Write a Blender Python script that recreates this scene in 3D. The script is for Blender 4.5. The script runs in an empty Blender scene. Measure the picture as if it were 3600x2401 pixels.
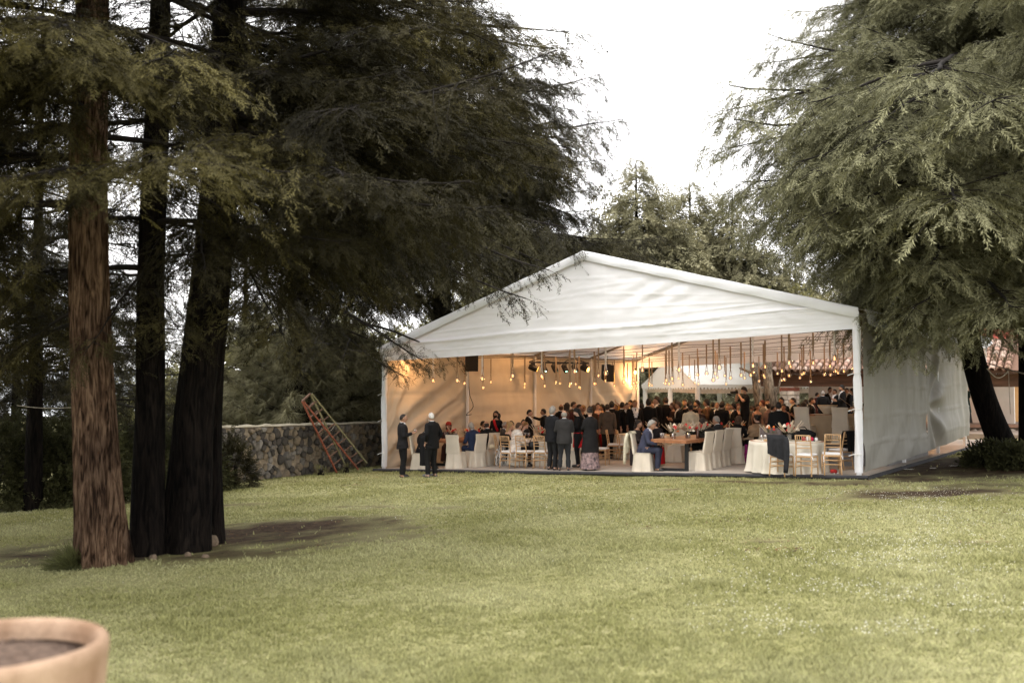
import bpy, math, random
import numpy as np
from mathutils import Vector, Matrix, kdtree, noise as mnoise

random.seed(7)
RNG = np.random.default_rng(7)
SC = bpy.context.scene
COL = SC.collection
PI = math.pi
rad = math.radians

# ------------------------------------------------------------------ camera, sky, sun, exposure
CAMZ = 2.66
FPX = 3450.0
PITCH = math.atan(145.5 / FPX)
cam_d = bpy.data.cameras.new('camera'); cam = bpy.data.objects.new('camera', cam_d); COL.objects.link(cam)
cam_d.sensor_width = 36.0; cam_d.lens = 36.0 * FPX / 3600.0
cam_d.clip_start = 0.1; cam_d.clip_end = 2000
cam.location = (0, 0, CAMZ); cam.rotation_euler = (PI / 2 + PITCH, 0, 0)
cam_d.dof.use_dof = True; cam_d.dof.focus_distance = 26.0; cam_d.dof.aperture_fstop = 1.4
SC.camera = cam

SUN_EL, SUN_AZ = rad(62), rad(-128)          # high, behind the left shoulder, diffused by cloud
W = bpy.data.worlds.new('World'); SC.world = W; W.use_nodes = True
wn = W.node_tree; wn.nodes.clear()
w_out = wn.nodes.new('ShaderNodeOutputWorld'); w_bg = wn.nodes.new('ShaderNodeBackground')
w_sky = wn.nodes.new('ShaderNodeTexSky'); w_sky.sky_type = 'NISHITA'; w_sky.sun_disc = False
w_sky.sun_elevation = SUN_EL; w_sky.sun_rotation = SUN_AZ; w_sky.air_density = 1.0; w_sky.dust_density = 4.0; w_sky.altitude = 2300
w_mix = wn.nodes.new('ShaderNodeMix'); w_mix.data_type = 'RGBA'; w_mix.inputs['Factor'].default_value = 0.93
w_mix.inputs['B'].default_value = (13.0, 12.75, 12.6, 1)     # even overcast cloud
wn.links.new(w_sky.outputs[0], w_mix.inputs['A'])
wn.links.new(w_mix.outputs['Result'], w_bg.inputs['Color'])
w_bg.inputs['Strength'].default_value = 0.115
wn.links.new(w_bg.outputs[0], w_out.inputs[0])
sun_d = bpy.data.lights.new('sun', 'SUN'); sun = bpy.data.objects.new('sun', sun_d); COL.objects.link(sun)
sun_d.energy = 0.8; sun_d.angle = rad(25); sun_d.color = (1.0, 0.95, 0.88)
_sd = Vector((math.sin(SUN_AZ) * math.cos(SUN_EL), math.cos(SUN_AZ) * math.cos(SUN_EL), math.sin(SUN_EL)))
sun.rotation_euler = (-_sd).to_track_quat('-Z', 'Y').to_euler()
SC.view_settings.view_transform = 'Standard'; SC.view_settings.look = 'None'
SC.view_settings.gamma = 1.0; SC.view_settings.use_curve_mapping = False
SC.view_settings.exposure = 1.15
SC.render.engine = 'CYCLES'
SC.cycles.use_denoising = True
SC.cycles.max_bounces = 8; SC.cycles.transparent_max_bounces = 12
SC.cycles.diffuse_bounces = 4
SC.cycles.sample_clamp_indirect = 6.0

# ------------------------------------------------------------------ measuring helpers
CT, ST = math.cos(PITCH), math.sin(PITCH)
def ray(px, py):
    a = (px - 1800.0) / FPX; b = (1200.5 - py) / FPX
    return (a, CT - b * ST, ST + b * CT)
def at(px, py, Y):
    r = ray(px, py); k = Y / r[1]
    return Vector((r[0] * k, Y, CAMZ + r[2] * k))
L0 = at(1345, 1657, 30.1); R0 = at(3030, 1684, 22.0)
TW = math.hypot(R0.x - L0.x, R0.y - L0.y)
AX = ((R0.x - L0.x) / TW, (R0.y - L0.y) / TW)          # along the tent front, left to right
DX = (-AX[1], AX[0])                                    # into the tent
KS = (R0.z - L0.z) / TW
def G(x, y):
    s = (x - L0.x) * AX[0] + (y - L0.y) * AX[1]
    u, v = s, (x - L0.x) * -AX[1] + (y - L0.y) * AX[0]
    return L0.z + KS * max(-45.0, min(30.0, s)) - 0.30 * min(40.0, max(0.0, -u - 5.0) * max(0.0, min(1.0, (y - 24.0) / 8.0)))
def GN(x, y):
    s = (x - L0.x) * AX[0] + (y - L0.y) * AX[1]
    return L0.z + KS * np.clip(s, -45.0, 30.0) - 0.30 * np.minimum(40.0, np.maximum(0.0, -s - 5.0) * np.clip((y - 24.0) / 8.0, 0, 1))
def gnd(px, py, h=0.0):
    r = ray(px, py)
    c0 = CAMZ - (L0.z + KS * (-L0.x * AX[0] - L0.y * AX[1])) - h
    den = KS * (r[0] * AX[0] + r[1] * AX[1]) - r[2]
    k = c0 / den
    return Vector((r[0] * k, r[1] * k, CAMZ + r[2] * k))
def T(u, v, h=0.0):
    x = L0.x + AX[0] * u + DX[0] * v; y = L0.y + AX[1] * u + DX[1] * v
    return Vector((x, y, G(x, y) + h))
def uv_of(p):
    dx, dy = p[0] - L0.x, p[1] - L0.y
    return dx * AX[0] + dy * AX[1], dx * DX[0] + dy * DX[1]
YAW = math.atan2(AX[1], AX[0])                           # tent's own turn
FLOOR_H = 0.09

# ------------------------------------------------------------------ materials
def lin(r, g, b):
    f = lambda c: ((c / 255.0) / 12.92) if c / 255.0 <= 0.04045 else (((c / 255.0) + 0.055) / 1.055) ** 2.4
    return (f(r), f(g), f(b))
_M = {}
def mk(name, col, rough=0.6, var=0.12, scale=6.0, bump=0.0, bscale=40.0, metal=0.0, spec=0.3, transl=0.0, island=0.0,
       stretch=(1, 1, 1), col2=None, detail=6.0, bdist=0.02):
    if name in _M: return _M[name]
    m = bpy.data.materials.new(name); m.use_nodes = True; nt = m.node_tree; N = nt.nodes; Lk = nt.links
    N.clear(); out = N.new('ShaderNodeOutputMaterial'); P = N.new('ShaderNodeBsdfPrincipled')
    P.inputs['Roughness'].default_value = rough; P.inputs['Metallic'].default_value = metal
    P.inputs['Specular IOR Level'].default_value = spec
    tc = N.new('ShaderNodeTexCoord'); mp = N.new('ShaderNodeMapping'); mp.inputs['Scale'].default_value = stretch
    Lk.new(tc.outputs['Object'], mp.inputs['Vector'])
    nz = N.new('ShaderNodeTexNoise'); nz.inputs['Scale'].default_value = scale; nz.inputs['Detail'].default_value = detail
    Lk.new(mp.outputs[0], nz.inputs['Vector'])
    rmp = N.new('ShaderNodeValToRGB'); rmp.color_ramp.elements[0].position = 0.3 if island == 0 else .40; rmp.color_ramp.elements[1].position = 0.7
    c1 = col2 if col2 else tuple(min(1, c * (1 + var)) for c in col); c0 = tuple(c * (1 - var) for c in col) if not col2 else col
    rmp.color_ramp.elements[0].color = (*c0, 1); rmp.color_ramp.elements[1].color = (*c1, 1)
    Lk.new(nz.outputs['Fac'], rmp.inputs['Fac']); csock = rmp.outputs['Color']
    if island > 0:
        ge = N.new('ShaderNodeNewGeometry'); mr = N.new('ShaderNodeMapRange')
        mr.inputs['To Min'].default_value = 1 - island; mr.inputs['To Max'].default_value = 1 + island
        Lk.new(ge.outputs['Random Per Island'], mr.inputs['Value'])
        hs = N.new('ShaderNodeHueSaturation'); Lk.new(mr.outputs[0], hs.inputs['Value']); Lk.new(csock, hs.inputs['Color'])
        csock = hs.outputs['Color']
    Lk.new(csock, P.inputs['Base Color'])
    if bump > 0:
        bz = N.new('ShaderNodeTexNoise'); bz.inputs['Scale'].default_value = bscale; bz.inputs['Detail'].default_value = 5
        Lk.new(mp.outputs[0], bz.inputs['Vector'])
        bp = N.new('ShaderNodeBump'); bp.inputs['Strength'].default_value = bump; bp.inputs['Distance'].default_value = bdist
        Lk.new(bz.outputs['Fac'], bp.inputs['Height']); Lk.new(bp.outputs[0], P.inputs['Normal'])
    if transl > 0:
        tr = N.new('ShaderNodeBsdfTranslucent'); Lk.new(csock, tr.inputs['Color'])
        mx = N.new('ShaderNodeMixShader'); mx.inputs[0].default_value = transl
        Lk.new(P.outputs[0], mx.inputs[1]); Lk.new(tr.outputs[0], mx.inputs[2]); Lk.new(mx.outputs[0], out.inputs[0])
    else:
        Lk.new(P.outputs[0], out.inputs[0])
    _M[name] = m
    return m
def emis(name, col, strength):
    if name in _M: return _M[name]
    m = bpy.data.materials.new(name); m.use_nodes = True; nt = m.node_tree; nt.nodes.clear()
    e = nt.nodes.new('ShaderNodeEmission'); o = nt.nodes.new('ShaderNodeOutputMaterial')
    e.inputs[0].default_value = (*col, 1); e.inputs[1].default_value = strength; nt.links.new(e.outputs[0], o.inputs[0])
    _M[name] = m; return m
def glass(name, tint=(1, 1, 1), fac=0.12):
    if name in _M: return _M[name]
    m = bpy.data.materials.new(name); m.use_nodes = True; nt = m.node_tree; nt.nodes.clear(); N = nt.nodes
    o = N.new('ShaderNodeOutputMaterial'); t = N.new('ShaderNodeBsdfTransparent'); t.inputs[0].default_value = (*tint, 1)
    g = N.new('ShaderNodeBsdfGlossy'); g.inputs['Roughness'].default_value = 0.05
    lw = N.new('ShaderNodeLayerWeight'); lw.inputs['Blend'].default_value = 0.35
    ad = N.new('ShaderNodeMath'); ad.operation = 'MULTIPLY_ADD'; ad.inputs[1].default_value = 0.75; ad.inputs[2].default_value = fac * 0.5
    nt.links.new(lw.outputs['Facing'], ad.inputs[0])
    mx = N.new('ShaderNodeMixShader'); nt.links.new(ad.outputs[0], mx.inputs[0])
    nt.links.new(t.outputs[0], mx.inputs[1]); nt.links.new(g.outputs[0], mx.inputs[2]); nt.links.new(mx.outputs[0], o.inputs[0])
    _M[name] = m; return m
def cloth(c, rough=0.85):
    """plain woven cloth of a given colour"""
    k = 'cloth_%d_%d_%d' % tuple(int(x * 999) for x in c)
    return mk(k, c, rough, 0.18, 9.0, 0.25, 120.0, spec=0.15)

# ------------------------------------------------------------------ mesh helpers
class MB:
    def __init__(s): s.v = []; s.f = []; s.m = []
    def add(s, vs, fs, mi=0):
        o = len(s.v); s.v.extend([tuple(p) for p in vs]); s.f.extend([tuple(i + o for i in f) for f in fs]); s.m.extend([mi] * len(fs)); return s
    def box(s, c, size, rz=0.0, mi=0, bev=0.0, rot=None):
        hx, hy, hz = size[0] / 2, size[1] / 2, size[2] / 2
        R = rot if rot is not None else Matrix.Rotation(rz, 3, 'Z'); c = Vector(c)
        if bev <= 0:
            vs = [c + R @ Vector((x * hx, y * hy, z * hz)) for z in (-1, 1) for y in (-1, 1) for x in (-1, 1)]
            fs = [(0, 2, 3, 1), (4, 5, 7, 6), (0, 1, 5, 4), (2, 6, 7, 3), (0, 4, 6, 2), (1, 3, 7, 5)]
        else:
            b = bev; vs = []; rings = [(-hz, b), (-hz + b, 0), (hz - b, 0), (hz, b)]
            for z, i in rings:
                x, y = hx - i, hy - i
                for q in ((-x + b, -y), (x - b, -y), (x, -y + b), (x, y - b), (x - b, y), (-x + b, y), (-x, y - b), (-x, -y + b)):
                    vs.append(c + R @ Vector((q[0], q[1], z)))
            fs = [tuple(range(7, -1, -1)), tuple(range(24, 32))]
            for k in range(3):
                for i in range(8):
                    j = (i + 1) % 8; fs.append((k * 8 + i, k * 8 + j, k * 8 + 8 + j, k * 8 + 8 + i))
        return s.add(vs, fs, mi)
    def tube(s, pts, r, n=8, mi=0, cap=True, ell=None, phase=0.0):
        pts = [Vector(p) for p in pts]; K = len(pts)
        rs = r if isinstance(r, (list, tuple)) else [r] * K
        vs = []; fs = []
        prev = None
        for i, p in enumerate(pts):
            t = (pts[min(i + 1, K - 1)] - pts[max(i - 1, 0)]).normalized()
            if prev is None:
                ref = Vector((0, 0, 1)) if abs(t.z) < 0.9 else Vector((0, 1, 0))
                x = ref.cross(t).normalized()
            else:
                x = (prev - t * prev.dot(t))
                x = x.normalized() if x.length > 1e-6 else t.orthogonal().normalized()
            prev = x; y = t.cross(x)
            for k in range(n):
                an = 2 * PI * k / n + phase
                e = ell if ell else (1, 1)
                vs.append(p + (x * math.cos(an) * e[0] + y * math.sin(an) * e[1]) * rs[i])
        for i in range(K - 1):
            for k in range(n):
                j = (k + 1) % n; fs.append((i * n + k, i * n + j, i * n + n + j, i * n + n + k))
        if cap: fs.append(tuple(range(n - 1, -1, -1))); fs.append(tuple((K - 1) * n + k for k in range(n)))
        return s.add(vs, fs, mi)
    def lathe(s, prof, n=16, c=(0, 0, 0), mi=0, wob=None):
        vs = []; fs = []; c = Vector(c)
        for (r, z) in prof:
            for k in range(n):
                a = 2 * PI * k / n; rr = r * (1 if wob is None else wob(a, z))
                vs.append(c + Vector((rr * math.cos(a), rr * math.sin(a), z)))
        for i in range(len(prof) - 1):
            for k in range(n):
                j = (k + 1) % n; fs.append((i * n + k, i * n + j, i * n + n + j, i * n + n + k))
        if prof[0][0] > 1e-4: fs.append(tuple(range(n - 1, -1, -1)))
        if prof[-1][0] > 1e-4: fs.append(tuple((len(prof) - 1) * n + k for k in range(n)))
        return s.add(vs, fs, mi)
    def ball(s, c, r, n=10, m=6, mi=0, fn=None):
        r = r if isinstance(r, (tuple, list)) else (r, r, r); vs = []; fs = []; c = Vector(c)
        for i in range(m + 1):
            th = PI * i / m
            for k in range(n):
                a = 2 * PI * k / n
                d = Vector((math.sin(th) * math.cos(a), math.sin(th) * math.sin(a), math.cos(th)))
                q = 1.0 if fn is None else fn(d)
                vs.append(c + Vector((d.x * r[0], d.y * r[1], d.z * r[2])) * q)
        for i in range(m):
            for k in range(n):
                j = (k + 1) % n; fs.append((i * n + k, i * n + n + k, i * n + n + j, i * n + j))
        return s.add(vs, fs, mi)
    def quad(s, a, b, c, d, mi=0): return s.add([a, b, c, d], [(0, 1, 2, 3)], mi)
    def grid(s, fn, nu, nv, mi=0):
        vs = [fn(i / nu, j / nv) for j in range(nv + 1) for i in range(nu + 1)]
        fs = [(j * (nu + 1) + i, j * (nu + 1) + i + 1, (j + 1) * (nu + 1) + i + 1, (j + 1) * (nu + 1) + i) for j in range(nv) for i in range(nu)]
        return s.add(vs, fs, mi)
    def mesh(s, name, smooth=False):
        me = bpy.data.meshes.new(name); me.from_pydata(s.v, [], s.f)
        if any(s.m): me.polygons.foreach_set('material_index', s.m)
        if smooth: me.polygons.foreach_set('use_smooth', [True] * len(s.f))
        me.update(); return me
    def build(s, name, mat, parent=None, smooth=False, **kw):
        return put(name, s.mesh(name, smooth), mat, parent, **kw)
def np_mesh(name, verts, faces, smooth=False):
    """faces: (n,3) or (n,4) int array"""
    me = bpy.data.meshes.new(name); verts = np.asarray(verts, np.float32); faces = np.asarray(faces, np.int32)
    k = faces.shape[1]; n = len(faces)
    me.vertices.add(len(verts)); me.vertices.foreach_set('co', verts.ravel())
    me.loops.add(n * k); me.loops.foreach_set('vertex_index', faces.ravel())
    me.polygons.add(n); me.polygons.foreach_set('loop_start', np.arange(0, n * k, k, dtype=np.int32))
    try: me.polygons.foreach_set('loop_total', np.full(n, k, np.int32))
    except Exception: pass
    if smooth: me.polygons.foreach_set('use_smooth', np.ones(n, bool))
    me.update(calc_edges=True); return me
def put(name, me, mat=None, parent=None, loc=None, rz=None, mw=None, label=None):
    o = bpy.data.objects.new(name, me); COL.objects.link(o)
    mats = mat if isinstance(mat, (list, tuple)) else [mat]
    if mat is not None and len(me.materials) == 0:
        for q in mats: me.materials.append(q)
    elif mat is not None:
        for i, q in enumerate(mats):
            if i < len(o.material_slots) and me.materials[i] != q:
                o.material_slots[i].link = 'OBJECT'; o.material_slots[i].material = q
    if parent is not None: o.parent = parent
    if loc is not None: o.location = loc
    if rz is not None: o.rotation_euler = (0, 0, rz)
    if mw is not None: o.matrix_local = mw
    if label: o['label'] = label
    return o
def tag(o, label=None, cat=None, group=None, kind=None):
    if label: o['label'] = label
    if cat: o['category'] = cat
    if group: o['group'] = group
    if kind: o['kind'] = kind
    return o
def thing(name, label, cat, loc=(0, 0, 0), rz=0.0, group=None, sc=None):
    o = bpy.data.objects.new(name, None); COL.objects.link(o); o.location = loc; o.rotation_euler = (0, 0, rz)
    o.empty_display_size = 0.1
    if sc: o.scale = (sc, sc, sc)
    return tag(o, label, cat, group)
_KIDS = {}
def dup(root, loc, rz, label, group=None, sc=None):
    r = root.copy(); COL.objects.link(r); r.location = loc; r.rotation_euler = (0, 0, rz); r['label'] = label
    if sc: r.scale = (sc, sc, sc)
    if group: r['group'] = group
    for ch in root.children:
        c = ch.copy(); COL.objects.link(c); c.parent = r
        for g in ch.children:
            d = g.copy(); COL.objects.link(d); d.parent = c
    return r
def fbm(x, y, z, o=4):
    return mnoise.fractal(Vector((x, y, z)), 1.0, 2.0, o)
# ------------------------------------------------------------------ ground
SOIL = []   # (centre, half axes, turn) of the worn patches
def soil_px(px, py, wx, wy, k=1.0, rz=0.0):
    p = gnd(px, py); SOIL.append((p.x, p.y, wx, wy, k, rz))
soil_px(620, 1945, 2.0, 1.1, 1.05, 0.0); soil_px(960, 1872, 2.7, 1.9, 1.05, 0.1); soil_px(230, 1930, 1.6, 1.6, 0.8)
soil_px(1250, 1785, 2.4, 0.5, 0.6, -0.3); soil_px(850, 1775, 1.8, 0.5, 0.6); soil_px(120, 1782, 3.5, 0.7, 0.7)
soil_px(3180, 1738, 2.0, 0.95, 1.12, 0.2); soil_px(2830, 1700, 2.8, 0.5, 0.95, YAW); soil_px(3330, 1640, 3.2, 4.6, 1.15, -0.6); soil_px(3450, 1720, 3.0, 2.0, .75)  # wide right-hand patches: bare soil, enlarged to paint the dark shade there too
soil_px(3150, 1690, 1.6, 0.9, 0.9, 0.0); soil_px(3500, 1670, 2.6, 2.0, 0.7)
_r = random.Random(21)
for _ in range(34): soil_px(_r.uniform(750, 3500), 1690 + 260 * _r.random() ** 1.5, _r.uniform(.12, .5), _r.uniform(.1, .3), _r.uniform(.45, .8), _r.uniform(-.5, .5))
def np_noise(x, y, s, seed=0):
    """cheap smooth value noise on numpy arrays"""
    x = x * s + seed * 17.3; y = y * s + seed * 9.7
    xi = np.floor(x).astype(np.int64); yi = np.floor(y).astype(np.int64); xf = x - xi; yf = y - yi
    def h(a, b):
        n = (a * 374761393 + b * 668265263 + seed * 1442695) & 0x7fffffff
        n = ((n ^ (n >> 13)) * 1274126177) & 0x7fffffff
        return ((n ^ (n >> 16)) & 0xffff) / 65535.0
    u = xf * xf * (3 - 2 * xf); v = yf * yf * (3 - 2 * yf)
    return (h(xi, yi) * (1 - u) + h(xi + 1, yi) * u) * (1 - v) + (h(xi, yi + 1) * (1 - u) + h(xi + 1, yi + 1) * u) * v
def soil_mask(x, y):
    m = np.zeros_like(x)
    for (cx, cy, wx, wy, k, rz) in SOIL:
        c, s = math.cos(rz), math.sin(rz); dx, dy = x - cx, y - cy
        q = np.sqrt(((dx * c + dy * s) / wx) ** 2 + ((-dx * s + dy * c) / wy) ** 2)
        m = np.maximum(m, k * np.clip(1.5 - q, 0, 1))
    n = 0.5 * np_noise(x, y, 1.1, 1) + 0.3 * np_noise(x, y, 3.1, 2) + 0.2 * np_noise(x, y, 7.0, 3)
    n2 = np_noise(x, y, 14.0, 4); return np.clip((m * 1.25 + n * 1.5 + n2 * .35 - 1.45) * 1.25, 0, 1)
def bump_ground(x, y):
    return 0.05 * (np_noise(x, y, 0.6, 5) - 0.5) + 0.02 * (np_noise(x, y, 2.5, 6) - 0.5)
# ground material
def ground_material():
    m = bpy.data.materials.new('lawn_ground'); m.use_nodes = True; nt = m.node_tree; N = nt.nodes; Lk = nt.links
    P = N['Principled BSDF']; P.inputs['Roughness'].default_value = 0.9; P.inputs['Specular IOR Level'].default_value = 0.1
    at_ = N.new('ShaderNodeAttribute'); at_.attribute_name = 'soil'
    tc = N.new('ShaderNodeTexCoord')
    def noise(s, d=5):
        n = N.new('ShaderNodeTexNoise'); n.inputs['Scale'].default_value = s; n.inputs['Detail'].default_value = d
        Lk.new(tc.outputs['Object'], n.inputs['Vector']); return n
    n1, n2, n3 = noise(0.35), noise(9, 8), noise(45, 6)
    def ramp(src, a, b, p0=0.35, p1=0.65):
        r = N.new('ShaderNodeValToRGB'); r.color_ramp.elements[0].position = p0; r.color_ramp.elements[1].position = p1
        r.color_ramp.elements[0].color = (*a, 1); r.color_ramp.elements[1].color = (*b, 1); Lk.new(src.outputs['Fac'], r.inputs['Fac']); return r
    g1 = ramp(n1, (0.31, 0.297, 0.13), (0.40, 0.382, 0.20)); g2 = ramp(n3, (0.45, 0.45, 0.45), (1.15, 1.15, 1.1), 0.3, 0.7)
    mul = N.new('ShaderNodeMix'); mul.data_type = 'RGBA'; mul.blend_type = 'MULTIPLY'; mul.inputs['Factor'].default_value = 1
    Lk.new(g1.outputs[0], mul.inputs['A']); Lk.new(g2.outputs[0], mul.inputs['B'])
    s1 = ramp(n2, (0.030, 0.019, 0.012), (0.075, 0.050, 0.030))
    mx = N.new('ShaderNodeMix'); mx.data_type = 'RGBA'; Lk.new(at_.outputs['Fac'], mx.inputs['Factor'])
    Lk.new(mul.outputs['Result'], mx.inputs['A']); Lk.new(s1.outputs[0], mx.inputs['B'])
    Lk.new(mx.outputs['Result'], P.inputs['Base Color'])
    b = N.new('ShaderNodeBump'); b.inputs['Strength'].default_value = 0.7; b.inputs['Distance'].default_value = 0.03
    Lk.new(n3.outputs['Fac'], b.inputs['Height']); Lk.new(b.outputs[0], P.inputs['Normal'])
    return m
def build_ground():
    xs = np.concatenate([np.linspace(-320, -30, 20)[:-1], np.arange(-30, 30, 0.25), np.linspace(30, 320, 20)])
    ys = np.concatenate([np.linspace(-60, 3, 8)[:-1], np.arange(3, 48, 0.25), np.linspace(48, 500, 26)])
    X, Y = np.meshgrid(xs, ys); Z = GN(X, Y) + bump_ground(X, Y)
    # keep the floor area a little lower than the tent floor
    v = np.stack([X.ravel(), Y.ravel(), Z.ravel()], 1)
    nx, ny = len(xs), len(ys)
    i = np.arange(nx * ny).reshape(ny, nx)
    f = np.stack([i[:-1, :-1].ravel(), i[:-1, 1:].ravel(), i[1:, 1:].ravel(), i[1:, :-1].ravel()], 1)
    me = np_mesh('lawn', v, f, True)
    a = me.attributes.new('soil', 'FLOAT', 'POINT'); a.data.foreach_set('value', soil_mask(X, Y).ravel().astype(np.float32))
    o = put('lawn', me, ground_material()); tag(o, 'sloping green lawn with worn bare soil patches', None, None, 'structure')
build_ground()

# distant hill far left, behind the trees
def build_hill():
    def fn(u, v):
        x = -420 + 420 * u; y = 420 + 160 * v
        h = (4 + 17 * math.sin(min(1, u * 1.25) * PI) ** 0.8 + 5 * fbm(u * 5, v * 2, 3)) * math.sin(v * PI / 2 + 0.02)
        return (x, y, -12 + max(0, h))
    MB().grid(fn, 60, 10).build('hill', mk('far_hill', (0.46, 0.48, 0.49), 0.95, 0.08, 0.05), smooth=True)['kind'] = 'structure'  # pale colour stands in for the haze before the hill
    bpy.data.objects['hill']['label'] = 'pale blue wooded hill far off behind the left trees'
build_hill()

# ------------------------------------------------------------------ grass (real blades), flowers
def in_tent(x, y):
    dx, dy = x - L0.x, y - L0.y
    u = dx * AX[0] + dy * AX[1]; v = dx * DX[0] + dy * DX[1]
    return (u > -0.05) & (u < TW + 0.05) & (v > -0.12) & (v < 17.2)
def build_grass(n=600000):
    r = RNG
    d = 5.0 * np.exp(r.random(int(n * 1.15)) * math.log(34 / 5.0))        # density falls with distance
    an = (r.random(len(d)) - 0.5) * rad(66); an = np.where(r.random(len(d)) < .14, np.sign(an) * (rad(33) + r.random(len(d)) * rad(22)), an)
    x = d * np.sin(an); y = d * np.cos(an)
    keep = (~in_tent(x, y)) & (r.random(len(d)) > np.clip(soil_mask(x, y) * 2.3, 0, .997))
    x, y, d = x[keep], y[keep], d[keep]
    # clumps
    x = x + (np_noise(x, y, 9, 11) - .5) * 0.08; y = y + (np_noise(x, y, 9, 12) - .5) * 0.08
    z = GN(x, y) + bump_ground(x, y) - 0.005
    m = len(x); a = r.random(m) * 2 * PI
    tall = 0.55 + 0.9 * np_noise(x, y, 0.8, 21) * np_noise(x, y, 4.5, 22) * 1.6
    h = (0.020 + 0.024 * r.random(m)) * tall * (1 + 0.012 * d); w = (0.0042 + 0.003 * r.random(m)) * (0.7 + d / 11.0)
    tilt = 0.5 + 0.5 * r.random(m); td = r.random(m) * 2 * PI
    bx, by = np.cos(a) * w, np.sin(a) * w
    tx, ty = np.cos(td) * h * tilt, np.sin(td) * h * tilt
    v = np.empty((m, 3, 3), np.float32)
    v[:, 0] = np.stack([x - bx, y - by, z], 1); v[:, 1] = np.stack([x + bx, y + by, z], 1); v[:, 2] = np.stack([x + tx, y + ty, z + h], 1)
    me = np_mesh('grass', v.reshape(-1, 3), np.arange(3 * m).reshape(-1, 3))
    o = put('grass', me, mk('grass_blade', (0.290, 0.290, 0.122), 0.75, 0.3, 0.5, spec=0.15, transl=0.4, island=0.35, col2=(0.415, 0.408, 0.22)))
    tag(o, 'short mown grass of the lawn', None, None, 'stuff')
    # clover heads
    fl = []
    for (px0, px1, py0, py1, c) in ((2500, 3600, 1730, 2250, 3200), (0, 420, 1800, 1860, 260), (800, 2500, 1700, 1850, 700), (3000, 3600, 1720, 2000, 1200), (300, 700, 2000, 2060, 8)):
        for _ in range(c):
            u_, w_ = random.gauss(.5, .3), random.random() ** 1.3
            p = gnd(px0 + (px1 - px0) * u_, py0 + (py1 - py0) * w_)
            if fbm(p.x * .9, p.y * .9, 3) > -.12: fl.append(p)
    V = []; F = []
    for p in fl:
        s = random.uniform(0.003, 0.0075); h = random.uniform(0.035, 0.065); o_ = len(V); z = G(p.x, p.y) + h
        for q in ((s, 0, 0), (0, s, 0), (-s, 0, 0), (0, -s, 0), (0, 0, s), (0, 0, -s * .6)): V.append((p.x + q[0], p.y + q[1], z + q[2]))
        for q in ((0, 1, 4), (1, 2, 4), (2, 3, 4), (3, 0, 4), (1, 0, 5), (2, 1, 5), (3, 2, 5), (0, 3, 5)): F.append(tuple(i + o_ for i in q))
    o = put('clover_flowers', np_mesh('clover_flowers', V, F), mk('clover_white', (0.75, 0.74, 0.66), 0.8))
    tag(o, 'tiny white clover heads scattered over the lawn', None, None, 'stuff')
    # fallen leaves and litter on the worn soil
    V = []; F = []
    for _ in range(520):
        c = random.choice(SOIL); p = (c[0] + random.gauss(0, c[2] * .7), c[1] + random.gauss(0, c[3] * .7)); z = G(*p) + 0.03; a = random.random() * 6.3; s = random.uniform(0.015, 0.045); o_ = len(V)
        for (q, w, e) in ((s, 0, .0), (0, s * .4, .01), (-s, 0, .004), (0, -s * .4, .008)): V.append((p[0] + q * math.cos(a) - w * math.sin(a), p[1] + q * math.sin(a) + w * math.cos(a), z + e))
        F.append((o_, o_ + 1, o_ + 2, o_ + 3))
    o = put('fallen_leaves', np_mesh('fallen_leaves', V, F), mk('dry_leaf', (0.12, 0.06, 0.025), 0.8, island=0.7)); tag(o, 'dry brown leaves and twigs on the bare soil', None, None, 'stuff')
build_grass()

# ------------------------------------------------------------------ the marquee
FAB = mk('tent_fabric', (0.76, 0.765, 0.79), 0.45, 0.03, 1.2, 0.12, 3.0, spec=0.35, transl=0.10)
FABW = mk('tent_wall_fabric', (0.56, 0.48, 0.37), 0.6, 0.05, 1.0, 0.15, 5.0, spec=0.2, transl=0.05)
ALU = mk('white_metal', (0.72, 0.72, 0.73), 0.45, 0.06, 5, spec=0.4)
DARKALU = mk('grey_aluminium', (0.22, 0.20, 0.18), 0.45, 0.1, 5, metal=0.5)
TD = 16.8; EAVE = 3.80; APEX = 5.90; VAL = 3.36
def roof_h(u): return EAVE + (APEX - EAVE) * (1 - abs(u / TW - 0.5) * 2)
tent = thing('marquee', 'large white gabled marquee with its open front facing the lawn', 'marquee', T(0, 0, 0))
Minv = Matrix.Translation(-tent.location)
def tp(u, v, h): return T(u, v, h) - tent.location
def wr(u, h, s=1.0):
    """slack-cloth wrinkles of the gable"""
    w = 0.011 * fbm(u * 0.35, h * 1.1, s) + 0.007 * fbm(u * 0.9, h * 3.2, s + 5) + .006 * fbm(u * 2.4, h * 7, s + 8)
    return w
CREASES = [(4.15, .03, 3.5, 2.2), (4.45, -.04, 5.5, 2.0), (4.75, .05, 6.4, 1.6), (4.3, -.05, 9.4, 2.2), (4.62, -.10, 9.0, 1.6), (4.95, .04, 7.6, 1.4), (4.1, .02, 11.2, 1.8), (5.2, -.05, 7.2, 1.2), (3.62, .01, 6, 4), (3.55, -.012, 10.5, 2.5)]
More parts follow.
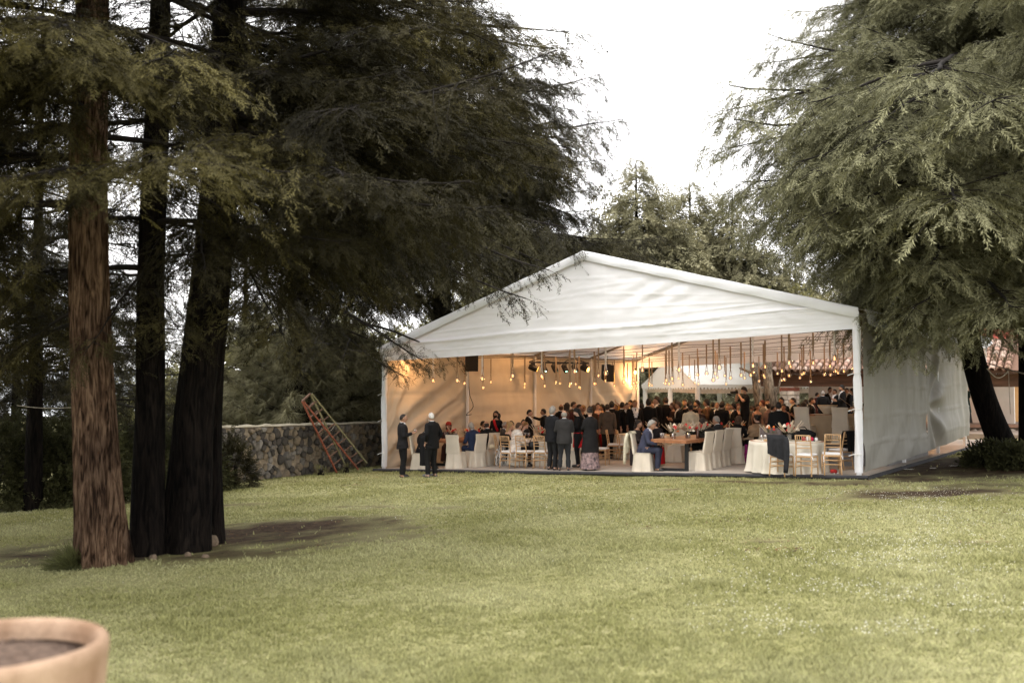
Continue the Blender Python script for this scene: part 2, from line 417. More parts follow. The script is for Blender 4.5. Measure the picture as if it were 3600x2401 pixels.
def build_tent():
    # front gable with hanging valance
    def gable(v0, s, nu=150, nv=26):
        def fn(a, b):
            u = a * TW; top = roof_h(u) - 0.05; h = VAL + (top - VAL) * b
            q = (h - VAL)
            dv = wr(u, h, s) * min(1, (top - h) * 3 + .15)
            k = abs(u - TW * 0.5) / TW
            # long tension folds running from the foot of the gable to the rakes
            dv += 0.010 * math.sin((h * 5.5 + u * 0.9 + 0.6 * fbm(u * .5, h, 2 + s)) * 1.5) * math.exp(-((h - 4.35) / .4) ** 2) * (0.5 + .5 * fbm(u * 0.3, 1, s))
            dv += 0.022 * math.sin((u - h * 1.9) * 6.2) * math.exp(-((u - 9.3) / 1.1) ** 2 - ((h - 4.6) / .35) ** 2)
            dv += 0.050 * max(0, 1 - abs(q - 0.52 + 0.03 * math.sin(u * .9)) / 0.07)          # the doubled seam
            for (h0, sl, u0_, w_) in CREASES: dv += .016 * max(0, 1 - abs(h - h0 - sl * (u - u0_)) / .035) * math.exp(-((u - u0_) / w_) ** 2)
            if q < 0.5: dv += 0.05 * q - 0.02 * fbm(u * .8, h * 2, 9)
            sag = 0.03 * math.sin(PI * a) * (1 - b); dv += .012 * max(0, 1 - abs((u + .6) % 2.38 - 1.19) / .03)
            return tp(u, v0 - dv, h - sag)
        return MB().grid(fn, nu, nv)
    gable(-0.02, 1.0, 240, 56).build('gable_sheet', FAB, tent, True)
    gable(TD, 7.0, 80, 12).build('gable_sheet', FAB, tent, True)
    # flap wrapped over the rake
    for sgn, (u0, u1) in ((-1, (0, TW / 2)), (1, (TW / 2, TW))):
        def fn(a, b, u0=u0, u1=u1):
            u = u0 + (u1 - u0) * a; h = roof_h(u) + 0.03
            w = 0.012 * fbm(u * 1.3, b * 2, 4)
            if b < 0.25: return tp(u, 0.25 - b * 1.35, h + w)
            q = (b - 0.25) / 0.75
            return tp(u, -0.09 - 0.02 * math.sin(q * PI) - 0.01 * math.sin(a * 40 + q * 3) * q, h - 0.24 * q + w)
        MB().grid(fn, 70, 8).build('rake_flap', FAB, tent, True)
    # roof sheets, one per bay and slope
    bays = [0, 4.2, 8.4, 12.6, 16.8]
    for i in range(4):
        for (u0, u1) in ((-0.12, TW / 2), (TW + 0.12, TW / 2)):
            def fn(a, b, u0=u0, u1=u1, i=i):
                u = u0 + (u1 - u0) * a; v = bays[i] + 4.2 * b; v = max(v, 0.03)
                sag = 0.08 * math.sin(PI * b) * math.sin(PI * a) + 0.01 * fbm(u, v, 3)
                return tp(u, v, roof_h(min(max(u, 0), TW)) - sag - (0.03 if (u < 0 or u > TW) else 0))
            MB().grid(fn, 14, 8).build('roof_sheet', FAB, tent, True)
    # side valances drooping between the legs
    for side, u in ((-1, -0.13), (1, TW + 0.13)):
        for i in range(4):
            def fn(a, b, u=u, i=i, side=side):
                v = bays[i] + 4.2 * a
                drop = 0.22 + 0.22 * math.sin(PI * a) ** 0.7 + (0.10 * math.exp(-((a) / .15) ** 2) if i == 0 else 0)
                return tp(u + side * (0.06 * b + 0.02 * math.sin(a * 20) * b), v, EAVE - 0.01 - drop * b)
            MB().grid(fn, 24, 4).build('side_valance', FAB, tent, True)
    # legs, eave rails, rafters, ridge
    for v in bays:
        for u in (0.06, TW - 0.06):
            leg = MB(); b = tp(u, v, 0); leg.box(b + Vector((0, 0, (EAVE - 0.12) / 2 + 0.02)), (0.10, 0.07, EAVE - 0.16), YAW, bev=0.012)
            lg = leg.build('leg', ALU, tent)
            MB().box(b + Vector((0, 0, 0.012)), (0.26, 0.26, 0.02), YAW).build('base_plate', ALU, lg)
            if v == 0:      # white cloth wrapped round the front legs
                def fn(a, c, u=u, v=v):
                    an = a * 2 * PI; h = 0.14 + (VAL - 0.1) * c
                    r = 0.085 + 0.014 * math.sin(3 * an + h * 2.2) + 0.012 * fbm(an, h * 1.7, 2) - 0.02 * (math.exp(-((h - 1.55) / .07) ** 2) + math.exp(-((h - 2.35) / .07) ** 2))
                    return tp(u, v, h) + Vector((r * math.cos(an), r * math.sin(an), 0))
                MB().grid(fn, 14, 46).build('leg_sleeve', mk('sleeve_cloth', (0.80, 0.80, 0.82), 0.6, 0.04, 3, transl=0.1), lg, True)
                for hh in (1.55, 2.35, 0.55):
                    MB().tube([tp(u - .20, v - .08, hh - .03), tp(u - .10, v - .10, hh), tp(u - .03, v - .12, hh + .012), tp(u + .10, v - .09, hh)], 0.010, 5).build('tie_string', mk('string_white', (0.75, 0.74, 0.72)), lg)
        for (u0, u1) in ((0.06, TW / 2), (TW - 0.06, TW / 2)):
            a, b = tp(u0, v, EAVE - 0.09), tp(u1, v, APEX - 0.09)
            q = MB(); q.tube([a, b], 0.055, 4, phase=PI / 4); q.build('rafter', DARKALU, tent)
    for u in (0.06, TW - 0.06):
        MB().tube([tp(u, 0.05, EAVE - 0.11), tp(u, TD, EAVE - 0.11)], 0.05, 4, phase=PI / 4).build('eave_rail', DARKALU, tent)
    MB().tube([tp(TW / 2, 0.05, APEX - 0.12), tp(TW / 2, TD, APEX - 0.12)], 0.045, 6).build('ridge_rail', DARKALU, tent)
    # left wall: four panels, first one pulled tight on the diagonal
    for i in range(4):
        def fn(a, b, i=i):
            v = bays[i] + 4.2 * a; h = 0.05 + (EAVE - 0.15) * b
            s = 0.03 * fbm(v * .8, h * .8, 3 + i)
            if i == 0:
                k = (h - 0.55 * v * 0.9)
                s += 0.075 * math.sin(k * 8.5 + .9 * fbm(v, h, 3)) * math.exp(-((k - 0.3) / 1.1) ** 2)
                s += 0.05 * math.sin((h + .3) / (v + .55) * 9) * math.exp(-v * 0.55)
            elif i == 1: s += 0.012 * math.sin(h * 9 + fbm(v, h, 2))
            else:
                k = h * 0.9 + v * 0.75; s += 0.050 * math.sin(k * 5.2 + fbm(v, h, 5)) * math.exp(-((h - 2.2) / 1.0) ** 2)
                s += 0.05 * math.sin((3.6 - h) / (abs(v - bays[i + 1]) + .5) * 5) * math.exp(-abs(v - bays[i + 1]) * .9)
            for hc in (0.75, 1.5, 2.3): s += 0.022 * max(0, 1 - abs(h - hc - .04 * math.sin(v + i)) / 0.035)
            s *= min(1, min(a, 1 - a) * 8 + .05)
            return tp(-0.02 - s * 1.5, v, h)
        MB().grid(fn, 60, 56).build('wall_panel', FABW, tent, True)
    # right wall: two wide panels, the far one gathered and lifted off the ground
    ends = [0.12, 6.6, 12.9]
    for i in range(2):
        def fn(a, b, i=i):
            v = ends[i] + (ends[i + 1] - ends[i]) * a
            low = (0.14 + 0.10 * a) if i == 0 else (0.24 + 0.20 * a ** 1.6 + 0.04 * math.sin(a * PI))
            top = EAVE - 0.12 - (0 if i == 0 else 0.05 * a)
            h = low + (top - low) * b
            s = 0.045 * fbm(v * .6, h * .7, 8 + i) + 0.012 * fbm(v * 3, h * .8, 2)
            for hc in (0.72, 1.35, 2.05, 2.75): s += 0.022 * max(0, 1 - abs(h - hc - .05 * math.sin(v * .7)) / 0.035)
            if i == 0:
                k = h - 0.6 * v; s += 0.030 * math.sin(k * 5 + fbm(v, h, 2)) * math.exp(-((h - .5) / .7) ** 2)
                s += 0.05 * math.sin((v - 5.5 + (3.7 - h) * 0.5) * 6) * math.exp(-((3.6 - h) / 1.2) ** 2) * a
            else:
                x, y = a * 6.3, h - 1.55      # folds fanning out from the tie on the seam
                an = math.atan2(y, x + .05); s += 0.14 * min(1, a * 5) * math.sin(an * 11) * math.exp(-(math.hypot(x, y) - .9) ** 2 / 1.6)
                s += 0.05 * math.sin(a * 42 + .4 * h) * max(0, a - .55) * 2
                s += 0.10 * math.exp(-((h - .8) / .5) ** 2) * math.sin(a * PI); s *= min(1, a * 6)
            return tp(TW + 0.03 + s, v, h)
        MB().grid(fn, 84, 64).build('wall_panel', mk('tent_shaded_fabric', (.26, .25, .215), .6, .06, 1.2, .15, 5, transl=.06), tent, True)  # darker copy of the wall cloth, tree shade put into its colour
    # cables that carry the hanging lights
    for r in range(8):
        v = 0.75 + r * 2.0
        for dv in (0, 0.0):
            pass
        MB().tube([tp(0.1 + TW * k / 12, v, 3.52 + 0.03 * math.cos(k * 2.1) + 0.02 * (r % 2)) for k in range(13)], 0.008, 4).build('light_cable', mk('cable_brown', (0.05, 0.03, 0.02)), tent)
    return bays
BAYS = build_tent()
# floor of the marquee
def build_floor():
    m = MB(); n = 12
    def fn(a, b): return T(-0.18 + (TW + 0.36) * a, -0.20 + (TD + .3) * b, FLOOR_H)
    m.grid(fn, 20, 20)
    FM = mk('floor_carpet', (0.34, 0.30, 0.26), 0.9, 0.2, 0.9, 0.2, 60)
    o = m.build('floor', FM); tag(o, 'grey-beige carpeted platform floor under the marquee', None, None, 'structure')
    e = MB()
    def fe(a, b):
        u = -0.2 + (TW + .4) * a
        return T(u, -0.215 - 0.03 * math.sin(b * PI) - .006 * math.sin(u * 7), 0.008 + (FLOOR_H + .004) * b)
    e.grid(fe, 90, 4)
    e.grid(lambda a, b: T(-0.2, -0.2 + 17 * a, FLOOR_H * b), 6, 1)
    e.grid(lambda a, b: T(TW + 0.2, -0.2 + 17 * a, 0.0 + FLOOR_H * b), 6, 1)
    o = e.build('floor_edge', mk('floor_edge_dark', (0.035, 0.034, 0.038), 0.8, 0.2, 4)); tag(o, 'dark skirt along the edge of the marquee floor', None, None, 'structure')
build_floor()
# ------------------------------------------------------------------ trees
def norm(a): return a / np.maximum(np.linalg.norm(a, axis=-1, keepdims=True), 1e-8)
def tubes_np(paths, radii, n):
    """paths (M,K,3), radii (M,K) -> verts, quads"""
    M, K, _ = paths.shape
    t = np.empty_like(paths); t[:, 1:-1] = paths[:, 2:] - paths[:, :-2]; t[:, 0] = paths[:, 1] - paths[:, 0]; t[:, -1] = paths[:, -1] - paths[:, -2]
    t = norm(t); ref = np.where(np.abs(t[..., 2:3]) < 0.9, np.array([0, 0, 1.0]), np.array([1.0, 0, 0]))
    x = norm(np.cross(ref, t)); y = np.cross(t, x)
    an = np.arange(n) * 2 * PI / n
    v = paths[:, :, None, :] + radii[:, :, None, None] * (x[:, :, None, :] * np.cos(an)[None, None, :, None] + y[:, :, None, :] * np.sin(an)[None, None, :, None])
    idx = np.arange(M * K * n).reshape(M, K, n)
    a = idx[:, :-1, :]; b = np.roll(idx, -1, 2)[:, :-1, :]; c = np.roll(idx, -1, 2)[:, 1:, :]; d = idx[:, 1:, :]
    return v.reshape(-1, 3), np.stack([a, b, c, d], -1).reshape(-1, 4)
def spray_template(n=6, L=0.30, w=0.017, ang=42, leaf=0.125):
    tris = []
    for i in range(n):
        t = (i + 0.35) / n
        for s in (-1, 1):
            l = leaf * (1 - 0.55 * t) * (0.75 + 0.25 * ((i * 7 + (s > 0) * 3) % 5) / 4); a = rad(ang - 14 * t)
            d = np.array([s * math.sin(a), math.cos(a), (0.12 if (i + (s > 0)) % 2 else -0.18)]); pr = np.array([-d[1] * s, d[0] * s, 0.25])
            p = np.array([0, t * L, 0.0]); ww = w * (1 - .3 * t)
            tris.append([p - pr * ww * .2, p + d * l * .45 + pr * ww, p + d * l]);
            tris.append([p + d * l * .2, p + d * l, p + d * l * .45 - pr * ww])
    p = np.array([0, L * .8, 0]); tris.append([p + np.array([-w * .7, 0, 0]), p + np.array([w * .7, 0, 0]), p + np.array([0, L * .35, -.02])])
    return np.array(tris)          # (T,3,3)
TPL = spray_template()
def fine_template(n=9, L=.30, leaf=.10, w=.0085, seed=1):
    rg = np.random.default_rng(seed); tr = []
    for i in range(n):
        t = (i + .3) / n
        for s in (-1, 1):
            l = leaf * (1 - .5 * t) * rg.uniform(.7, 1.25); a = rad(rg.uniform(24, 52)); d = np.array([s * math.sin(a), math.cos(a), rg.uniform(-.45, .35)]); d /= np.linalg.norm(d); pr = np.array([-d[1] * s, d[0] * s, rg.uniform(-.6, .6)]); pr /= np.linalg.norm(pr); p = np.array([0, t * L, 0.0])
            tr.append([p - pr * w * .3 + d * l * .1, p + d * l * .55 + pr * w * 1.6, p + d * l])
    p = np.array([0, L * .75, 0]); tr.append([p + np.array([-w, 0, 0]), p + np.array([w, 0, 0]), p + np.array([0, L * .35, -.02])]); return np.array(tr)
TPL_FINE = fine_template()
TPL_LITE = spray_template(4, 0.30, 0.026, 44, 0.15)
def broad_template():
    tr = []
    for i in range(5):
        a = i * 2.4; d = np.array([math.cos(a) * .8, .5 + .12 * i, math.sin(a) * .5]); d /= np.linalg.norm(d); s = np.array([-d[1], d[0], .2])
        p = np.array([0, .05 * i, 0]); tr.append([p, p + d * .07 + s * .03, p + d * .15]); tr.append([p, p + d * .15, p + d * .07 - s * .03])
    return np.array(tr)
TPL_B = broad_template()
def pine_template():
    tr = []
    for i in range(12):
        a = i * 2.4; d = np.array([math.cos(a) * .45, .75, math.sin(a) * .45 - .25]); d /= np.linalg.norm(d); s = np.array([-d[1], d[0], 0]) * .011
        tr.append([-s, s, d * (.30 + .03 * (i % 3))])
    return np.array(tr)
TPL_P = pine_template()
def place_sprays(pos, dirs, roll, scale, tpl):
    y = norm(dirs); up = np.array([0, 0, 1.0]) + 0 * y
    x = norm(np.cross(y, up) + 1e-6); z = np.cross(x, y)
    c, s = np.cos(roll)[:, None], np.sin(roll)[:, None]
    x2 = x * c + z * s; z2 = -x * s + z * c
    B = np.stack([x2, y, z2], 1) * scale[:, None, None]         # (N,3,3) rows = axes
    v = np.einsum('tkj,njl->ntkl', tpl, B) + pos[:, None, None, :]
    return v.reshape(-1, 3)
def limb_path(p0, az, L, rise, droop, tip=0.0, K=12, wig=0.05, r=None):
    r = r or RNG; t = np.linspace(0, 1, K)
    d = np.array([math.sin(az), math.cos(az)])
    side = np.array([d[1], -d[0]])
    w = np.cumsum(r.normal(0, wig, K)) * L / K; w -= w[0]
    wz = np.cumsum(r.normal(0, wig * .6, K)) * L / K; wz -= wz[0]
    P = np.empty((K, 3)); P[:, :2] = p0[:2] + np.outer(t * L, d) + np.outer(w, side)
    P[:, 2] = p0[2] + rise * L * t - droop * L * t ** 2 + tip * L * t ** 4 + wz
    return P
def dress(limbs, rng, tpl, sec_step=0.24, sec_len=0.36, spray_step=0.10, spray=1.0, hang=0.55, start=0.18, floor=None, minl=0.3, bare=0.0, lat=0.75):
    """secondary twigs and foliage sprays along the limbs. limbs: list of (path, r0)"""
    wood, wr_, SP, SD, SR, SS = [], [], [], [], [], []
    for P, r0 in limbs:
        K = len(P); seg = np.linalg.norm(np.diff(P, axis=0), axis=1); cum = np.concatenate([[0], np.cumsum(seg)]); L = cum[-1]
        s = np.arange(max(L * start, 0.3), L, sec_step); s = s + rng.normal(0, sec_step * .25, len(s)); s = np.clip(s, 0.1, L - 0.02)
        if len(s) == 0: continue
        p = np.stack([np.interp(s, cum, P[:, k]) for k in range(3)], 1)
        e = np.minimum(s + 0.15, L); q = np.stack([np.interp(e, cum, P[:, k]) for k in range(3)], 1); b_ = np.maximum(e - 0.3, 0)
        t = norm(q - np.stack([np.interp(b_, cum, P[:, k]) for k in range(3)], 1))
        side = norm(np.cross(t, np.array([0, 0, 1.0])) + 1e-6); sg = np.where(np.arange(len(s)) % 2 == 0, 1, -1)[:, None]
        an = np.radians(rng.uniform(38, 78, len(s)))[:, None]
        d = norm(t * np.cos(an) + side * sg * np.sin(an) + np.array([0, 0, 1.0]) * rng.uniform(-0.35, 0.25, (len(s), 1)))
        L2 = np.minimum(sec_len * (L - s) + minl, 2.1) * rng.uniform(0.6, 1.25, len(s))
        # the limb's own tip counts as one more twig
        p = np.vstack([p, P[-2:-1]]); d = np.vstack([d, norm(P[-1:] - P[-3:-2])]); L2 = np.append(L2, 0.5)
        K2 = 5; tt = np.linspace(0, 1, K2)
        path = p[:, None, :] + d[:, None, :] * (L2[:, None] * tt)[:, :, None]
        path[:, :, 2] -= hang * (L2[:, None] * tt ** 2)
        wood.append(path); wr_.append(np.outer(0.004 + 0.0045 * L2, 1 - 0.8 * tt))
        n2 = np.maximum(2, (L2 / spray_step).astype(int)); idx = np.repeat(np.arange(len(L2)), n2)
        u = np.concatenate([(np.arange(n) + rng.random(n)) / n for n in n2]); u = 0.12 + 0.88 * u
        if bare > 0:
            k = rng.random(len(u)) > bare; idx, u = idx[k], u[k]
        pos = p[idx] + d[idx] * (L2[idx] * u)[:, None]; pos[:, 2] -= hang * L2[idx] * u ** 2
        tg = d[idx].copy(); tg[:, 2] -= 2 * hang * u
        sd = norm(np.cross(tg, np.array([0, 0, 1.0])) + 1e-6) * rng.choice([-1, 1], len(u))[:, None]
        dr = norm(tg) + sd * rng.uniform(0.1, lat * 1.5, (len(u), 1)) + rng.normal(0, 0.22, (len(u), 3)); dr[:, 2] -= rng.uniform(0, .5, len(u)) * hang
        pos = pos + rng.normal(0, .045, pos.shape); SP.append(pos); SD.append(dr); SR.append(rng.normal(0, 0.5, len(u))); SS.append(spray * rng.uniform(0.5, 1.35, len(u)))
    SP, SD, SR, SS = map(np.concatenate, (SP, SD, SR, SS))
    if floor is not None:
        k = SP[:, 2] > floor; SP, SD, SR, SS = SP[k], SD[k], SR[k], SS[k]
    fv = place_sprays(SP, SD, SR, SS, tpl)
    wv, wf = tubes_np(np.concatenate(wood), np.concatenate(wr_), 3)
    return fv, wv, wf
def limbs_mesh(limbs, n=7):
    vs, fs, o = [], [], 0
    for P, r0 in limbs:
        K = len(P); t = np.linspace(0, 1, K); v, f = tubes_np(P[None], (r0 * (1 - .88 * t ** .8))[None], n)
        vs.append(v); fs.append(f + o); o += len(v)
    return np.concatenate(vs), np.concatenate(fs)
def bark(name, c0, c1, relief=1.0, c2=None):
    """fibrous bark: long vertical strips split by dark fissures"""
    m = bpy.data.materials.new(name); m.use_nodes = True; nt = m.node_tree; N = nt.nodes; Lk = nt.links; P = N['Principled BSDF']; P.inputs['Roughness'].default_value = .95; P.inputs['Specular IOR Level'].default_value = .08
    tc = N.new('ShaderNodeTexCoord')
    def nz(scale, st, det=6, dist=0.0):
        mp = N.new('ShaderNodeMapping'); mp.inputs['Scale'].default_value = st; Lk.new(tc.outputs['Object'], mp.inputs[0]); n = N.new('ShaderNodeTexNoise'); n.inputs['Scale'].default_value = scale; n.inputs['Detail'].default_value = det; n.inputs['Distortion'].default_value = dist; Lk.new(mp.outputs[0], n.inputs['Vector']); return n
    a, b, c = nz(15, (1, 1, .16), 8, 1.2), nz(60, (1, 1, .09), 5, .5), nz(1.6, (1, 1, .6), 5)
    ad = N.new('ShaderNodeMath'); ad.operation = 'MULTIPLY_ADD'; Lk.new(b.outputs['Fac'], ad.inputs[0]); ad.inputs[1].default_value = .45; Lk.new(a.outputs['Fac'], ad.inputs[2])
    r = N.new('ShaderNodeValToRGB'); e = r.color_ramp.elements; e[0].position = .56; e[0].color = (*[q * .22 for q in c0], 1); e[1].position = .88; e[1].color = (*c1, 1); q = e.new(.68); q.color = (*c0, 1); Lk.new(ad.outputs[0], r.inputs[0])
    mx = N.new('ShaderNodeMix'); mx.data_type = 'RGBA'; mx.blend_type = 'MULTIPLY'; mx.inputs['Factor'].default_value = .8; r2 = N.new('ShaderNodeValToRGB'); r2.color_ramp.elements[0].position = .35; r2.color_ramp.elements[0].color = (.45, .42, .42, 1); r2.color_ramp.elements[1].position = .65; r2.color_ramp.elements[1].color = (1.25, 1.2, 1.15, 1)
    Lk.new(c.outputs['Fac'], r2.inputs[0]); Lk.new(r.outputs[0], mx.inputs['A']); Lk.new(r2.outputs[0], mx.inputs['B']); Lk.new(mx.outputs['Result'], P.inputs['Base Color'])
    bp = N.new('ShaderNodeBump'); bp.inputs['Strength'].default_value = min(1, .9 * relief); bp.inputs['Distance'].default_value = .05; Lk.new(ad.outputs[0], bp.inputs['Height']); Lk.new(bp.outputs[0], P.inputs['Normal'])
    _M[name] = m; return m
BARK_BROWN = bark('bark_brown', (0.057, 0.034, 0.021), (0.160, 0.108, 0.072))
BARK_DARK = bark('bark_dark', (0.0045, 0.0036, 0.003), (0.013, 0.010, 0.008))  # near-black: the shade under the crowns is put into the bark colour
BARK_GREY = bark('bark_grey', (0.06, 0.05, 0.04), (0.16, 0.14, 0.11), 0.6)
TWIG = mk('twig_bark', (0.011, 0.008, 0.006), 0.9, 0.3, 4)
def leaf_mat(name, a, b, tr=0.25): return mk(name, a, 0.7, 0.2, 0.55, col2=b, spec=0.12, transl=tr, island=0.35, detail=8)
LEAF_NEAR = leaf_mat('cypress_leaf_olive', (0.020, 0.017, 0.006), (0.175, 0.152, 0.058), .07)
LEAF_MID = leaf_mat('cypress_leaf_dark', (0.014, 0.0125, 0.0055), (0.078, 0.070, 0.031), .06)
LEAF_DEEP = leaf_mat('cypress_leaf_deep', (0.011, 0.0095, 0.004), (0.058, 0.050, 0.021), .05)  # darker copy of the olive leaf, crown shade put into its colour
LEAF_RIGHT = leaf_mat('cypress_leaf_grey', (0.106, 0.104, 0.056), (0.285, 0.278, 0.162), .2)
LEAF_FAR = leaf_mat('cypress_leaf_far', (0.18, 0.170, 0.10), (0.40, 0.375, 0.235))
LEAF_PALE = leaf_mat('pale_leaf', (0.15, 0.145, 0.06), (0.30, 0.28, 0.14))
LEAF_HEDGE = leaf_mat('hedge_leaf', (0.030, 0.031, 0.013), (0.095, 0.096, 0.040))
def trunk_mesh(path, radii, n=20, flute=0.0, nf=5, seed=0, rough=0.03):
    """path list of points, one radius each; flutes spread towards the foot"""
    P = np.array(path, float); K = len(P); m = MB(); vs = []; fs = []; ridge = [0.5 - abs(math.sin(17 * 2 * PI * k / n / 2 * (1.0) + 2.2 * fbm(math.cos(2 * PI * k / n) * 3, math.sin(2 * PI * k / n) * 3, seed))) for k in range(n)]
    h = np.concatenate([[0], np.cumsum(np.linalg.norm(np.diff(P, axis=0), axis=1))])
    for i in range(K):
        fade = math.exp(-h[i] / 1.2)
        for k in range(n):
            a = 2 * PI * k / n
            r = radii[i] * (1 + flute * (0.30 + fade) * (0.5 + 0.5 * math.cos(nf * a + seed + 0.25 * h[i])) ** 1.5 * 1.2 - flute * .3 + rough * fbm(math.cos(a) * 2 + seed, math.sin(a) * 2, h[i] * .5) + rough * .8 * fbm(math.cos(a) * 7 + seed, math.sin(a) * 7, h[i] * .45) + (.05 * fbm(math.cos(a) * 11 + seed, math.sin(a) * 11, h[i] * .55) if n > 30 else 0))
            vs.append((P[i][0] + r * math.cos(a), P[i][1] + r * math.sin(a), P[i][2]))
    for i in range(K - 1):
        for k in range(n):
            j = (k + 1) % n; fs.append((i * n + k, i * n + j, i * n + n + j, i * n + n + k))
    fs.append(tuple((K - 1) * n + k for k in range(n)))
    m.v, m.f, m.m = vs, fs, [0] * len(fs); return m
def interp_path(pts, K):
    pts = np.array(pts, float); h = np.linspace(0, 1, len(pts)); t = np.linspace(0, 1, K)
    # smooth (Catmull-Rom on each coordinate)
    out = []
    for q in t:
        x = q * (len(pts) - 1); i = min(int(x), len(pts) - 2); u = x - i
        p0, p1, p2, p3 = pts[max(i - 1, 0)], pts[i], pts[i + 1], pts[min(i + 2, len(pts) - 1)]
        out.append(0.5 * ((2 * p1) + (-p0 + p2) * u + (2 * p0 - 5 * p1 + 4 * p2 - p3) * u * u + (-p0 + 3 * p1 - 3 * p2 + p3) * u ** 3))
    return np.array(out)
# boughs: a few drooping boughs are modelled once and repeated (shared mesh) round every trunk
_BO = {}
def bough_set(style):
    if style in _BO: return _BO[style]
    kw = dict(near=dict(tpl=TPL_FINE, sec_step=0.15, sec_len=0.36, spray_step=0.031, spray=0.72, hang=0.42, minl=.35, start=.16),
              mid=dict(tpl=TPL_FINE, sec_step=0.17, sec_len=0.38, spray_step=0.037, spray=0.95, hang=0.62, minl=.5, start=.12),
              weep=dict(tpl=TPL_FINE, sec_step=0.14, sec_len=0.34, spray_step=0.026, spray=0.70, hang=0.46, minl=.5, start=.10, lat=.7),
              far=dict(tpl=TPL_LITE, sec_step=0.30, sec_len=0.40, spray_step=0.11, spray=1.9, hang=0.75, minl=.4, start=.08),
              thin=dict(tpl=TPL_FINE, sec_step=0.22, sec_len=0.24, spray_step=0.060, spray=0.95, hang=0.45, minl=.3, start=.2),
              broad=dict(tpl=TPL_B, sec_step=.22, sec_len=.40, spray_step=.07, spray=1.5, hang=.2, lat=1.2, minl=.35, start=.2),
              pine=dict(tpl=TPL_P, sec_step=.26, sec_len=.3, spray_step=.07, spray=1.25, hang=.4, lat=.6, minl=.25, start=.15))[style]
    out = []
    for k, L in enumerate({'near': (1.8, 3.4, 5.2), 'mid': (2.0, 4.0, 6.2, 8.0), 'weep': (2.0, 4.0, 6.0), 'far': (1.8, 3.4, 5.2), 'thin': (1.6, 3.2, 4.6, 9.0), 'broad': (1.6, 2.8), 'pine': (1.4, 2.2)}[style]):
        for var in range(3 if style in ('near', 'mid', 'weep') else 2):
            rng = np.random.default_rng(500 + k * 10 + var + hash_style(style)); r0 = 0.014 + 0.0085 * L
            P = limb_path(np.zeros(3), 0.0, L, 0.0, {'broad': .1, 'pine': .2}.get(style, .30), .13, 14, .05 if style != 'broad' else .12, rng)
            sub = []
            for q in (0.35, 0.55):                       # forks
                i0 = int(q * 13); sgn = 1 if (var + (q > .4)) % 2 else -1
                sub.append((limb_path(P[i0], sgn * rng.uniform(.45, .7), L * (1 - q) * .8, -.1, .25, .1, 10, .05, rng), r0 * .6))
            lim = [(P, r0)] + (sub if L > 2.4 else [])
            v, f = limbs_mesh(lim[:1], 6)
            if len(lim) > 1:
                v2, f2 = limbs_mesh(lim[1:], 5); f = np.concatenate([f, f2 + len(v)]); v = np.concatenate([v, v2])
            fv, wv, wf = dress(lim, rng, **kw)
            f = np.concatenate([f, wf + len(v)]); v = np.concatenate([v, wv]); ft = np.concatenate([f[:, [0, 1, 2]], f[:, [0, 2, 3]]])
            nv = len(v); lf = np.arange(len(fv)).reshape(-1, 3) + nv
            me = np_mesh('bough_' + style, np.concatenate([v, fv]), np.concatenate([lf, ft]))
            me.polygons.foreach_set('material_index', np.concatenate([np.zeros(len(lf), np.int32), np.ones(len(ft), np.int32)]))
            me.materials.append(LEAF_MID); me.materials.append(TWIG)
            out.append((float(np.linalg.norm(P[-1])), me, P[-1]))
    _BO[style] = out; return out
def hash_style(s): return sum(ord(c) for c in s)
def put_bough(crown, style, p, az, L, pitch, leaf, rng, barkm=None, roll=0.0, end=None):
    S = bough_set(style); ds = sorted(S, key=lambda q: abs(math.log(q[0] / L)))[:3 if style in ('near', 'mid', 'weep') else 2]
    l0, me, tip = ds[int(rng.integers(len(ds)))]
    sc = L / l0
    o = bpy.data.objects.new('bough', me); COL.objects.link(o); o.parent = crown
    if end is not None:                                   # turn the bough so that its tip lands on a point
        d = Vector(end) - Vector(p); t = Vector(tip); sc = d.length / t.length
        y1 = math.atan2(-t.x, t.y); y2 = math.atan2(-d.x, d.y); e1 = math.atan2(t.z, math.hypot(t.x, t.y)); e2 = math.atan2(d.z, math.hypot(d.x, d.y))
        M = Matrix.Rotation(y2, 3, 'Z') @ Matrix.Rotation(e2 - e1, 3, 'X') @ Matrix.Rotation(-y1, 3, 'Z')
    else:
        M = Matrix.Rotation(-az, 3, 'Z') @ Matrix.Rotation(pitch, 3, 'X') @ Matrix.Rotation(roll, 3, 'Y')
    o.matrix_local = Matrix.Translation(Vector(p)) @ M.to_4x4() @ Matrix.Diagonal((sc * (rng.choice([-1, 1]) if end is None else 1), sc, sc, 1))
    for i, q in enumerate((leaf, barkm or TWIG)):
        if me.materials[i] != q: o.material_slots[i].link = 'OBJECT'; o.material_slots[i].material = q
    return o
def tree_from(name, label, base, trunk_pts, trunk_r, limbs, leaf, barkm, style='mid', group=None, flute=0.0, nf=5, seed=0, n=20, K=26, leaf2=None):
    """all points in world space; the Empty stands at base. limbs: (start, azimuth, length, pitch) or (start, end)"""
    base = np.array(base, float)
    t = thing(name, label, 'tree', tuple(base), 0, group)
    P = interp_path(trunk_pts, K); R = np.interp(np.linspace(0, 1, K), np.linspace(0, 1, len(trunk_r)), trunk_r)
    trunk_mesh(P - base, R, n, flute, nf, seed).build('trunk', barkm, t, True)
    cr = bpy.data.objects.new('crown', None); COL.objects.link(cr); cr.parent = t
    rng = np.random.default_rng(100 + seed)
    for q in limbs:
        if len(q) >= 2 and np.ndim(q[1]) == 1: put_bough(cr, q[2] if len(q) > 2 else style, np.array(q[0]) - base, 0, np.linalg.norm(np.array(q[1]) - np.array(q[0])), 0, leaf2 or leaf, rng, end=np.array(q[1]) - base)
        else: put_bough(cr, style, np.array(q[0]) - base, q[1], q[2], q[3], leaf, rng, roll=rng.normal(0, .15))
    return t
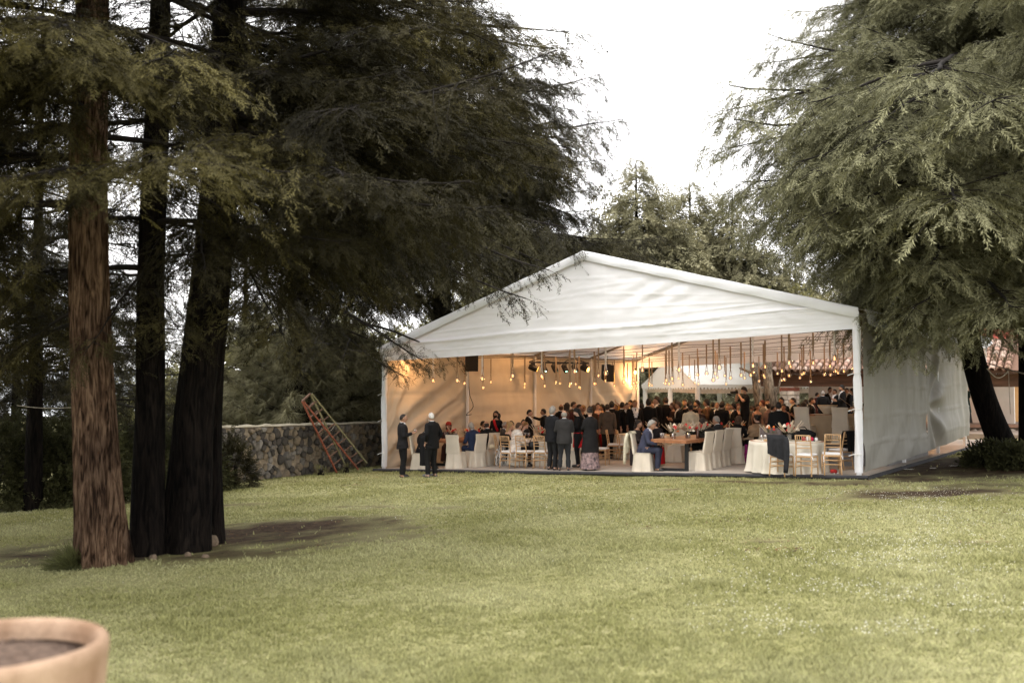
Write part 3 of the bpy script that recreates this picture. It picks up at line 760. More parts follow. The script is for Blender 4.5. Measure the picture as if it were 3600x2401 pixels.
def auto_limbs(P, n, z0, z1, Lfun, rng, pitch=(-0.05, 0.35), az=None):
    """boughs spiralling round a trunk path"""
    out = []; zs = P[:, 2]
    for i in range(n):
        f = (i + rng.random()) / n; z = z0 + (z1 - z0) * f
        p = np.array([np.interp(z, zs, P[:, 0]), np.interp(z, zs, P[:, 1]), z])
        a = (i * 2.39996 + rng.normal(0, .35)) if az is None else rng.uniform(*az)
        out.append((p, a, Lfun(f) * rng.uniform(0.7, 1.18), rng.uniform(*pitch) + 0.5 * max(0, f - .6)))
    return out
def limb_to(p0, p1, *a, style=None, **k): return (np.array(p0, float), np.array(p1, float)) + ((style,) if style else ())

def project(q):
    d = (q[0], q[1] * CT + (q[2] - CAMZ) * ST, -q[1] * ST + (q[2] - CAMZ) * CT)
    return 1800 + FPX * d[0] / d[1], 1200.5 - FPX * d[2] / d[1]
def off_tent(l, slack=115):
    """leave out the boughs that the gardeners cut away round the marquee: those that would hang before its roof, front or wall"""
    out = []
    for q in l:
        if np.ndim(q[1]) == 1: out.append(q); continue
        p, a, L, pi = q; ok = True
        for t in (.45, .7, .9, 1.05):
            e = (p[0] + math.sin(a) * L * t * math.cos(pi), p[1] + math.cos(a) * L * t * math.cos(pi), p[2] + L * t * math.sin(pi) - .2 * L * t * t - .15)
            if e[1] < 5: continue
            px, py = project(e); u, v = uv_of(e)
            if v > 0.5 and 0 < u < TW: 
                if e[2] < G(e[0], e[1]) + roof_h(u) + .5: ok = False
                continue
            k = (px - 1800) / FPX
            if px < 3030: yf = L0.y + AX[1] * (k * L0.y - L0.x) / (AX[0] - k * AX[1])
            else: yf = R0.y + DX[1] * (k * R0.y - R0.x) / (DX[0] - k * DX[1])
            if e[1] > yf + .4 and px > 1345: continue
            ry = np.interp(px, [1180, 1330, 2065, 3030, 3420], [1330, 1222, 885, 1085, 1190])
            if 1180 < px < 3420 and py > ry - slack: ok = False
            if 800 < px <= 1340 and py > 1260: ok = False
        if ok: out.append(q)
    return out
# ---- left foreground group: a brown fluted trunk and three dark ones
rngA = np.random.default_rng(11)
bA1 = gnd(372, 1985); bA2 = gnd(515, 1950); bA3 = gnd(650, 1935); bA4 = gnd(738, 1905)
def up(b, dx, dy, z): return (b.x + dx, b.y + dy, z)
def px_path(b, pts):
    """trunk points: (photo x, height) at the depth of the foot"""
    out = [(b.x, b.y, b.z - 0.15)]
    for (px, py) in pts:
        q = at(px, py, b.y); out.append(tuple(q))
    return out
tA1 = px_path(bA1, [(352, 1800), (335, 1500), (318, 1150), (308, 700), (318, 300), (330, -200), (335, -900), (335, -2200)])
tA2 = px_path(bA2, [(520, 1700), (528, 1400), (530, 1000), (545, 600), (560, 200), (570, -500), (570, -1500)])
tA3 = px_path(bA3, [(668, 1700), (690, 1400), (735, 1000), (770, 650), (795, 200), (810, -300), (810, -1200), (810, -2400)])
tA4 = px_path(bA4, [(732, 1600), (745, 1300), (768, 1000), (795, 650), (820, 250), (850, -400), (860, -1500)])
SKIP_HEAVY = False
def zP(path, z):
    p = np.array(path); return np.array([np.interp(z, p[:, 2], p[:, 0]), np.interp(z, p[:, 2], p[:, 1]), z])
HLA = lambda f: 5.4 - 3.2 * f
def limbsA(path, n, z0, z1, k, az=None, L=1.0):
    P = interp_path(path, 40); return auto_limbs(P, n, z0, z1, lambda f: (HLA(f)) * L, np.random.default_rng(k), (-.05, .3), az)
l1 = limbsA(tA1, 26, 4.6, 15, 1, None, 0.95) + limbsA(tA1, 7, 4.9, 7.2, 2, (rad(-150), rad(-60)), 0.95)
l1 += [limb_to(zP(tA1, 6.6), at(330, 190, 8.9), 0.06), limb_to(zP(tA1, 6.9), at(60, 130, 9.2), 0.05), limb_to(zP(tA1, 6.6), at(620, 170, 9.6), 0.08),
       limb_to(zP(tA1, 7.2), at(200, 60, 8.5), 0.06), limb_to(zP(tA1, 3.7), at(-90, 1330, 13.2), -0.02, r0=.07), limb_to(zP(tA1, 3.5), at(-60, 1290, 14.5), 0.03, r0=.05)]
l2 = limbsA(tA2, 14, 4.2, 13, 3, None, 0.9) + [limb_to(zP(tA2, 4.3), at(300, 1230, 12.4), 0.02), limb_to(zP(tA2, 4.0), at(640, 1180, 12.6), 0.04), limb_to(zP(tA2, 4.4), at(900, 900, 13.4), 0.05)]
l3 = limbsA(tA3, 17, 4.6, 15.5, 4, None, 1.0) + limbsA(tA3, 14, 4.6, 9.5, 5, (rad(30), rad(130)), 1.1)
l3 += [limb_to(zP(tA3, 6.0), at(1010, 470, 11.2), 0.05), limb_to(zP(tA3, 6.0), at(1180, 560, 11.8), 0.05), limb_to(zP(tA3, 7.0), at(1650, 350, 14.5), 0.05), limb_to(zP(tA3, 7.2), at(1900, 420, 16.5), 0.05),
       limb_to(zP(tA3, 7.6), at(1500, 120, 14), 0.06), limb_to(zP(tA3, 6.4), at(1450, 760, 16.5), 0.06), limb_to(zP(tA3, 6.6), at(1640, 800, 18.5), 0.08), limb_to(zP(tA3, 7.0), at(1980, 560, 19), 0.08),
       limb_to(zP(tA3, 5.2), at(1120, 1000, 14.5), 0.05), limb_to(zP(tA3, 5.4), at(1320, 1010, 17.5), 0.08), limb_to(zP(tA3, 8.2), at(1780, 60, 16), 0.06), limb_to(zP(tA3, 8.0), at(2000, 170, 18), 0.06)]
l4 = limbsA(tA4, 9, 5.0, 13.5, 6, None, 0.9) + [limb_to(zP(tA4, 5.0), at(1000, 1180, 13.5), 0.08), limb_to(zP(tA4, 5.6), at(1240, 830, 15), 0.06)]
kwA = dict(style='near')
l1, l2, l3, l4 = [off_tent(q) for q in (l1, l2, l3, l4)]
tree_from('cypress_tree', 'tall cypress with a brown fluted trunk, leftmost of the foreground trees', bA1, tA1, [0.305, 0.272, 0.256, 0.245, 0.232, 0.22, 0.19, 0.15, 0.04], l1, LEAF_NEAR, BARK_BROWN, flute=0.24, nf=8, seed=3, n=140, K=120, group='foreground cypresses on the left', **kwA)
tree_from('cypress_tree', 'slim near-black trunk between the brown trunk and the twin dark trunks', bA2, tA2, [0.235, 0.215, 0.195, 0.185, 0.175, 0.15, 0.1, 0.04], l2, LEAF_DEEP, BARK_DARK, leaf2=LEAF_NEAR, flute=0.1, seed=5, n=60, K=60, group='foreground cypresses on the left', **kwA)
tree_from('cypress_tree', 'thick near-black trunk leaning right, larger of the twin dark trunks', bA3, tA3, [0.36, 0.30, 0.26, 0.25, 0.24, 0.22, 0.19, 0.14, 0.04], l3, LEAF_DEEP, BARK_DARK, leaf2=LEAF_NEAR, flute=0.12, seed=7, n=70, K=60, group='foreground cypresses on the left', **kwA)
tree_from('cypress_tree', 'near-black trunk with the stone at its foot, right one of the twins', bA4, tA4, [0.23, 0.20, 0.18, 0.18, 0.18, 0.16, 0.11, 0.04], l4, LEAF_DEEP, BARK_DARK, leaf2=LEAF_NEAR, flute=0.1, seed=9, n=30, K=40, group='foreground cypresses on the left', **kwA)

# ---- big cypresses behind the wall and beside the marquee
def big_tree(label, x, y, H, z0, Lmax, n, leaf, seed, tr=0.35, extra=(), lean=(0, 0), barkm=BARK_DARK, power=0.75, group=None, style='mid', name='cypress_tree', pitch=(-.1, .3), lmin=.45, keep=None):
    b = (x, y, G(x, y)); rng = np.random.default_rng(seed)
    path = [(x, y, b[2] - .2), (x + lean[0] * .15, y + lean[1] * .15, b[2] + 2), (x + lean[0] * .5, y + lean[1] * .5, b[2] + H * .4), (x + lean[0] * .8, y + lean[1] * .8, b[2] + H * .7), (x + lean[0], y + lean[1], b[2] + H)]
    P = interp_path(path, 30)
    l = off_tent(auto_limbs(P, n, b[2] + z0, b[2] + H - .2, lambda f: Lmax * (1 - f) ** power + lmin, rng, pitch)) + list(extra)
    if keep: l = [q for q in l if np.ndim(q[1]) == 1 or keep(q)]
    return tree_from(name, label, b, path, [tr * 1.25, tr, tr * .75, tr * .40, 0.012], l, leaf, barkm, seed=seed, group=group, n=18, style=style)
exB = [limb_to((-7.2, 33.0, 5.6), at(1530, 1285, 26.6), 0.10, style='thin'), limb_to((-7.2, 33.0, 5.0), at(1420, 1320, 27.2), 0.10, style='thin'), limb_to((-7.2, 33.0, 8.6), at(1850, 1050, 24.4), 0.12, style='thin'),
       limb_to((-7.2, 33.0, 9.4), at(1930, 950, 24.6), 0.12, style='thin'), limb_to((-7.2, 33.0, 10.0), at(1990, 800, 25.5), 0.10), limb_to((-7.2, 33.0, 3.9), at(1290, 1230, 27.5), 0.05, style='thin')]
big_tree('huge dark drooping cypress left of the marquee, its boughs hanging before the gable', -7.2, 33.0, 20, 5.8, 8.0, 112, LEAF_MID, 21, 0.42, exB, keep=lambda q: math.sin(q[1]) > -.15 or q[0][2] > 11)
big_tree('tall dark cypress rising behind the left slope of the marquee roof', -2.6, 36.4, 19, 7.2, 7.0, 120, LEAF_MID, 22, 0.40, [limb_to((-2.6, 36.4, 11.5), at(2190, 420, 31), .05), limb_to((-2.6, 36.4, 10.5), at(2130, 560, 31), .05), limb_to((-2.6, 36.4, 12.5), at(2110, 260, 31), .05)])
big_tree('cypress beyond the left edge, near the camera, its boughs reaching in at the top', -8.2, 7.2, 16, 5.6, 5.0, 80, LEAF_NEAR, 171, 0.34, style='near')
big_tree('second cypress beyond the left edge, level with the brown trunk', -11.5, 12.5, 16, 4.6, 5.4, 80, LEAF_NEAR, 172, 0.34, style='near')
# ---- right-hand group
bD = gnd(3545, 1610); exD = []
def LD_filter(l):
    out = []
    for (p, a, L, pi) in l:
        west = max(0, -math.sin(a))            # points to the marquee
        lo = max(0.0, min(1.0, (9.0 - p[2]) / 3.0))
        L2 = L * (1 - .62 * west * lo)
        out.append((p, a, L2, pi))
    return out
tD = [(bD.x + .1, bD.y, bD.z - .2), tuple(at(3490, 1480, bD.y)), tuple(at(3440, 1330, bD.y)), tuple(at(3390, 1100, bD.y)), tuple(at(3360, 800, bD.y)), tuple(at(3370, 300, bD.y)), tuple(at(3400, -300, bD.y)), tuple(at(3420, -1200, bD.y))]
PD = interp_path(tD, 40)
lD = auto_limbs(PD, 190, bD.z + 4.2, bD.z + 17.5, lambda f: 6.4 * (1 - f) ** .6 + .5, np.random.default_rng(31), (-.1, .3))
lD = off_tent(LD_filter(lD), 110)
for (px, py, Y, z) in ((2560, 300, 22, 10.5), (2580, 420, 21, 9.6), (2600, 640, 22.5, 9.0), (2660, 780, 23, 8.4), (2700, 120, 23, 11), (2900, 770, 21.5, 8.8), (3140, 1225, 21.6, 6.0), (3170, 1130, 21.2, 6.8), (3190, 965, 21, 8.0), (3270, 930, 19.5, 7.8), (3340, 990, 20.5, 7.2), (3430, 1050, 21, 6.6), (3560, 1080, 18, 6.4), (3080, 880, 20.5, 8.0), (3350, 700, 16.5, 9), (3100, 500, 17.5, 10), (3500, 350, 16, 11), (3250, 250, 17, 11.5), (2850, 600, 19, 9)):
    lD.append(limb_to(zP(PD, z), at(px, py, Y), 0.10))
tree_from('cypress_tree', 'huge grey-green cypress on a slanting black trunk beside the marquee right wall', bD, tD, [0.44, 0.35, 0.31, 0.29, 0.26, 0.22, 0.14, 0.04], lD, LEAF_RIGHT, BARK_DARK, seed=33, n=24, K=36, style='weep')
big_tree('upright dark trunk close behind the slanting trunk at the right edge', 15.0, 28.5, 18, 5.0, 5.6, 70, LEAF_RIGHT, 34, 0.27, style='weep')
big_tree('upright dark trunk at the very right edge of the photo', 13.9, 24.6, 17, 4.6, 5.4, 70, LEAF_RIGHT, 36, 0.24, style='weep')
big_tree('cypress just beyond the right edge of the photo, its boughs reaching in at the top', 12.6, 17.0, 17, 5.5, 5.0, 70, LEAF_RIGHT, 38, 0.35, style='weep')
big_tree('cypress standing right of the marquee wall, beyond the edge of the photo', 17.2, 22.0, 17, 5.0, 5.4, 70, LEAF_RIGHT, 39, 0.35, style='weep')
# ---- trees behind the marquee
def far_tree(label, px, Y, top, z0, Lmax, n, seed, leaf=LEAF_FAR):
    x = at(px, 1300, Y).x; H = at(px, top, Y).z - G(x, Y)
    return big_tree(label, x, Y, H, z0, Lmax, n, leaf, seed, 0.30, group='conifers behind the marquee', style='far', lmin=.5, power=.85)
f1 = far_tree('mid-green conifer peeping over the marquee ridge, next to the big left cypress', 2240, 56, 545, 2.0, 7.2, 170, 41)
f2 = far_tree('pale grey-green conifer right of the ridge with a twin spiky top', 2430, 60, 630, 2.0, 7.2, 170, 42)
f3 = far_tree('pale conifer with the slim pointed top beside the right cypress', 2580, 58, 655, 2.0, 5.8, 150, 43)
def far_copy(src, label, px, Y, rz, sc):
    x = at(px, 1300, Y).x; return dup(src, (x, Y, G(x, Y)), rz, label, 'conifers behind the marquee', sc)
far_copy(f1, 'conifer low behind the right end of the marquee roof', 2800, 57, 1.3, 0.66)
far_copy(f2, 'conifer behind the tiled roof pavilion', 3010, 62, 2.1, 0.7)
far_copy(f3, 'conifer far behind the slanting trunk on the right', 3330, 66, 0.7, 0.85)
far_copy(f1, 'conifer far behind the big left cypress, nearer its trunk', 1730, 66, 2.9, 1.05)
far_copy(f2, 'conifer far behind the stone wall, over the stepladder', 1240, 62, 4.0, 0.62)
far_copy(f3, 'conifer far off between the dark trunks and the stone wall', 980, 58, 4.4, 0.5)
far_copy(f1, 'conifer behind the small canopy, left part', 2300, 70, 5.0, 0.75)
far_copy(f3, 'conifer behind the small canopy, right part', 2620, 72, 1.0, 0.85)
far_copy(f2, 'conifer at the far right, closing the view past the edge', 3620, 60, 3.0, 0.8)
# broad pale-leaved tree between the cypresses and the ridge
def broad_tree(label, px, Y, H, z0, Lmax, n, seed, leaf=LEAF_PALE, tr=.16, name='broadleaf_tree', group=None, barkm=BARK_GREY):
    x = at(px, 1300, Y).x; b = (x, Y, G(x, Y)); rng = np.random.default_rng(seed)
    path = [(x, Y, b[2] - .1), (x + .1, Y, b[2] + H * .3), (x - .1, Y, b[2] + H * .65), (x, Y, b[2] + H)]
    P = interp_path(path, 20)
    l = auto_limbs(P, n, b[2] + z0, b[2] + H - .1, lambda f: Lmax * math.sin(PI * (0.22 + .72 * f)) + .2, rng, (0.3, .8))
    return tree_from(name, label, b, path, [tr, tr * .8, tr * .5, .02], l, leaf, barkm, seed=seed, group=group, n=10, K=14, style='broad')
broad_tree('pale green broadleaf tree seen through the big cypress, left of the ridge', 1880, 48, 8.6, 2.5, 3.2, 42, 51)
broad_tree('pale green broadleaf bush-tree behind the left rake of the marquee', 1560, 46, 7.0, 2.0, 3.0, 36, 52)
broad_tree('yellow-green broadleaf tree just left of the ridge top', 2050, 52, 10.5, 4, 2.6, 34, 53)
broad_tree('small yellow-green broadleaf tree behind the right roof slope', 2760, 46, 6.3, 3, 2.4, 26, 54)
# slim dark tree at far left with bare lower stem
big_tree('slim dark tree with bare forked stems at the far left, before the pale hill', at(125, 1300, 21).x, 21, 11.5, 2.8, 3.4, 46, LEAF_MID, 61, 0.16, [limb_to(zP(np.array([(-10.2, 21, 0), (-10.2, 21, 9)]), 3.1), at(330, 1300, 20), 0.05)], style='thin')
big_tree('dark leafy conifer closing the left edge of the photo', at(-130, 1300, 18).x, 18, 12, 3.2, 4.2, 60, LEAF_MID, 62, 0.2, style='thin')
big_tree('small feathery conifer behind the slim black trunk', at(470, 1300, 24).x, 25, 6.5, 0.5, 2.2, 40, LEAF_MID, 63, 0.12, style='thin')
big_tree('low dark conifer behind the wall, right of the twin trunks', at(985, 1300, 35).x, 35, 8.5, 1.2, 2.8, 60, LEAF_MID, 64, 0.14, style='thin')
for i, (px, Y, H, lab) in enumerate(((-260, 25, 13, 'dark conifer beyond the left edge, behind the hedge'), (60, 29, 12, 'dark conifer behind the hedge, left of the slim forked tree'), (255, 32, 11, 'dark conifer behind the hedge just left of the brown trunk'), (860, 38, 13, 'dark conifer behind the left end of the stone wall'))):
    big_tree(lab, at(px, 1300, Y).x, Y, H, 1.6 + .4 * (i % 2), 3.2, 44, LEAF_MID, 160 + i, 0.15, style='mid')
# long-needled pine over the wall
def pine(label, px, py_base, Y, H, seed):
    Y += 3.0; H += .8; x = at(px, 1300, Y).x; b = (x, Y, G(x, Y)); path = [(x, Y, b[2] - .1), (x, Y, b[2] + H * .5), (x + .1, Y, b[2] + H)]
    P = interp_path(path, 16); l = auto_limbs(P, 64, b[2] + .8, b[2] + H, lambda f: 2.1 * (1 - f) ** .6 + .4, np.random.default_rng(seed), (.2, .6))
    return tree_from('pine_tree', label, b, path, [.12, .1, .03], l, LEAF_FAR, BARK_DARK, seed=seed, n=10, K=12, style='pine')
pine('weeping long-needled pine behind the stone wall, left of the stepladder', 1035, 1500, 30.5, 4.6, 71)
pine('long-needled pine behind the left end of the stone wall', 900, 1500, 32, 5.0, 73)
pine('long-needled pine behind the wall, straight above the stepladder feet', 1150, 1500, 35, 5.2, 74)
broad_tree('pale broadleaf tree far behind the left end of the stone wall', 930, 46, 9.5, 2.0, 3.2, 40, 55)
broad_tree('pale broadleaf tree far behind the stepladder', 1180, 47, 9.0, 2.0, 3.2, 40, 56)
broad_tree('pale broadleaf tree glimpsed between the slim and thick dark trunks', 590, 44, 8.0, 2.0, 2.6, 34, 57)
pine('smaller long-needled pine behind the wall, right of the stepladder', 1240, 1500, 33, 3.8, 72)
# hedge and low growth at the far left
def bush(name, label, cat, c, size, n, leaf, seed, tpl=TPL, scale=.9, group=None):
    rng = np.random.default_rng(seed); d = norm(rng.normal(0, 1, (n, 3))); d[:, 2] = np.abs(d[:, 2]) * 1.1 - .15
    r = rng.uniform(.55, 1.0, n) ** .5 * (1 + .25 * np.sin(d[:, 0] * 5 + seed) * np.sin(d[:, 1] * 4))
    p = d * r[:, None] * np.array(size); k = p[:, 2] > -0.02; p, d = p[k], d[k]
    fv = place_sprays(p, d + rng.normal(0, .35, p.shape) - np.array([0, 0, .25]), rng.normal(0, .6, len(p)), scale * rng.uniform(.6, 1.2, len(p)), tpl)
    t = thing(name, label, cat, tuple(c), 0, group)
    put('foliage', np_mesh('foliage', fv, np.arange(len(fv)).reshape(-1, 3)), leaf, t)
    st = MB()
    for i in range(9):
        a = rng.uniform(0, 6.3); e = np.array([math.cos(a) * .5, math.sin(a) * .5, .75]) * np.array(size)
        st.tube([(0.1 * math.cos(a), .1 * math.sin(a), -.05), tuple(e * .5 + np.array([0, 0, .05])), tuple(e)], [.03, .02, .008], 5)
    st.build('stem', TWIG, t, True); return t
for i, (px, Y, sz, lab) in enumerate(((-60, 21.6, (2.0, 1.2, 1.9), 'dark clipped hedge bush at the left edge'), (110, 21.9, (1.7, 1.1, 2.0), 'dark hedge bush below the slim forked tree'), (255, 22.3, (1.5, 1.1, 2.1), 'dark hedge bush just left of the brown trunk'),
                                      (420, 23.2, (1.4, 1.0, 1.6), 'dark bush seen between the brown and the slim trunk'), (610, 24.4, (1.5, 1.0, 1.7), 'dark bush seen between the slim and the twin trunks'))):
    p = at(px, 1500, Y); bush('hedge_bush', lab, 'bush', (p.x, Y, G(p.x, Y)), sz, 2400, LEAF_HEDGE, 80 + i, TPL_LITE, .8, group='dark hedge on the left')
for i, (px, Y, sz, lab) in enumerate(((815, 25.2, (.6, .5, 1.3), 'feathery bush at the left end of the stone wall'), (3525, 24.6, (1.0, .7, .5), 'leafy dark shrub round the foot of the slanting trunk'), (3610, 23.4, (.8, .6, .45), 'leafy dark shrub at the right edge of the photo'))):
    p = at(px, 1500, Y); bush('shrub', lab, 'shrub', (p.x, Y, G(p.x, Y)), sz, 900, LEAF_HEDGE if i else LEAF_MID, 90 + i, TPL if i == 0 else TPL_B, .9)
for i, (px, py) in enumerate(((185, 1770), (235, 1765), (32, 1772))):
    p = gnd(px, py); bush('sapling', ('pale-leaved sapling before the dark hedge, middle of the three', 'pale-leaved sapling before the dark hedge, nearest the brown trunk', 'pale-leaved sapling before the dark hedge, at the left edge')[i], 'sapling', tuple(p), (.20, .2, .5 - .06 * i), 42, LEAF_PALE, 95 + i, TPL_B, .7)
p = gnd(270, 1990); bush('grass_tuft', 'tall grass tuft at the left foot of the brown trunk', 'grass tuft', tuple(p), (.28, .22, .12), 200, mk('tuft_green', (0.10, 0.105, 0.035), .8, island=.4), 99, TPL_P, .8)
for i, px in enumerate((1125, 1215)):
    p = gnd(px, 1672 - i * 8); bush('weed', ('weed at the wall foot under the stepladder', 'weed at the wall foot right of the stepladder')[i], 'weed', (p.x, p.y + .1, p.z), (.18, .15, .25), 40, LEAF_PALE, 104 + i, TPL_B, .5)
# ------------------------------------------------------------------ rubble stone wall on the left
def clip_poly(poly, nx, ny, d):
    out = []
    for i in range(len(poly)):
        a, b = poly[i], poly[(i + 1) % len(poly)]; da = a[0] * nx + a[1] * ny - d; db = b[0] * nx + b[1] * ny - d
        if da <= 0: out.append(a)
        if (da < 0 < db) or (db < 0 < da):
            t = da / (da - db); out.append((a[0] + (b[0] - a[0]) * t, a[1] + (b[1] - a[1]) * t))
    return out
def voronoi(pts, bounds):
    x0, x1, y0, y1 = bounds; cells = []
    for i, p in enumerate(pts):
        poly = [(x0, y0), (x1, y0), (x1, y1), (x0, y1)]
        near = sorted((j for j in range(len(pts)) if j != i), key=lambda j: (pts[j][0] - p[0]) ** 2 + (pts[j][1] - p[1]) ** 2)[:18]
        for j in near:
            q = pts[j]; nx, ny = q[0] - p[0], q[1] - p[1]; d = (q[0] ** 2 + q[1] ** 2 - p[0] ** 2 - p[1] ** 2) / 2
            poly = clip_poly(poly, nx, ny, d)
            if len(poly) < 3: break
        cells.append(poly)
    return cells
def stone_mesh(poly, depth, rnd):
    """a rough stone: the outline rounded, its face bulging out along -y (local x, z plane)"""
    cx = sum(p[0] for p in poly) / len(poly); cy = sum(p[1] for p in poly) / len(poly)
    P = []
    for i in range(len(poly)):                            # cut the corners
        a, b = poly[i], poly[(i + 1) % len(poly)]
        for t in (0.22, 0.78): P.append((a[0] + (b[0] - a[0]) * t - cx, a[1] + (b[1] - a[1]) * t - cy))
    n = len(P); m = MB(); vs = []
    for (k, d) in ((0.985, 0.0), (0.94, depth * .65), (0.78, depth)):
        for p in P:
            j = 1 + rnd.uniform(-.05, .05); vs.append((p[0] * k * j, -d * (1 + rnd.uniform(-.15, .15)), p[1] * k * j))
    vs.append((0, -depth * 1.08, 0)); fs = []
    for r in range(2):
        for i in range(n): j = (i + 1) % n; fs.append((r * n + i, r * n + n + i, r * n + n + j, r * n + j)[::-1])
    for i in range(n): fs.append((2 * n + (i + 1) % n, 2 * n + i, 3 * n)[::-1])
    m.v, m.f, m.m = vs, fs, [0] * len(fs); return m, (cx, cy)
STONE_M = [mk('stone_dark', (0.058, 0.052, 0.046), 0.9, 0.45, 5, .6, 18), mk('stone_grey', (0.13, 0.118, 0.103), 0.9, 0.4, 6, .6, 18), mk('stone_brown', (0.165, 0.132, 0.092), 0.9, 0.35, 6, .6, 18), mk('stone_pale', (0.21, 0.195, 0.175), 0.9, 0.3, 6, .6, 18)]
MORTAR = mk('wall_mortar', (0.25, 0.205, 0.15), 0.95, 0.45, 7, .8, 30)
def build_wall():
    a = gnd(700, 1717); b = gnd(1385, 1630); d = Vector((b.x - a.x, b.y - a.y, 0)); Lw = d.length; yaw = math.atan2(d.y, d.x)
    za, zb = a.z, b.z; ta = at(700, 1507, a.y).z; tb = at(1385, 1486, b.y).z
    t = thing('stone_wall', 'rubble stone wall with pale capping, left of the marquee', 'wall', (a.x, a.y, a.z), yaw)
    gz = lambda x: (zb - za) * x / Lw; tz = lambda x: (ta - za) + (tb - ta) * x / Lw
    def body(p, q):
        x = Lw * p; return (x, 0.0 + .012 * fbm(x * 3, q * 6, 1), gz(x) - .1 + (tz(x) - gz(x) + .1) * q)
    m = MB(); m.grid(body, 40, 10)
    n0 = len(m.v); m.grid(lambda p, q: (Lw * p, .42 * q, tz(Lw * p)), 10, 1); m.grid(lambda p, q: (Lw * (1 - p), .42, gz(Lw * (1 - p)) - .1 + (tz(Lw * (1 - p)) - gz(Lw * (1 - p)) + .1) * q), 10, 1)
    m.grid(lambda p, q: (0, .42 * (1 - p), -.1 + (tz(0) + .1) * q), 1, 1)
    m.build('wall_core', MORTAR, t)
    cap = MB()
    def capf(p, q):
        x = Lw * p; an = q * PI; return (x, .2 - .26 * math.cos(an), tz(x) + .005 + .045 * math.sin(an) ** .6 + .05 * fbm(x * 2.2, q * 2, 2) * math.sin(an))
    cap.grid(capf, 60, 8); cap.build('capping', mk('wall_cap', (0.30, 0.27, 0.20), 0.95, 0.4, 5, .6, 20), t, True)
    rnd = random.Random(5); pts = []; tries = 0; H = max(tz(0), tz(Lw) - gz(Lw)) + .1
    while tries < 9000:
        tries += 1; p = (rnd.uniform(0, Lw), rnd.uniform(0, 1)); x = p[0]; h = tz(x) - gz(x)
        q = (x, p[1] * h); rmin = rnd.choice((.10, .14, .2, .27, .34))
        if all((q[0] - o[0]) ** 2 * .8 + (q[1] - o[1]) ** 2 * 1.0 > ((rmin + o[2]) / 2) ** 2 for o in pts): pts.append((*q, rmin))
    cells = voronoi([p[:2] for p in pts], (0, Lw, 0, H)); k = 0
    for p, c in zip(pts, cells):
        if len(c) < 3: continue
        h = tz(p[0]) - gz(p[0]); c = clip_poly(c, 0, 1, h - .02)
        if len(c) < 3: continue
        ar = abs(sum(c[i][0] * c[(i + 1) % len(c)][1] - c[(i + 1) % len(c)][0] * c[i][1] for i in range(len(c)))) / 2
        if ar < .006 or k >= 298: continue
        ms, (cx, cy) = stone_mesh(c, rnd.uniform(.035, .11), rnd); k += 1
        mt = rnd.choices(STONE_M, (6, 5, 4, .8 if ar < .04 else .1))[0]
        ms.build('stone', mt, t, False, loc=(cx, -.004, gz(cx) + cy))
    return t
build_wall()

# ------------------------------------------------------------------ stepladder leaning over
def bar(a, b, w, name, mat, parent, o=None):
    return MB().tube([a, b], w, 4, phase=PI / 4).build(name, mat, parent)
def build_ladder():
    YL = gnd(1185, 1662).y; RED = mk('ladder_red', (0.27, 0.085, 0.05), 0.6, 0.35, 9); GRN = mk('ladder_green', (0.24, 0.22, 0.12), 0.6, 0.3, 9); RUST = mk('ladder_rust', (0.17, 0.10, 0.07), .7, .3, 9)
    f1 = gnd(1185, 1662); f1b = gnd(1216, 1640); f2 = gnd(1259, 1651); f2b = gnd(1291, 1628)
    tl = at(1062, 1411, 28.6); tr = at(1091, 1384, 28.9); q_ = f1.y
    b1l, b1r = at(1184, 1661, q_ - .45), at(1215, 1637, q_ - .15); b2l, b2r = at(1259, 1650, q_ - .1), at(1290, 1628, q_ + .25)
    t = thing('stepladder', 'tall rusty red and green stepladder leaning by the stone wall', 'ladder', f1); o = f1
    S = lambda v: v - o
    for (p, q, m, nm) in ((tl, b1l, RED, 'rail'), (tr, b1r, GRN, 'rail'), (tl + Vector((.03, .06, 0)), b2l, RED, 'rail'), (tr + Vector((.03, .06, 0)), b2r, GRN, 'rail')):
        bar(S(p), S(q), .030, nm, m, t)
    bar(S(tl), S(tr), .035, 'top_bar', RUST, t)
    for k in range(1, 9):
        f = k / 9.0; bar(S(tl.lerp(b1l, f)), S(tr.lerp(b1r, f)), .024, 'rung', RUST, t)
    for k in range(1, 10, 1):
        f = k / 9.6; bar(S(tl.lerp(b2l, f)), S(tr.lerp(b2r, f)), .018, 'rung', RUST, t)
    pts = [S(tl.lerp(b1l, .42) * .5 + tr.lerp(b1r, .42) * .5), S(tr.lerp(b1r, .52)), S(tr.lerp(b2r, .43)), S(tr.lerp(b2r, .40))]
    MB().tube([Vector(p) for p in interp_path(pts, 10)], .010, 5).build('rope', mk('rope', (.3, .26, .2)), t)
build_ladder()

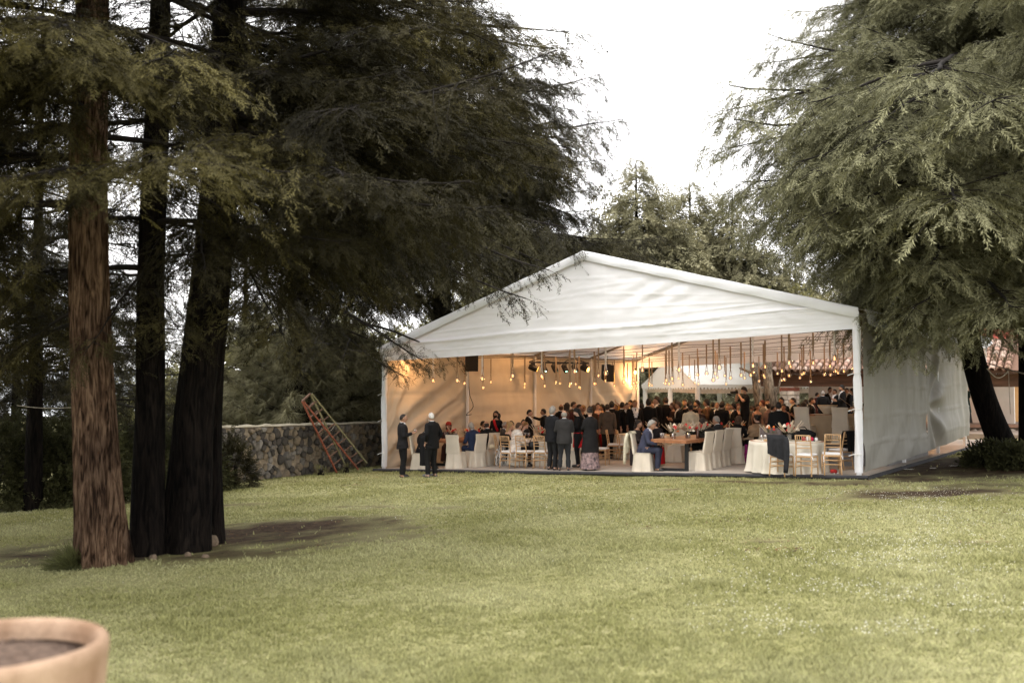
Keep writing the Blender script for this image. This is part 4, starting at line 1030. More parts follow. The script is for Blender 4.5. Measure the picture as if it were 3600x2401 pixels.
# ------------------------------------------------------------------ terracotta planter close to the camera
def build_pot():
    TER = mk('terracotta', (0.23, 0.140, 0.085), 0.92, 0.16, 6.0, 0.6, 60, col2=(0.42, 0.295, 0.205), stretch=(1, 1, .45), detail=9); SOILM = mk('pot_soil', (0.07, 0.047, 0.034), .95, .5, 30, .9, 60, col2=(.17, .115, .085))
    D = 3.55; c = at(-30, 2262, D); R = .392
    t = thing('planter', 'large round terracotta planter full of bare soil, close to the camera', 'planter', (c.x, c.y, c.z - .62))
    MB().lathe([(R * .80, -.05), (R * .86, .0), (R * .95, .3), (R * .985, .52), (R * .99, .555), (R * 1.0, .575), (R * 1.0, .60), (R * .985, .617), (R * .96, .625), (R * .915, .623), (R * .89, .61), (R * .885, .57), (R * .875, .42)], 72).build('bowl', TER, t, True)
    MB().lathe([(R * .88, .548), (R * .5, .562), (0.0001, .555)], 40, wob=lambda a, z: 1).build('soil', SOILM, t, True)
    st = MB(); rnd = random.Random(4)
    for _ in range(150):
        a = rnd.random() * 6.28; r = R * .80 * rnd.random() ** .5; s = rnd.uniform(.006, .016); st.ball((r * math.cos(a), r * math.sin(a), .557), (s, s * .8, s * .6), 6, 4)
    o = st.build('soil_crumbs', SOILM, t); o['kind'] = 'stuff'
build_pot()
# stones at the trunk feet
for i, (px, py, s, lab) in enumerate(((742, 1918, .13, 'pale pointed stone leaning on the right dark trunk foot'), (660, 1955, .05, 'small stone in the soil before the thick dark trunk'), (722, 1962, .05, 'small stone in the soil before the right dark trunk'), (538, 1967, .06, 'small stone at the foot of the slim black trunk'))):
    p = gnd(px, py); rnd = random.Random(i)
    t = thing('rock', lab, 'rock', p)
    MB().ball((0, 0, s * .45), (s, s * .8, s * .75), 9, 6, fn=lambda d: 1 + .28 * fbm(d.x * 1.6 + i, d.y * 1.6, d.z * 1.6)).build('stone_body', mk('rock_tan', (.15, .11, .075), .9, .3, 12, .5, 30), t)
for i, (px, py, s) in enumerate(((3195, 1652, .09), (3110, 1665, .07), (3355, 1640, .10), (3280, 1648, .06))):
    p = gnd(px, py)
    t = thing('paper_scrap', ('pale scrap on the dark soil below the marquee right wall, middle', 'pale scrap on the dark soil nearest the front right leg', 'pale scrap on the dark soil nearest the slanting trunk', 'smallest pale scrap on the dark soil by the right wall')[i], 'litter', p)
    MB().grid(lambda a, b: ((a - .5) * s * 2.4, (b - .5) * s * 1.2, .012 + .02 * math.sin(a * 5 + b * 3) ** 2), 6, 4).build('scrap', mk('scrap_pale', (.42, .40, .36)), t)
# black bag under the lifted wall end
def bag():
    p = gnd(3345, 1542); t = thing('plastic_sheet', 'crumpled black plastic sheet under the far end of the marquee wall', 'plastic sheet', p, YAW)
    MB().ball((0, 0, .08), (.55, .3, .22), 18, 10, fn=lambda d: 1 + .35 * fbm(d.x * 3, d.y * 3, d.z * 4)).build('sheet', mk('black_plastic', (.02, .02, .022), .35, .2, 5, .5, 14, spec=.5), t)
bag()
# guy ropes on the right
def guy(a, b, sag, r, label):
    pts = [a.lerp(b, k / 14) - Vector((0, 0, sag * math.sin(PI * k / 14))) for k in range(15)]
    o = MB().tube([p - a for p in pts], r, 5).build('guy_rope', mk('rope_pale', (.40, .35, .27), .8, .25, 20), None, True, loc=a); tag(o, label, 'rope', 'ropes on the right')
ga = T(TW + .05, 12.7, 3.05)
guy(ga, at(3660, 1328, 20.5), .05, .016, 'pale taut guy rope running from the marquee wall to the right edge')
guy(ga + Vector((0, 0, .02)), at(3432, 1205, 26.5), .06, .012, 'thin rope going up from the marquee wall to the slanting trunk')
guy(at(3470, 1296, 25.6), at(3545, 1303, 27), .22, .014, 'slack looped rope tied between two right-hand trunks')
guy(at(3545, 1300, 26.6), at(3552, 1455, 26.4), -.0, .009, 'thin rope hanging straight down beside the right-hand trunk')
guy(at(60, 1425, 20), at(262, 1432, 15), .03, .005, 'thin pale line stretched behind the brown trunk on the left')

# ------------------------------------------------------------------ small scalloped canopy behind the marquee
def build_canopy():
    p = [at(2268, 1372, 47), at(2452, 1372, 43.5), at(2690, 1372, 46.5)]
    b0 = Vector((p[0].x, p[0].y, G(p[0].x, p[0].y))); b1 = Vector((p[1].x, p[1].y, 0)); e = Vector((b1.x - b0.x, b1.y - b0.y, 0)); W1 = e.length; yaw = math.atan2(e.y, e.x); W2 = 9.0
    CF = mk('canopy_fabric', (.74, .72, .68), .5, .06, 2, transl=.3)
    t = thing('canopy', 'small white peaked canopy with scalloped edge behind the marquee', 'canopy', b0, yaw)
    gl = lambda x, y: G(*(Vector((b0.x, b0.y, 0)) + Matrix.Rotation(yaw, 3, 'Z') @ Vector((x, y, 0)))[:2]) - b0.z
    EV = at(2452, 1352, 43.5).z - b0.z; PK = at(2340, 1272, 47).z - b0.z + .25
    # gable roof with its ridge running back from the peak
    for (xa, xb) in ((-.1, W1 / 2), (W1 + .1, W1 / 2)):
        MB().grid(lambda a, b, xa=xa, xb=xb: (xa + (xb - xa) * a, -.1 + (W2 + .2) * b, EV + (PK - EV) * a - .06 * math.sin(PI * a) + .015 * math.sin(b * 40)), 10, 24).build('roof_sheet', CF, t, True)
    MB().grid(lambda a, b: (W1 * a, -.06 - .01 * math.sin(a * 30), EV + (PK - EV) * (1 - abs(a - .5) * 2) * b), 24, 6).build('gable_sheet', CF, t, True)
    def val(P0, P1, n):
        m = MB(); a = Vector(P0); b = Vector(P1)
        for i in range(n):
            q0, q1 = a.lerp(b, i / n), a.lerp(b, (i + 1) / n); mid = (q0 + q1) / 2; d = Vector((0, 0, 1))
            m.add([q0, q1, q1 - d * .12, mid - d * .24, q0 - d * .12], [(0, 1, 2, 3, 4)])
        return m
    val((-.12, -.12, EV), (W1 + .12, -.12, EV), 22).build('scalloped_valance', CF, t); val((W1 + .12, -.12, EV), (W1 + .12, W2, EV), 46).build('scalloped_valance', CF, t)
    val((-.12, W2, EV), (-.12, -.12, EV), 46).build('scalloped_valance', CF, t)
    for (x, y) in ((0, 0), (W1, 0), (W1, W2 / 2), (W1, W2), (0, W2), (0, W2 / 2), (W1 / 2, 0)):
        lg = MB().box((x, y, (EV + gl(x, y)) / 2), (.06, .06, EV - gl(x, y))).build('leg', ALU, t)
        MB().grid(lambda a, b: (x + (.11 - .05 * b * b + .02 * math.sin(a * 20)) * math.cos(a * 6.283), y + (.11 - .05 * b * b) * math.sin(a * 6.283), EV - .2 - (EV - .2 - gl(x, y)) * b), 10, 10).build('curtain', CF, lg, True)
    # lower cloth band under the valance
    MB().grid(lambda a, b: (W1 * a, .05, EV - .18 - .22 * b + .05 * math.sin(PI * a) * b), 20, 2).build('cloth_band', mk('canopy_inner', (.55, .45, .36), .7, transl=.3), t, True)
    MB().grid(lambda a, b: (W1 + .02, .1 + (W2 - .1) * a, EV - .18 - .22 * b), 20, 2).build('cloth_band', mk('canopy_inner', (.55, .45, .36)), t, True)
    # curly white paper streamers
    for (px, py0, py1, Y, lab) in ((2484, 1365, 1388, 45, 'curly white streamer hanging left, behind the crowd'), (2551, 1360, 1398, 45.5, 'longest curly white streamer behind the crowd'), (2598, 1360, 1385, 46, 'curly white streamer next to the raised camera')):
        a, b = at(px, py0, Y), at(px + 2, py1, Y)
        pts = [a.lerp(b, k / 24) + Vector((.035 * math.sin(k * 1.3), .035 * math.cos(k * 1.3), 0)) for k in range(25)]
        o = MB().tube([q - a for q in pts], .018, 4).build('paper_streamer', mk('streamer_white', (.7, .68, .64)), None, True, loc=a); tag(o, lab, 'streamer', 'curly streamers')
build_canopy()
# two-stemmed pale trunk behind the marquee
def forked_tree():
    Y = 42.0; a = at(2672, 1440, Y); b = (a.x, Y, G(a.x, Y))
    t = thing('forked_tree', 'pale two-stemmed tree standing behind the crowd, left of the stone column', 'tree', b); o = Vector(b)
    S = lambda pts: [at(px, py, Y + dy) - o for (px, py, dy) in pts]
    BK = bark('bark_pale', (.15, .12, .09), (.30, .26, .20), .6)
    for (pts, r) in (([(2678, 1490, 0), (2668, 1420, 0), (2658, 1340, 0), (2652, 1290, .1), (2648, 1240, .2), (2640, 1190, .4)], [.2, .19, .17, .16, .14, .08]),
                     ([(2716, 1490, .3), (2712, 1420, .3), (2704, 1370, .3), (2700, 1320, .3), (2700, 1270, .4), (2706, 1180, .5)], [.26, .25, .24, .2, .17, .1])):
        MB().tube([Vector(p) for p in interp_path([tuple(q) for q in S(pts)], 20)], [float(x) for x in np.interp(np.linspace(0, 1, 20), np.linspace(0, 1, 6), r)], 10).build('trunk', BK, t, True)
    for pts in ([(2712, 1410, .3), (2725, 1392, .3), (2735, 1370, .3), (2745, 1330, .4)], [(2658, 1330, 0), (2640, 1312, -.1), (2622, 1302, -.3), (2600, 1294, -.4)]):
        MB().tube([Vector(p) for p in interp_path([tuple(q) for q in S(pts)], 10)], [.09, .085, .08, .075, .07, .06, .055, .05, .045, .03], 8).build('limb', BK, t, True)
    cr = bpy.data.objects.new('crown', None); COL.objects.link(cr); cr.parent = t; rg = np.random.default_rng(3)
    for k in range(22):
        q = S([(2650 + random.uniform(-10, 60), 1215 + random.uniform(-30, 30), .3)])[0]
        put_bough(cr, 'broad', q + Vector((0, .4, .3)), random.uniform(-1.3, 1.3), random.uniform(.8, 1.7), random.uniform(.3, .9), LEAF_FAR, rg)
forked_tree()
# ------------------------------------------------------------------ tiled pavilion with stone columns behind the right half
def build_pavilion():
    Y = 43.0; c = at(2770, 1440, Y); base = Vector((c.x, Y, G(c.x, Y)))
    yaw = YAW + rad(2); t = thing('pavilion', 'open pavilion with barrel-tiled roof, stone columns and a white wall', 'pavilion', base, yaw)
    Rz = Matrix.Rotation(-yaw, 3, 'Z'); loc = lambda v: Rz @ (v - base)
    TILE = [mk('tile_pink', (.34, .21, .16), .8, .25, 5), mk('tile_pale', (.42, .31, .25), .8, .25, 5), mk('tile_tan', (.27, .17, .12), .8, .25, 5)]
    WOODB = mk('beam_wood', (.085, .045, .028), .7, .35, 3, .4, 30, stretch=(.3, 3, 3)); LIME = mk('lime_wall', (.62, .58, .53), .85, .06, 2); FL = mk('terrace_floor', (.25, .2, .16), .9, .2, 2)
    zt = at(2770, 1320, Y).z - base.z; L = 12.0; x0 = -1.35
    # terrace slab
    MB().box((x0 + L / 2, 2.2, .14), (L + .6, 6.2, .72)).build('terrace', FL, t)
    # beams
    MB().box((x0 + L / 2, 0.1, zt - .22), (L, .34, .52)).build('beam', WOODB, t); MB().box((x0 + .1, 2.6, zt - .22), (.3, 5.0, .48)).build('beam', WOODB, t)
    MB().box((x0 + L / 2, -.38, zt + .10), (L + .2, .06, .12)).build('fascia', WOODB, t)
    for k in range(12): MB().box((x0 + .4 + k * (L - .8) / 11, -.10, zt + .04), (.14, .6, .1)).build('rafter_end', WOODB, t)
    rs = MB(); slope = rad(24); rl = 3.4
    rs.add([(x0 - .1, -.42, zt + .14), (x0 + L + .1, -.42, zt + .14), (x0 + L + .1, -.42 + rl * math.cos(slope), zt + .14 + rl * math.sin(slope)), (x0 + 1.4, -.42 + rl * math.cos(slope), zt + .14 + rl * math.sin(slope))], [(0, 1, 2, 3)])
    roof = rs.build('roof', mk('roof_bed', (.16, .09, .06), .9), t)
    tm = MB(); n = 8; ln = .42
    for s, rr, tt in ((0, .115, 0), (1, .095, .018)):
        pass
    vs = []; fs = []
    for i in range(2):
        r = (.125, .10)[i]
        for k in range(n + 1): a = PI * k / n; vs.append((r * math.cos(a), ln * i, r * math.sin(a)))
    for i in range(2):
        r = (.105, .08)[i]
        for k in range(n + 1): a = PI * k / n; vs.append((r * math.cos(a), ln * i, r * math.sin(a)))
    w = n + 1
    for k in range(n): fs += [(k, k + 1, w + k + 1, w + k), (2 * w + k, 3 * w + k, 3 * w + k + 1, 2 * w + k + 1), (k, 2 * w + k, 2 * w + k + 1, k + 1)]
    tm.v, tm.f, tm.m = vs, fs, [0] * len(fs); tmesh = tm.mesh('roof_tile', True); rnd = random.Random(3)
    cnt = 0
    for row in range(8):
        for col in range(int(L / .27)):
            x = x0 + .05 + col * .27 + (.0 if row % 2 == 0 else .0); yy = row * .36
            if x < x0 + yy * .45 or cnt >= 296 or x > x0 + 10.2: continue
            cnt += 1
            o = put('roof_tile', tmesh, rnd.choice(TILE), roof); o.location = (x + rnd.uniform(-.012, .012), -.52 + yy * math.cos(slope), zt + .16 + yy * math.sin(slope) + rnd.uniform(0, .012)); o.rotation_euler = (slope + rnd.uniform(-.03, .03), 0, rnd.uniform(-.03, .03))
    # stone columns with a brick-red head
    def column(x, y, w, ht, nst):
        cb = MB().box((x, y, ht / 2), (w - .06, w - .06, ht)).build('column', mk('col_mortar', (.42, .38, .33), .95, .2, 9), t)
        z = .0; k = 0; rn = random.Random(int(x * 10) + 3)
        while z < ht - .3:
            h = rn.uniform(.16, .30)
            for face in (0, 1, 2):
                u = -w / 2
                while u < w / 2 - .05:
                    l = min(rn.uniform(.22, .45), w / 2 - u)
                    if w / 2 - u - l < .1: l = w / 2 - u
                    cx = u + l / 2; dd = rn.uniform(.0, .025)
                    pos, size = {0: ((x + cx, y - w / 2 + .02 - dd, z + h / 2), (l - .025, .09, h - .025)), 1: ((x - w / 2 + .02 - dd, y + cx, z + h / 2), (.09, l - .025, h - .025)), 2: ((x + w / 2 - .02 + dd, y + cx, z + h / 2), (.09, l - .025, h - .025))}[face]
                    MB().box((0, 0, 0), size, bev=.018).build('stone', rn.choice(CST), cb, loc=pos); u += l
            z += h
        MB().box((x, y, ht - .13), (w + .06, w + .06, .16)).build('column_head', mk('brick_red', (.20, .07, .045), .85, .3, 8), t)
    CST = [mk('col_stone_a', (.58, .54, .48), .9, .15, 8, .5, 25), mk('col_stone_b', (.47, .43, .37), .9, .2, 8, .5, 25), mk('col_stone_c', (.66, .62, .56), .9, .12, 8, .5, 25)]
    cl = loc(at(2768, 1440, Y - .2)); column(cl.x, .15, .62, zt - .48, 12)
    cr = loc(at(3030, 1400, 38.8)); column(cr.x, .15, .62, zt - .48, 12)
    # white wall at the back
    wl = loc(at(2800, 1400, 44.0)).x
    MB().box((wl + 4.2, 3.6, (zt + .3) / 2), (8.6, .25, zt + .3)).build('wall', LIME, t)
    # slatted boards under the eaves
    for k in range(4): MB().box((2.0 + k * 1.9, 1.2, zt + .06 + .12), (.7, .5, .03), rz=.3).build('eave_board', mk('board_pale', (.45, .36, .27)), t)
    return t, base, yaw
PAV, PAVB, PAVY = build_pavilion()
# a lit wall lamp of the pavilion
# ------------------------------------------------------------------ ochre house at the far right
def build_house():
    Y = 41; c = at(3400, 1500, Y); b = Vector((c.x, Y, G(c.x, Y) + 0.0)); zf = at(3400, 1490, Y).z - b.z
    t = thing('house', 'ochre-walled house with a red tiled roof edge and stone-faced step at the far right', 'house', b)
    OC = mk('ochre_wall', (.46, .26, .11), .85, .1, 2)
    MB().box((1.5, 2.0, zf / 2 - .2), (9, 4.2, zf + .4)).build('terrace', mk('terrace_stonebase', (.16, .12, .09), .9, .3, 4), t)
    MB().box((1.0, 2.6, zf + 1.5), (6.5, .25, 3.0)).build('wall', OC, t)
    MB().box((1.32, 2.44, zf + 1.0), (1.1, .06, 2.0)).build('door', mk('door_grey', (.22, .17, .13), .6), t)
    MB().box((2.6, 2.44, zf + 1.35), (1.2, .06, 1.3)).build('window', mk('window_amber', (.3, .16, .07), .4), t)
    RF = mk('roof_red', (.36, .07, .045), .8, .25, 5)
    rf = MB(); rf.add([(-2.5, 1.2, zf + 3.0), (5, 1.2, zf + 3.0), (5, 3.4, zf + 4.0), (-2.5, 3.4, zf + 4.0)], [(0, 1, 2, 3)]); rf.box((1.2, 1.2, zf + 2.93), (7.6, .1, .16)); r_ = rf.build('roof', RF, t)
    for k in range(22): MB().tube([(-2.3 + k * .34, 1.08, zf + 3.06), (-2.3 + k * .34, 3.4, zf + 4.06)], .12, 8).build('roof_tile', RF, r_)
    rnd = random.Random(8)
    for row in range(2):
        x = -1.5
        while x < 3.5:
            w = rnd.uniform(.25, .5); h = .24
            MB().ball((0, 0, 0), (w / 2, .14, h / 2), 9, 6, fn=lambda d: 1 + .2 * fbm(d.x * 2 + x, d.y * 2, d.z * 2)).build('stone', mk('step_stone', (.36, .31, .25), .9, .3, 6), t, True, loc=(x + w / 2, -.12, zf - .30 - row * .30)); x += w + .02
    MB().box((1.2, -.1, zf - .08), (6.5, .35, .12)).build('step', mk('step_tile', (.26, .15, .1), .8), t)
    return b, zf
HB, HZ = build_house()
# white pier with pinkish tiles seen between the right trunks
p = at(3505, 1215, 36)
# ------------------------------------------------------------------ hanging glass candle globes
def globe_proto():
    t = thing('hanging_globe', 'x', 'hanging light', (0, 0, -50))
    prof = [(.030, .050), (.034, .045)] + [(.062 * math.sin(a), .062 * math.cos(a) - .012) for a in np.linspace(.6, PI, 9)]
    MB().lathe(prof, 14).build('glass_globe', glass('globe_glass', (1, .95, .9), .25), t, True)
    MB().lathe([(.036, .048), (.036, .058), (.030, .058)], 12).build('collar', mk('collar_metal', (.10, .07, .05), .4, metal=.6), t)
    fl = MB().lathe([(.0001, -.05), (.018, -.047), (.018, -.03), (.009, -.025), (.015, -.010), (.011, .006), (.0001, .024)], 8).build('flame', emis('flame_globe', (1.0, .42, .14), 2.4), t)
    r = MB()
    for s in (-1, 1): r.add([(s * .034 - .006, -.002, .05), (s * .034 + .006, .002, .05), (.012, 0, .29), (-.012, 0, .29)], [(0, 1, 2, 3)])
    r.build('ribbon_loop', RIB, t)
    q = MB(); q.add([(-.024, 0, .285), (.024, 0, .285), (.024, .003, 1.0), (-.024, .003, 1.0)], [(0, 1, 2, 3)]); q.build('ribbon', RIB, t)
    return t
RIB = mk('ribbon_tan', (.36, .27, .19), .7, .15, 6, transl=.2)
RIBW = mk('ribbon_white', (.72, .70, .70), .7, .1, 6, transl=.2)
def build_globes():
    pr = globe_proto(); rnd = random.Random(12); first = True; kids = list(pr.children)
    rows = 8; n = 0
    ORD = ('leftmost', 'second from left', 'third from left', 'fourth from left', 'fifth from left', 'sixth from left', 'middle one', 'sixth from right', 'fifth from right', 'fourth from right', 'third from right', 'second from right', 'rightmost')
    rowname = ('front row', 'second row', 'third row', 'fourth row', 'fifth row', 'sixth row', 'seventh row', 'rearmost row')
    for r in range(rows):
        v = .75 + 2.0 * r
        us = [1.35, 2.32, 3.2, 4.3, 5.3, 6.4, 7.35, 8.45, 9.5, 10.6, 11.5, 12.4, 13.5] if r == 0 else [(.8 + k * 1.06 + rnd.uniform(-.35, .35)) for k in range(13)]
        for k, u in enumerate(us):
            h = 2.74 + rnd.uniform(-.06, .06) if r == 0 else rnd.uniform(2.40, 2.78)
            top = 3.51
            p = T(u, v + rnd.uniform(-.04, .04), h)
            if r == 0:
                px = int(round(1800 + p.x / p.y * FPX))
                ords = ('leftmost', 'second from left', 'third from left', 'fourth from left', 'fifth from left', 'sixth from left', 'middle', 'sixth from right', 'fifth from right', 'fourth from right', 'third from right', 'second from right', 'rightmost')
                lab = 'glass candle globe on a ribbon, %s in the front row' % ords[k]
            else:
                lab = 'glass candle globe on a tan ribbon, %s in the %s' % (ORD[k], rowname[r])
            o = thing('hanging_globe', lab, 'hanging light', p, rnd.uniform(-.8, .8) - .3, 'glass globes hanging in the marquee', 1.15 if r == 0 else .98)
            sc = 1.15 if r == 0 else .98
            for c in kids:
                d = c.copy(); COL.objects.link(d); d.parent = o
                if c.name.startswith('ribbon') and not c.name.startswith('ribbon_loop'):
                    d.location = (0, 0, .285 - .285 * ((top - h) / sc - .285) / .715); d.scale = (1, 1, ((top - h) / sc - .285) / .715)
                if c.name.startswith('ribbon') and r == 0 and k % 2 == 0:
                    d.material_slots[0].link = 'OBJECT'; d.material_slots[0].material = RIBW
            n += 1
    for c in kids: bpy.data.objects.remove(c)
    bpy.data.objects.remove(pr)
build_globes()
# lit bulbs; the ridge and left slope ones are added
def bulb(p, label, watts, r=.07):
    t = thing('light_bulb', label, 'bulb', p)
    MB().ball((0, 0, 0), r, 12, 8).build('glass_bulb', emis('bulb_glow', (1.0, .55, .20), 14), t, True)
    MB().lathe([(.03, r * .8), (.035, r + .07), (.02, r + .1)], 10).build('socket', mk('socket_black', (.02, .02, .02)), t)
    MB().tube([(0, 0, r + .09), (.02, 0, r + .3)], .008, 5).build('cord', mk('socket_black', (.02, .02, .02)), t)
    l = bpy.data.lights.new('bulb_light', 'POINT'); l.energy = watts; l.color = (1.0, .52, .22); l.shadow_soft_size = .12
    o = bpy.data.objects.new('bulb_light', l); COL.objects.link(o); o.parent = t; o.location = (0, 0, -.22)
bulb(T(.35, 16.0, 3.15), 'bright bare bulb glowing at the back left corner of the marquee', 45)
bulb(T(.45, 1.0, 3.60), 'bare bulb glowing under the left end of the front valance', 28)
bulb(T(7.0, 8.0, 5.25), 'added unseen bulb under the middle of the marquee ridge', 150)  # added lamp, kept out of view, to light the inside
bulb(T(12.5, 11.5, 3.75), 'bare bulb under the right roof slope near the back', 85)
bulb(T(2.0, 7.2, 4.12), 'added unseen bulb under the left roof slope above the dancers', 58)  # added lamp, raised out of view behind the valance
lp = PAVB + Matrix.Rotation(PAVY, 3, 'Z') @ Vector((4.6, 2.6, at(2900, 1325, 43).z - PAVB.z - .1))
bulb(lp, 'amber bulb under the pavilion eaves in front of its white wall', 60, .06)
# loudspeakers hung in the roof
def speaker(p, rz, label, tilt):
    t = thing('loudspeaker', label, 'loudspeaker', p, rz, 'hanging loudspeakers', .80); t.rotation_euler = (tilt, 0, rz)
    BK = mk('speaker_black', (.012, .011, .011), .6)
    m = MB(); m.add([(-.27, -.24, -.42), (.27, -.24, -.42), (.2, .26, -.30), (-.2, .26, -.30), (-.27, -.24, .42), (.27, -.24, .42), (.2, .26, .42), (-.2, .26, .42)], [(0, 3, 2, 1), (4, 5, 6, 7), (0, 1, 5, 4), (1, 2, 6, 5), (2, 3, 7, 6), (3, 0, 4, 7)]); m.build('cabinet', BK, t)
    MB().box((0, -.252, 0), (.48, .02, .78)).build('grille', mk('grille_grey', (.025, .022, .02), .8, .3, 60, .4, 120), t)
    MB().tube([(0, 0, .42), (.02, .05, .9)], .012, 5).build('chain', BK, t); MB().box((0, 0, .44), (.3, .1, .04)).build('bracket', BK, t)
speaker(T(.75, 3.5, 3.42), YAW + rad(40), 'black loudspeaker hung before the left wall, nearer the front', .25)
speaker(T(1.0, 12.3, 3.05), YAW + rad(58), 'black loudspeaker hung near the back left corner', .08)
# stage-light bar with six lamps
def stage_lights():
    a, b = T(.75, 7.0, 3.42), T(1.1, 10.6, 3.42); BK = mk('fixture_black', (.012, .011, .012), .5, spec=.4)
    t = thing('truss_bar', 'black lighting bar slung under the roof along the left wall', 'lighting bar', a); MB().tube([(0, 0, 0), b - a], .035, 8).build('bar', BK, t)
    c = MB(); rnd = random.Random(2)
    c.tube([Vector(q) for q in interp_path([(0, 0, .02), tuple((b - a) * .2 + Vector((0, 0, .12))), tuple((b - a) * .45 + Vector((.05, 0, -.06))), tuple((b - a) * .7 + Vector((0, 0, .14))), tuple((b - a))], 20)], .018, 5); c.build('cable', BK, t)
    labs = ('stage lamp with amber lens, leftmost on the lighting bar', 'stage lamp with green dot, second from left on the bar', 'stage lamp with green dot, third from left on the bar', 'stage lamp with green dot, fourth from left on the bar', 'stage lamp with green dot, fifth from left on the bar', 'stage lamp with bright amber lens, rightmost on the bar')
    for i in range(6):
        p = a.lerp(b, (i + .3) / 5.7) - Vector((0, 0, .04)); amb = i in (0, 5)
        aim = (T(5.0 + i * .3, 10.5, 1.3) - p).normalized() if amb else (Vector((.35, -.55, -.75))).normalized()
        t = thing('stage_lamp', labs[i], 'stage light', p, 0, 'lamps on the lighting bar')
        MB().box((0, 0, -.04), (.16, .12, .1)).build('yoke', BK, t)
        q = Vector((0, 0, -.16)); r_ = .105 if not amb else .12
        MB().tube([q - aim * .16, q - aim * .12, q + aim * .08, q + aim * .17], [r_ * .6, r_ * .95, r_, r_ * .9], 12).build('housing', BK, t, True)
        MB().tube([q + aim * .172, q + aim * .178], r_ * .78 if amb else .022, 12).build('lens', emis('lens_amber', (1, .45, .08), 5) if amb else emis('lens_green', (.45, 1, .7), 8), t)
        if amb:
            l = bpy.data.lights.new('lamp_beam', 'SPOT'); l.energy = 260; l.color = (1, .50, .10); l.spot_size = rad(48); l.spot_blend = .5; l.shadow_soft_size = .08
            o = bpy.data.objects.new('lamp_beam', l); COL.objects.link(o); o.parent = t; o.location = q + aim * .2; o.rotation_euler = aim.to_track_quat('-Z', 'Y').to_euler()
stage_lights()
# power lead down the left wall
pts = [T(.1, 4.2, 3.6), T(.12, 4.22, 2.4), T(.16, 4.4, 1.9), T(.12, 4.1, 1.65), T(.18, 4.0, 1.60), T(.2, 4.25, 1.62)]
o = MB().tube([Vector(q) - pts[0] for q in interp_path([tuple(q) for q in pts], 18)], .012, 5).build('power_lead', mk('socket_black', (.02, .02, .02)), None, True, loc=pts[0]); tag(o, 'black power lead looped against the left tent wall', 'cable')

# ------------------------------------------------------------------ furniture
GOLD = mk('chair_wood', (.50, .31, .155), .45, .15, 14, spec=.4); CUSH = mk('cushion_white', (.74, .73, .73), .8, .04, 5); COVER = mk('slip_cover', (.60, .53, .43), .85, .07, 4, .25, 60)
LINEN = mk('table_linen', (.60, .55, .46), .85, .07, 3, .2, 60); TABLEW = mk('table_wood', (.30, .13, .06), .45, .25, 3, stretch=(6, 1, 6)); BLKM = mk('black_steel', (.02, .02, .02), .5, metal=.4)
def chiavari_proto(label, loc, rz):
    t = thing('banquet_chair', label, 'chair', loc, rz, 'gold slatted-back chairs')    # faces -y, back at +y
    def rod(name, a, b, r, r2=None): return MB().tube([a, Vector(a).lerp(Vector(b), .5), b], [r, r * 1.12, r2 or r], 7).build(name, GOLD, t, True)
    for s in (-1, 1):
        MB().tube([Vector(q) for q in interp_path([(s * .185, .235, 0), (s * .175, .185, .44), (s * .17, .195, .62), (s * .165, .25, .92)], 9)], .0165, 7).build('leg', GOLD, t, True)
        MB().tube([(s * .195, -.205, 0), (s * .19, -.19, .44)], [.013, .0175], 7).build('leg', GOLD, t, True)
        for z in (.2, .3): rod('stretcher', (s * .19, -.20, z), (s * .18, .20, z), .010)
    for z in (.22, .32): rod('stretcher', (-.19, -.197, z), (.19, -.197, z), .010); 
    for z in (.24, .34): rod('stretcher', (-.18, .205, z), (.18, .205, z), .010)
    MB().box((0, 0, .435), (.40, .40, .035), bev=.01).build('seat_frame', GOLD, t)
    MB().box((0, -.005, .475), (.39, .39, .05), bev=.018).build('cushion', CUSH, t)
    for z, y, nm in ((.915, .247, 'top_rail'), (.79, .222, 'back_rail'), (.71, .209, 'back_rail'), (.63, .197, 'back_rail')): rod(nm, (-.165, y, z), (.165, y, z), .013 if nm == 'top_rail' else .010)
    for k in range(6): x = -.125 + k * .05; rod('spindle', (x, .222, .79), (x, .247, .915), .0075)
    st = MB(); st.tube([(.17, .19, .46), (.20, .2, .42), (.19, .22, .30)], .009, 4); st.build('tie_ribbon', CUSH, t)
    MB().tube([(-.17, .19, .46), (-.2, .2, .42), (-.22, .21, .36)], .009, 4).build('tie_ribbon', CUSH, t)
    return t
def cover_chair(label, loc, rz):
    t = thing('covered_chair', label, 'chair', loc, rz, 'chairs in cream slipcovers')
    def skirt(a, b):
        an = a * 2 * PI; h = .475 * (1 - b); c_, s_ = math.cos(an), math.sin(an)
        k = max(abs(c_), abs(s_)) ** .82; r = (.225 + .045 * b ** 1.4 + .020 * b * math.sin(7 * an + 1) + .012 * b * math.sin(15 * an)) / k
        return (r * c_, r * s_ * 1.02, h)
    m = MB(); m.grid(skirt, 56, 7); m.lathe([(.0001, .482), (.1, .482)], 8)
    m.grid(lambda a, b: ((a - .5) * .47, (b - .5) * .46, .476 + .008 * math.sin(PI * a) * math.sin(PI * b)), 6, 6); m.build('seat_cover', COVER, t, True)
    def back(a, b):
        an = a * 2 * PI; z = .44 + .55 * b; y = .205 + .085 * b; w = .215 + .012 * math.cos(b * 5) + .006 * math.sin(an * 5 + b * 9); d = .032 + .004 * math.sin(b * 7)
        c_, s_ = math.cos(an), math.sin(an); return (w * math.copysign(abs(c_) ** .3, c_), y + d * math.copysign(abs(s_) ** .5, s_), z)
    m = MB(); m.grid(back, 28, 10); o0 = len(m.v); m.add([back(k / 28, 1) for k in range(28)], [tuple(range(28))]); m.build('back_cover', COVER, t, True)
    for x in (-1, 1):
        for y in (-1, 1): MB().box((x * .19, y * .19, .2), (.035, .035, .4)).build('leg', BLKM, t)
    return t
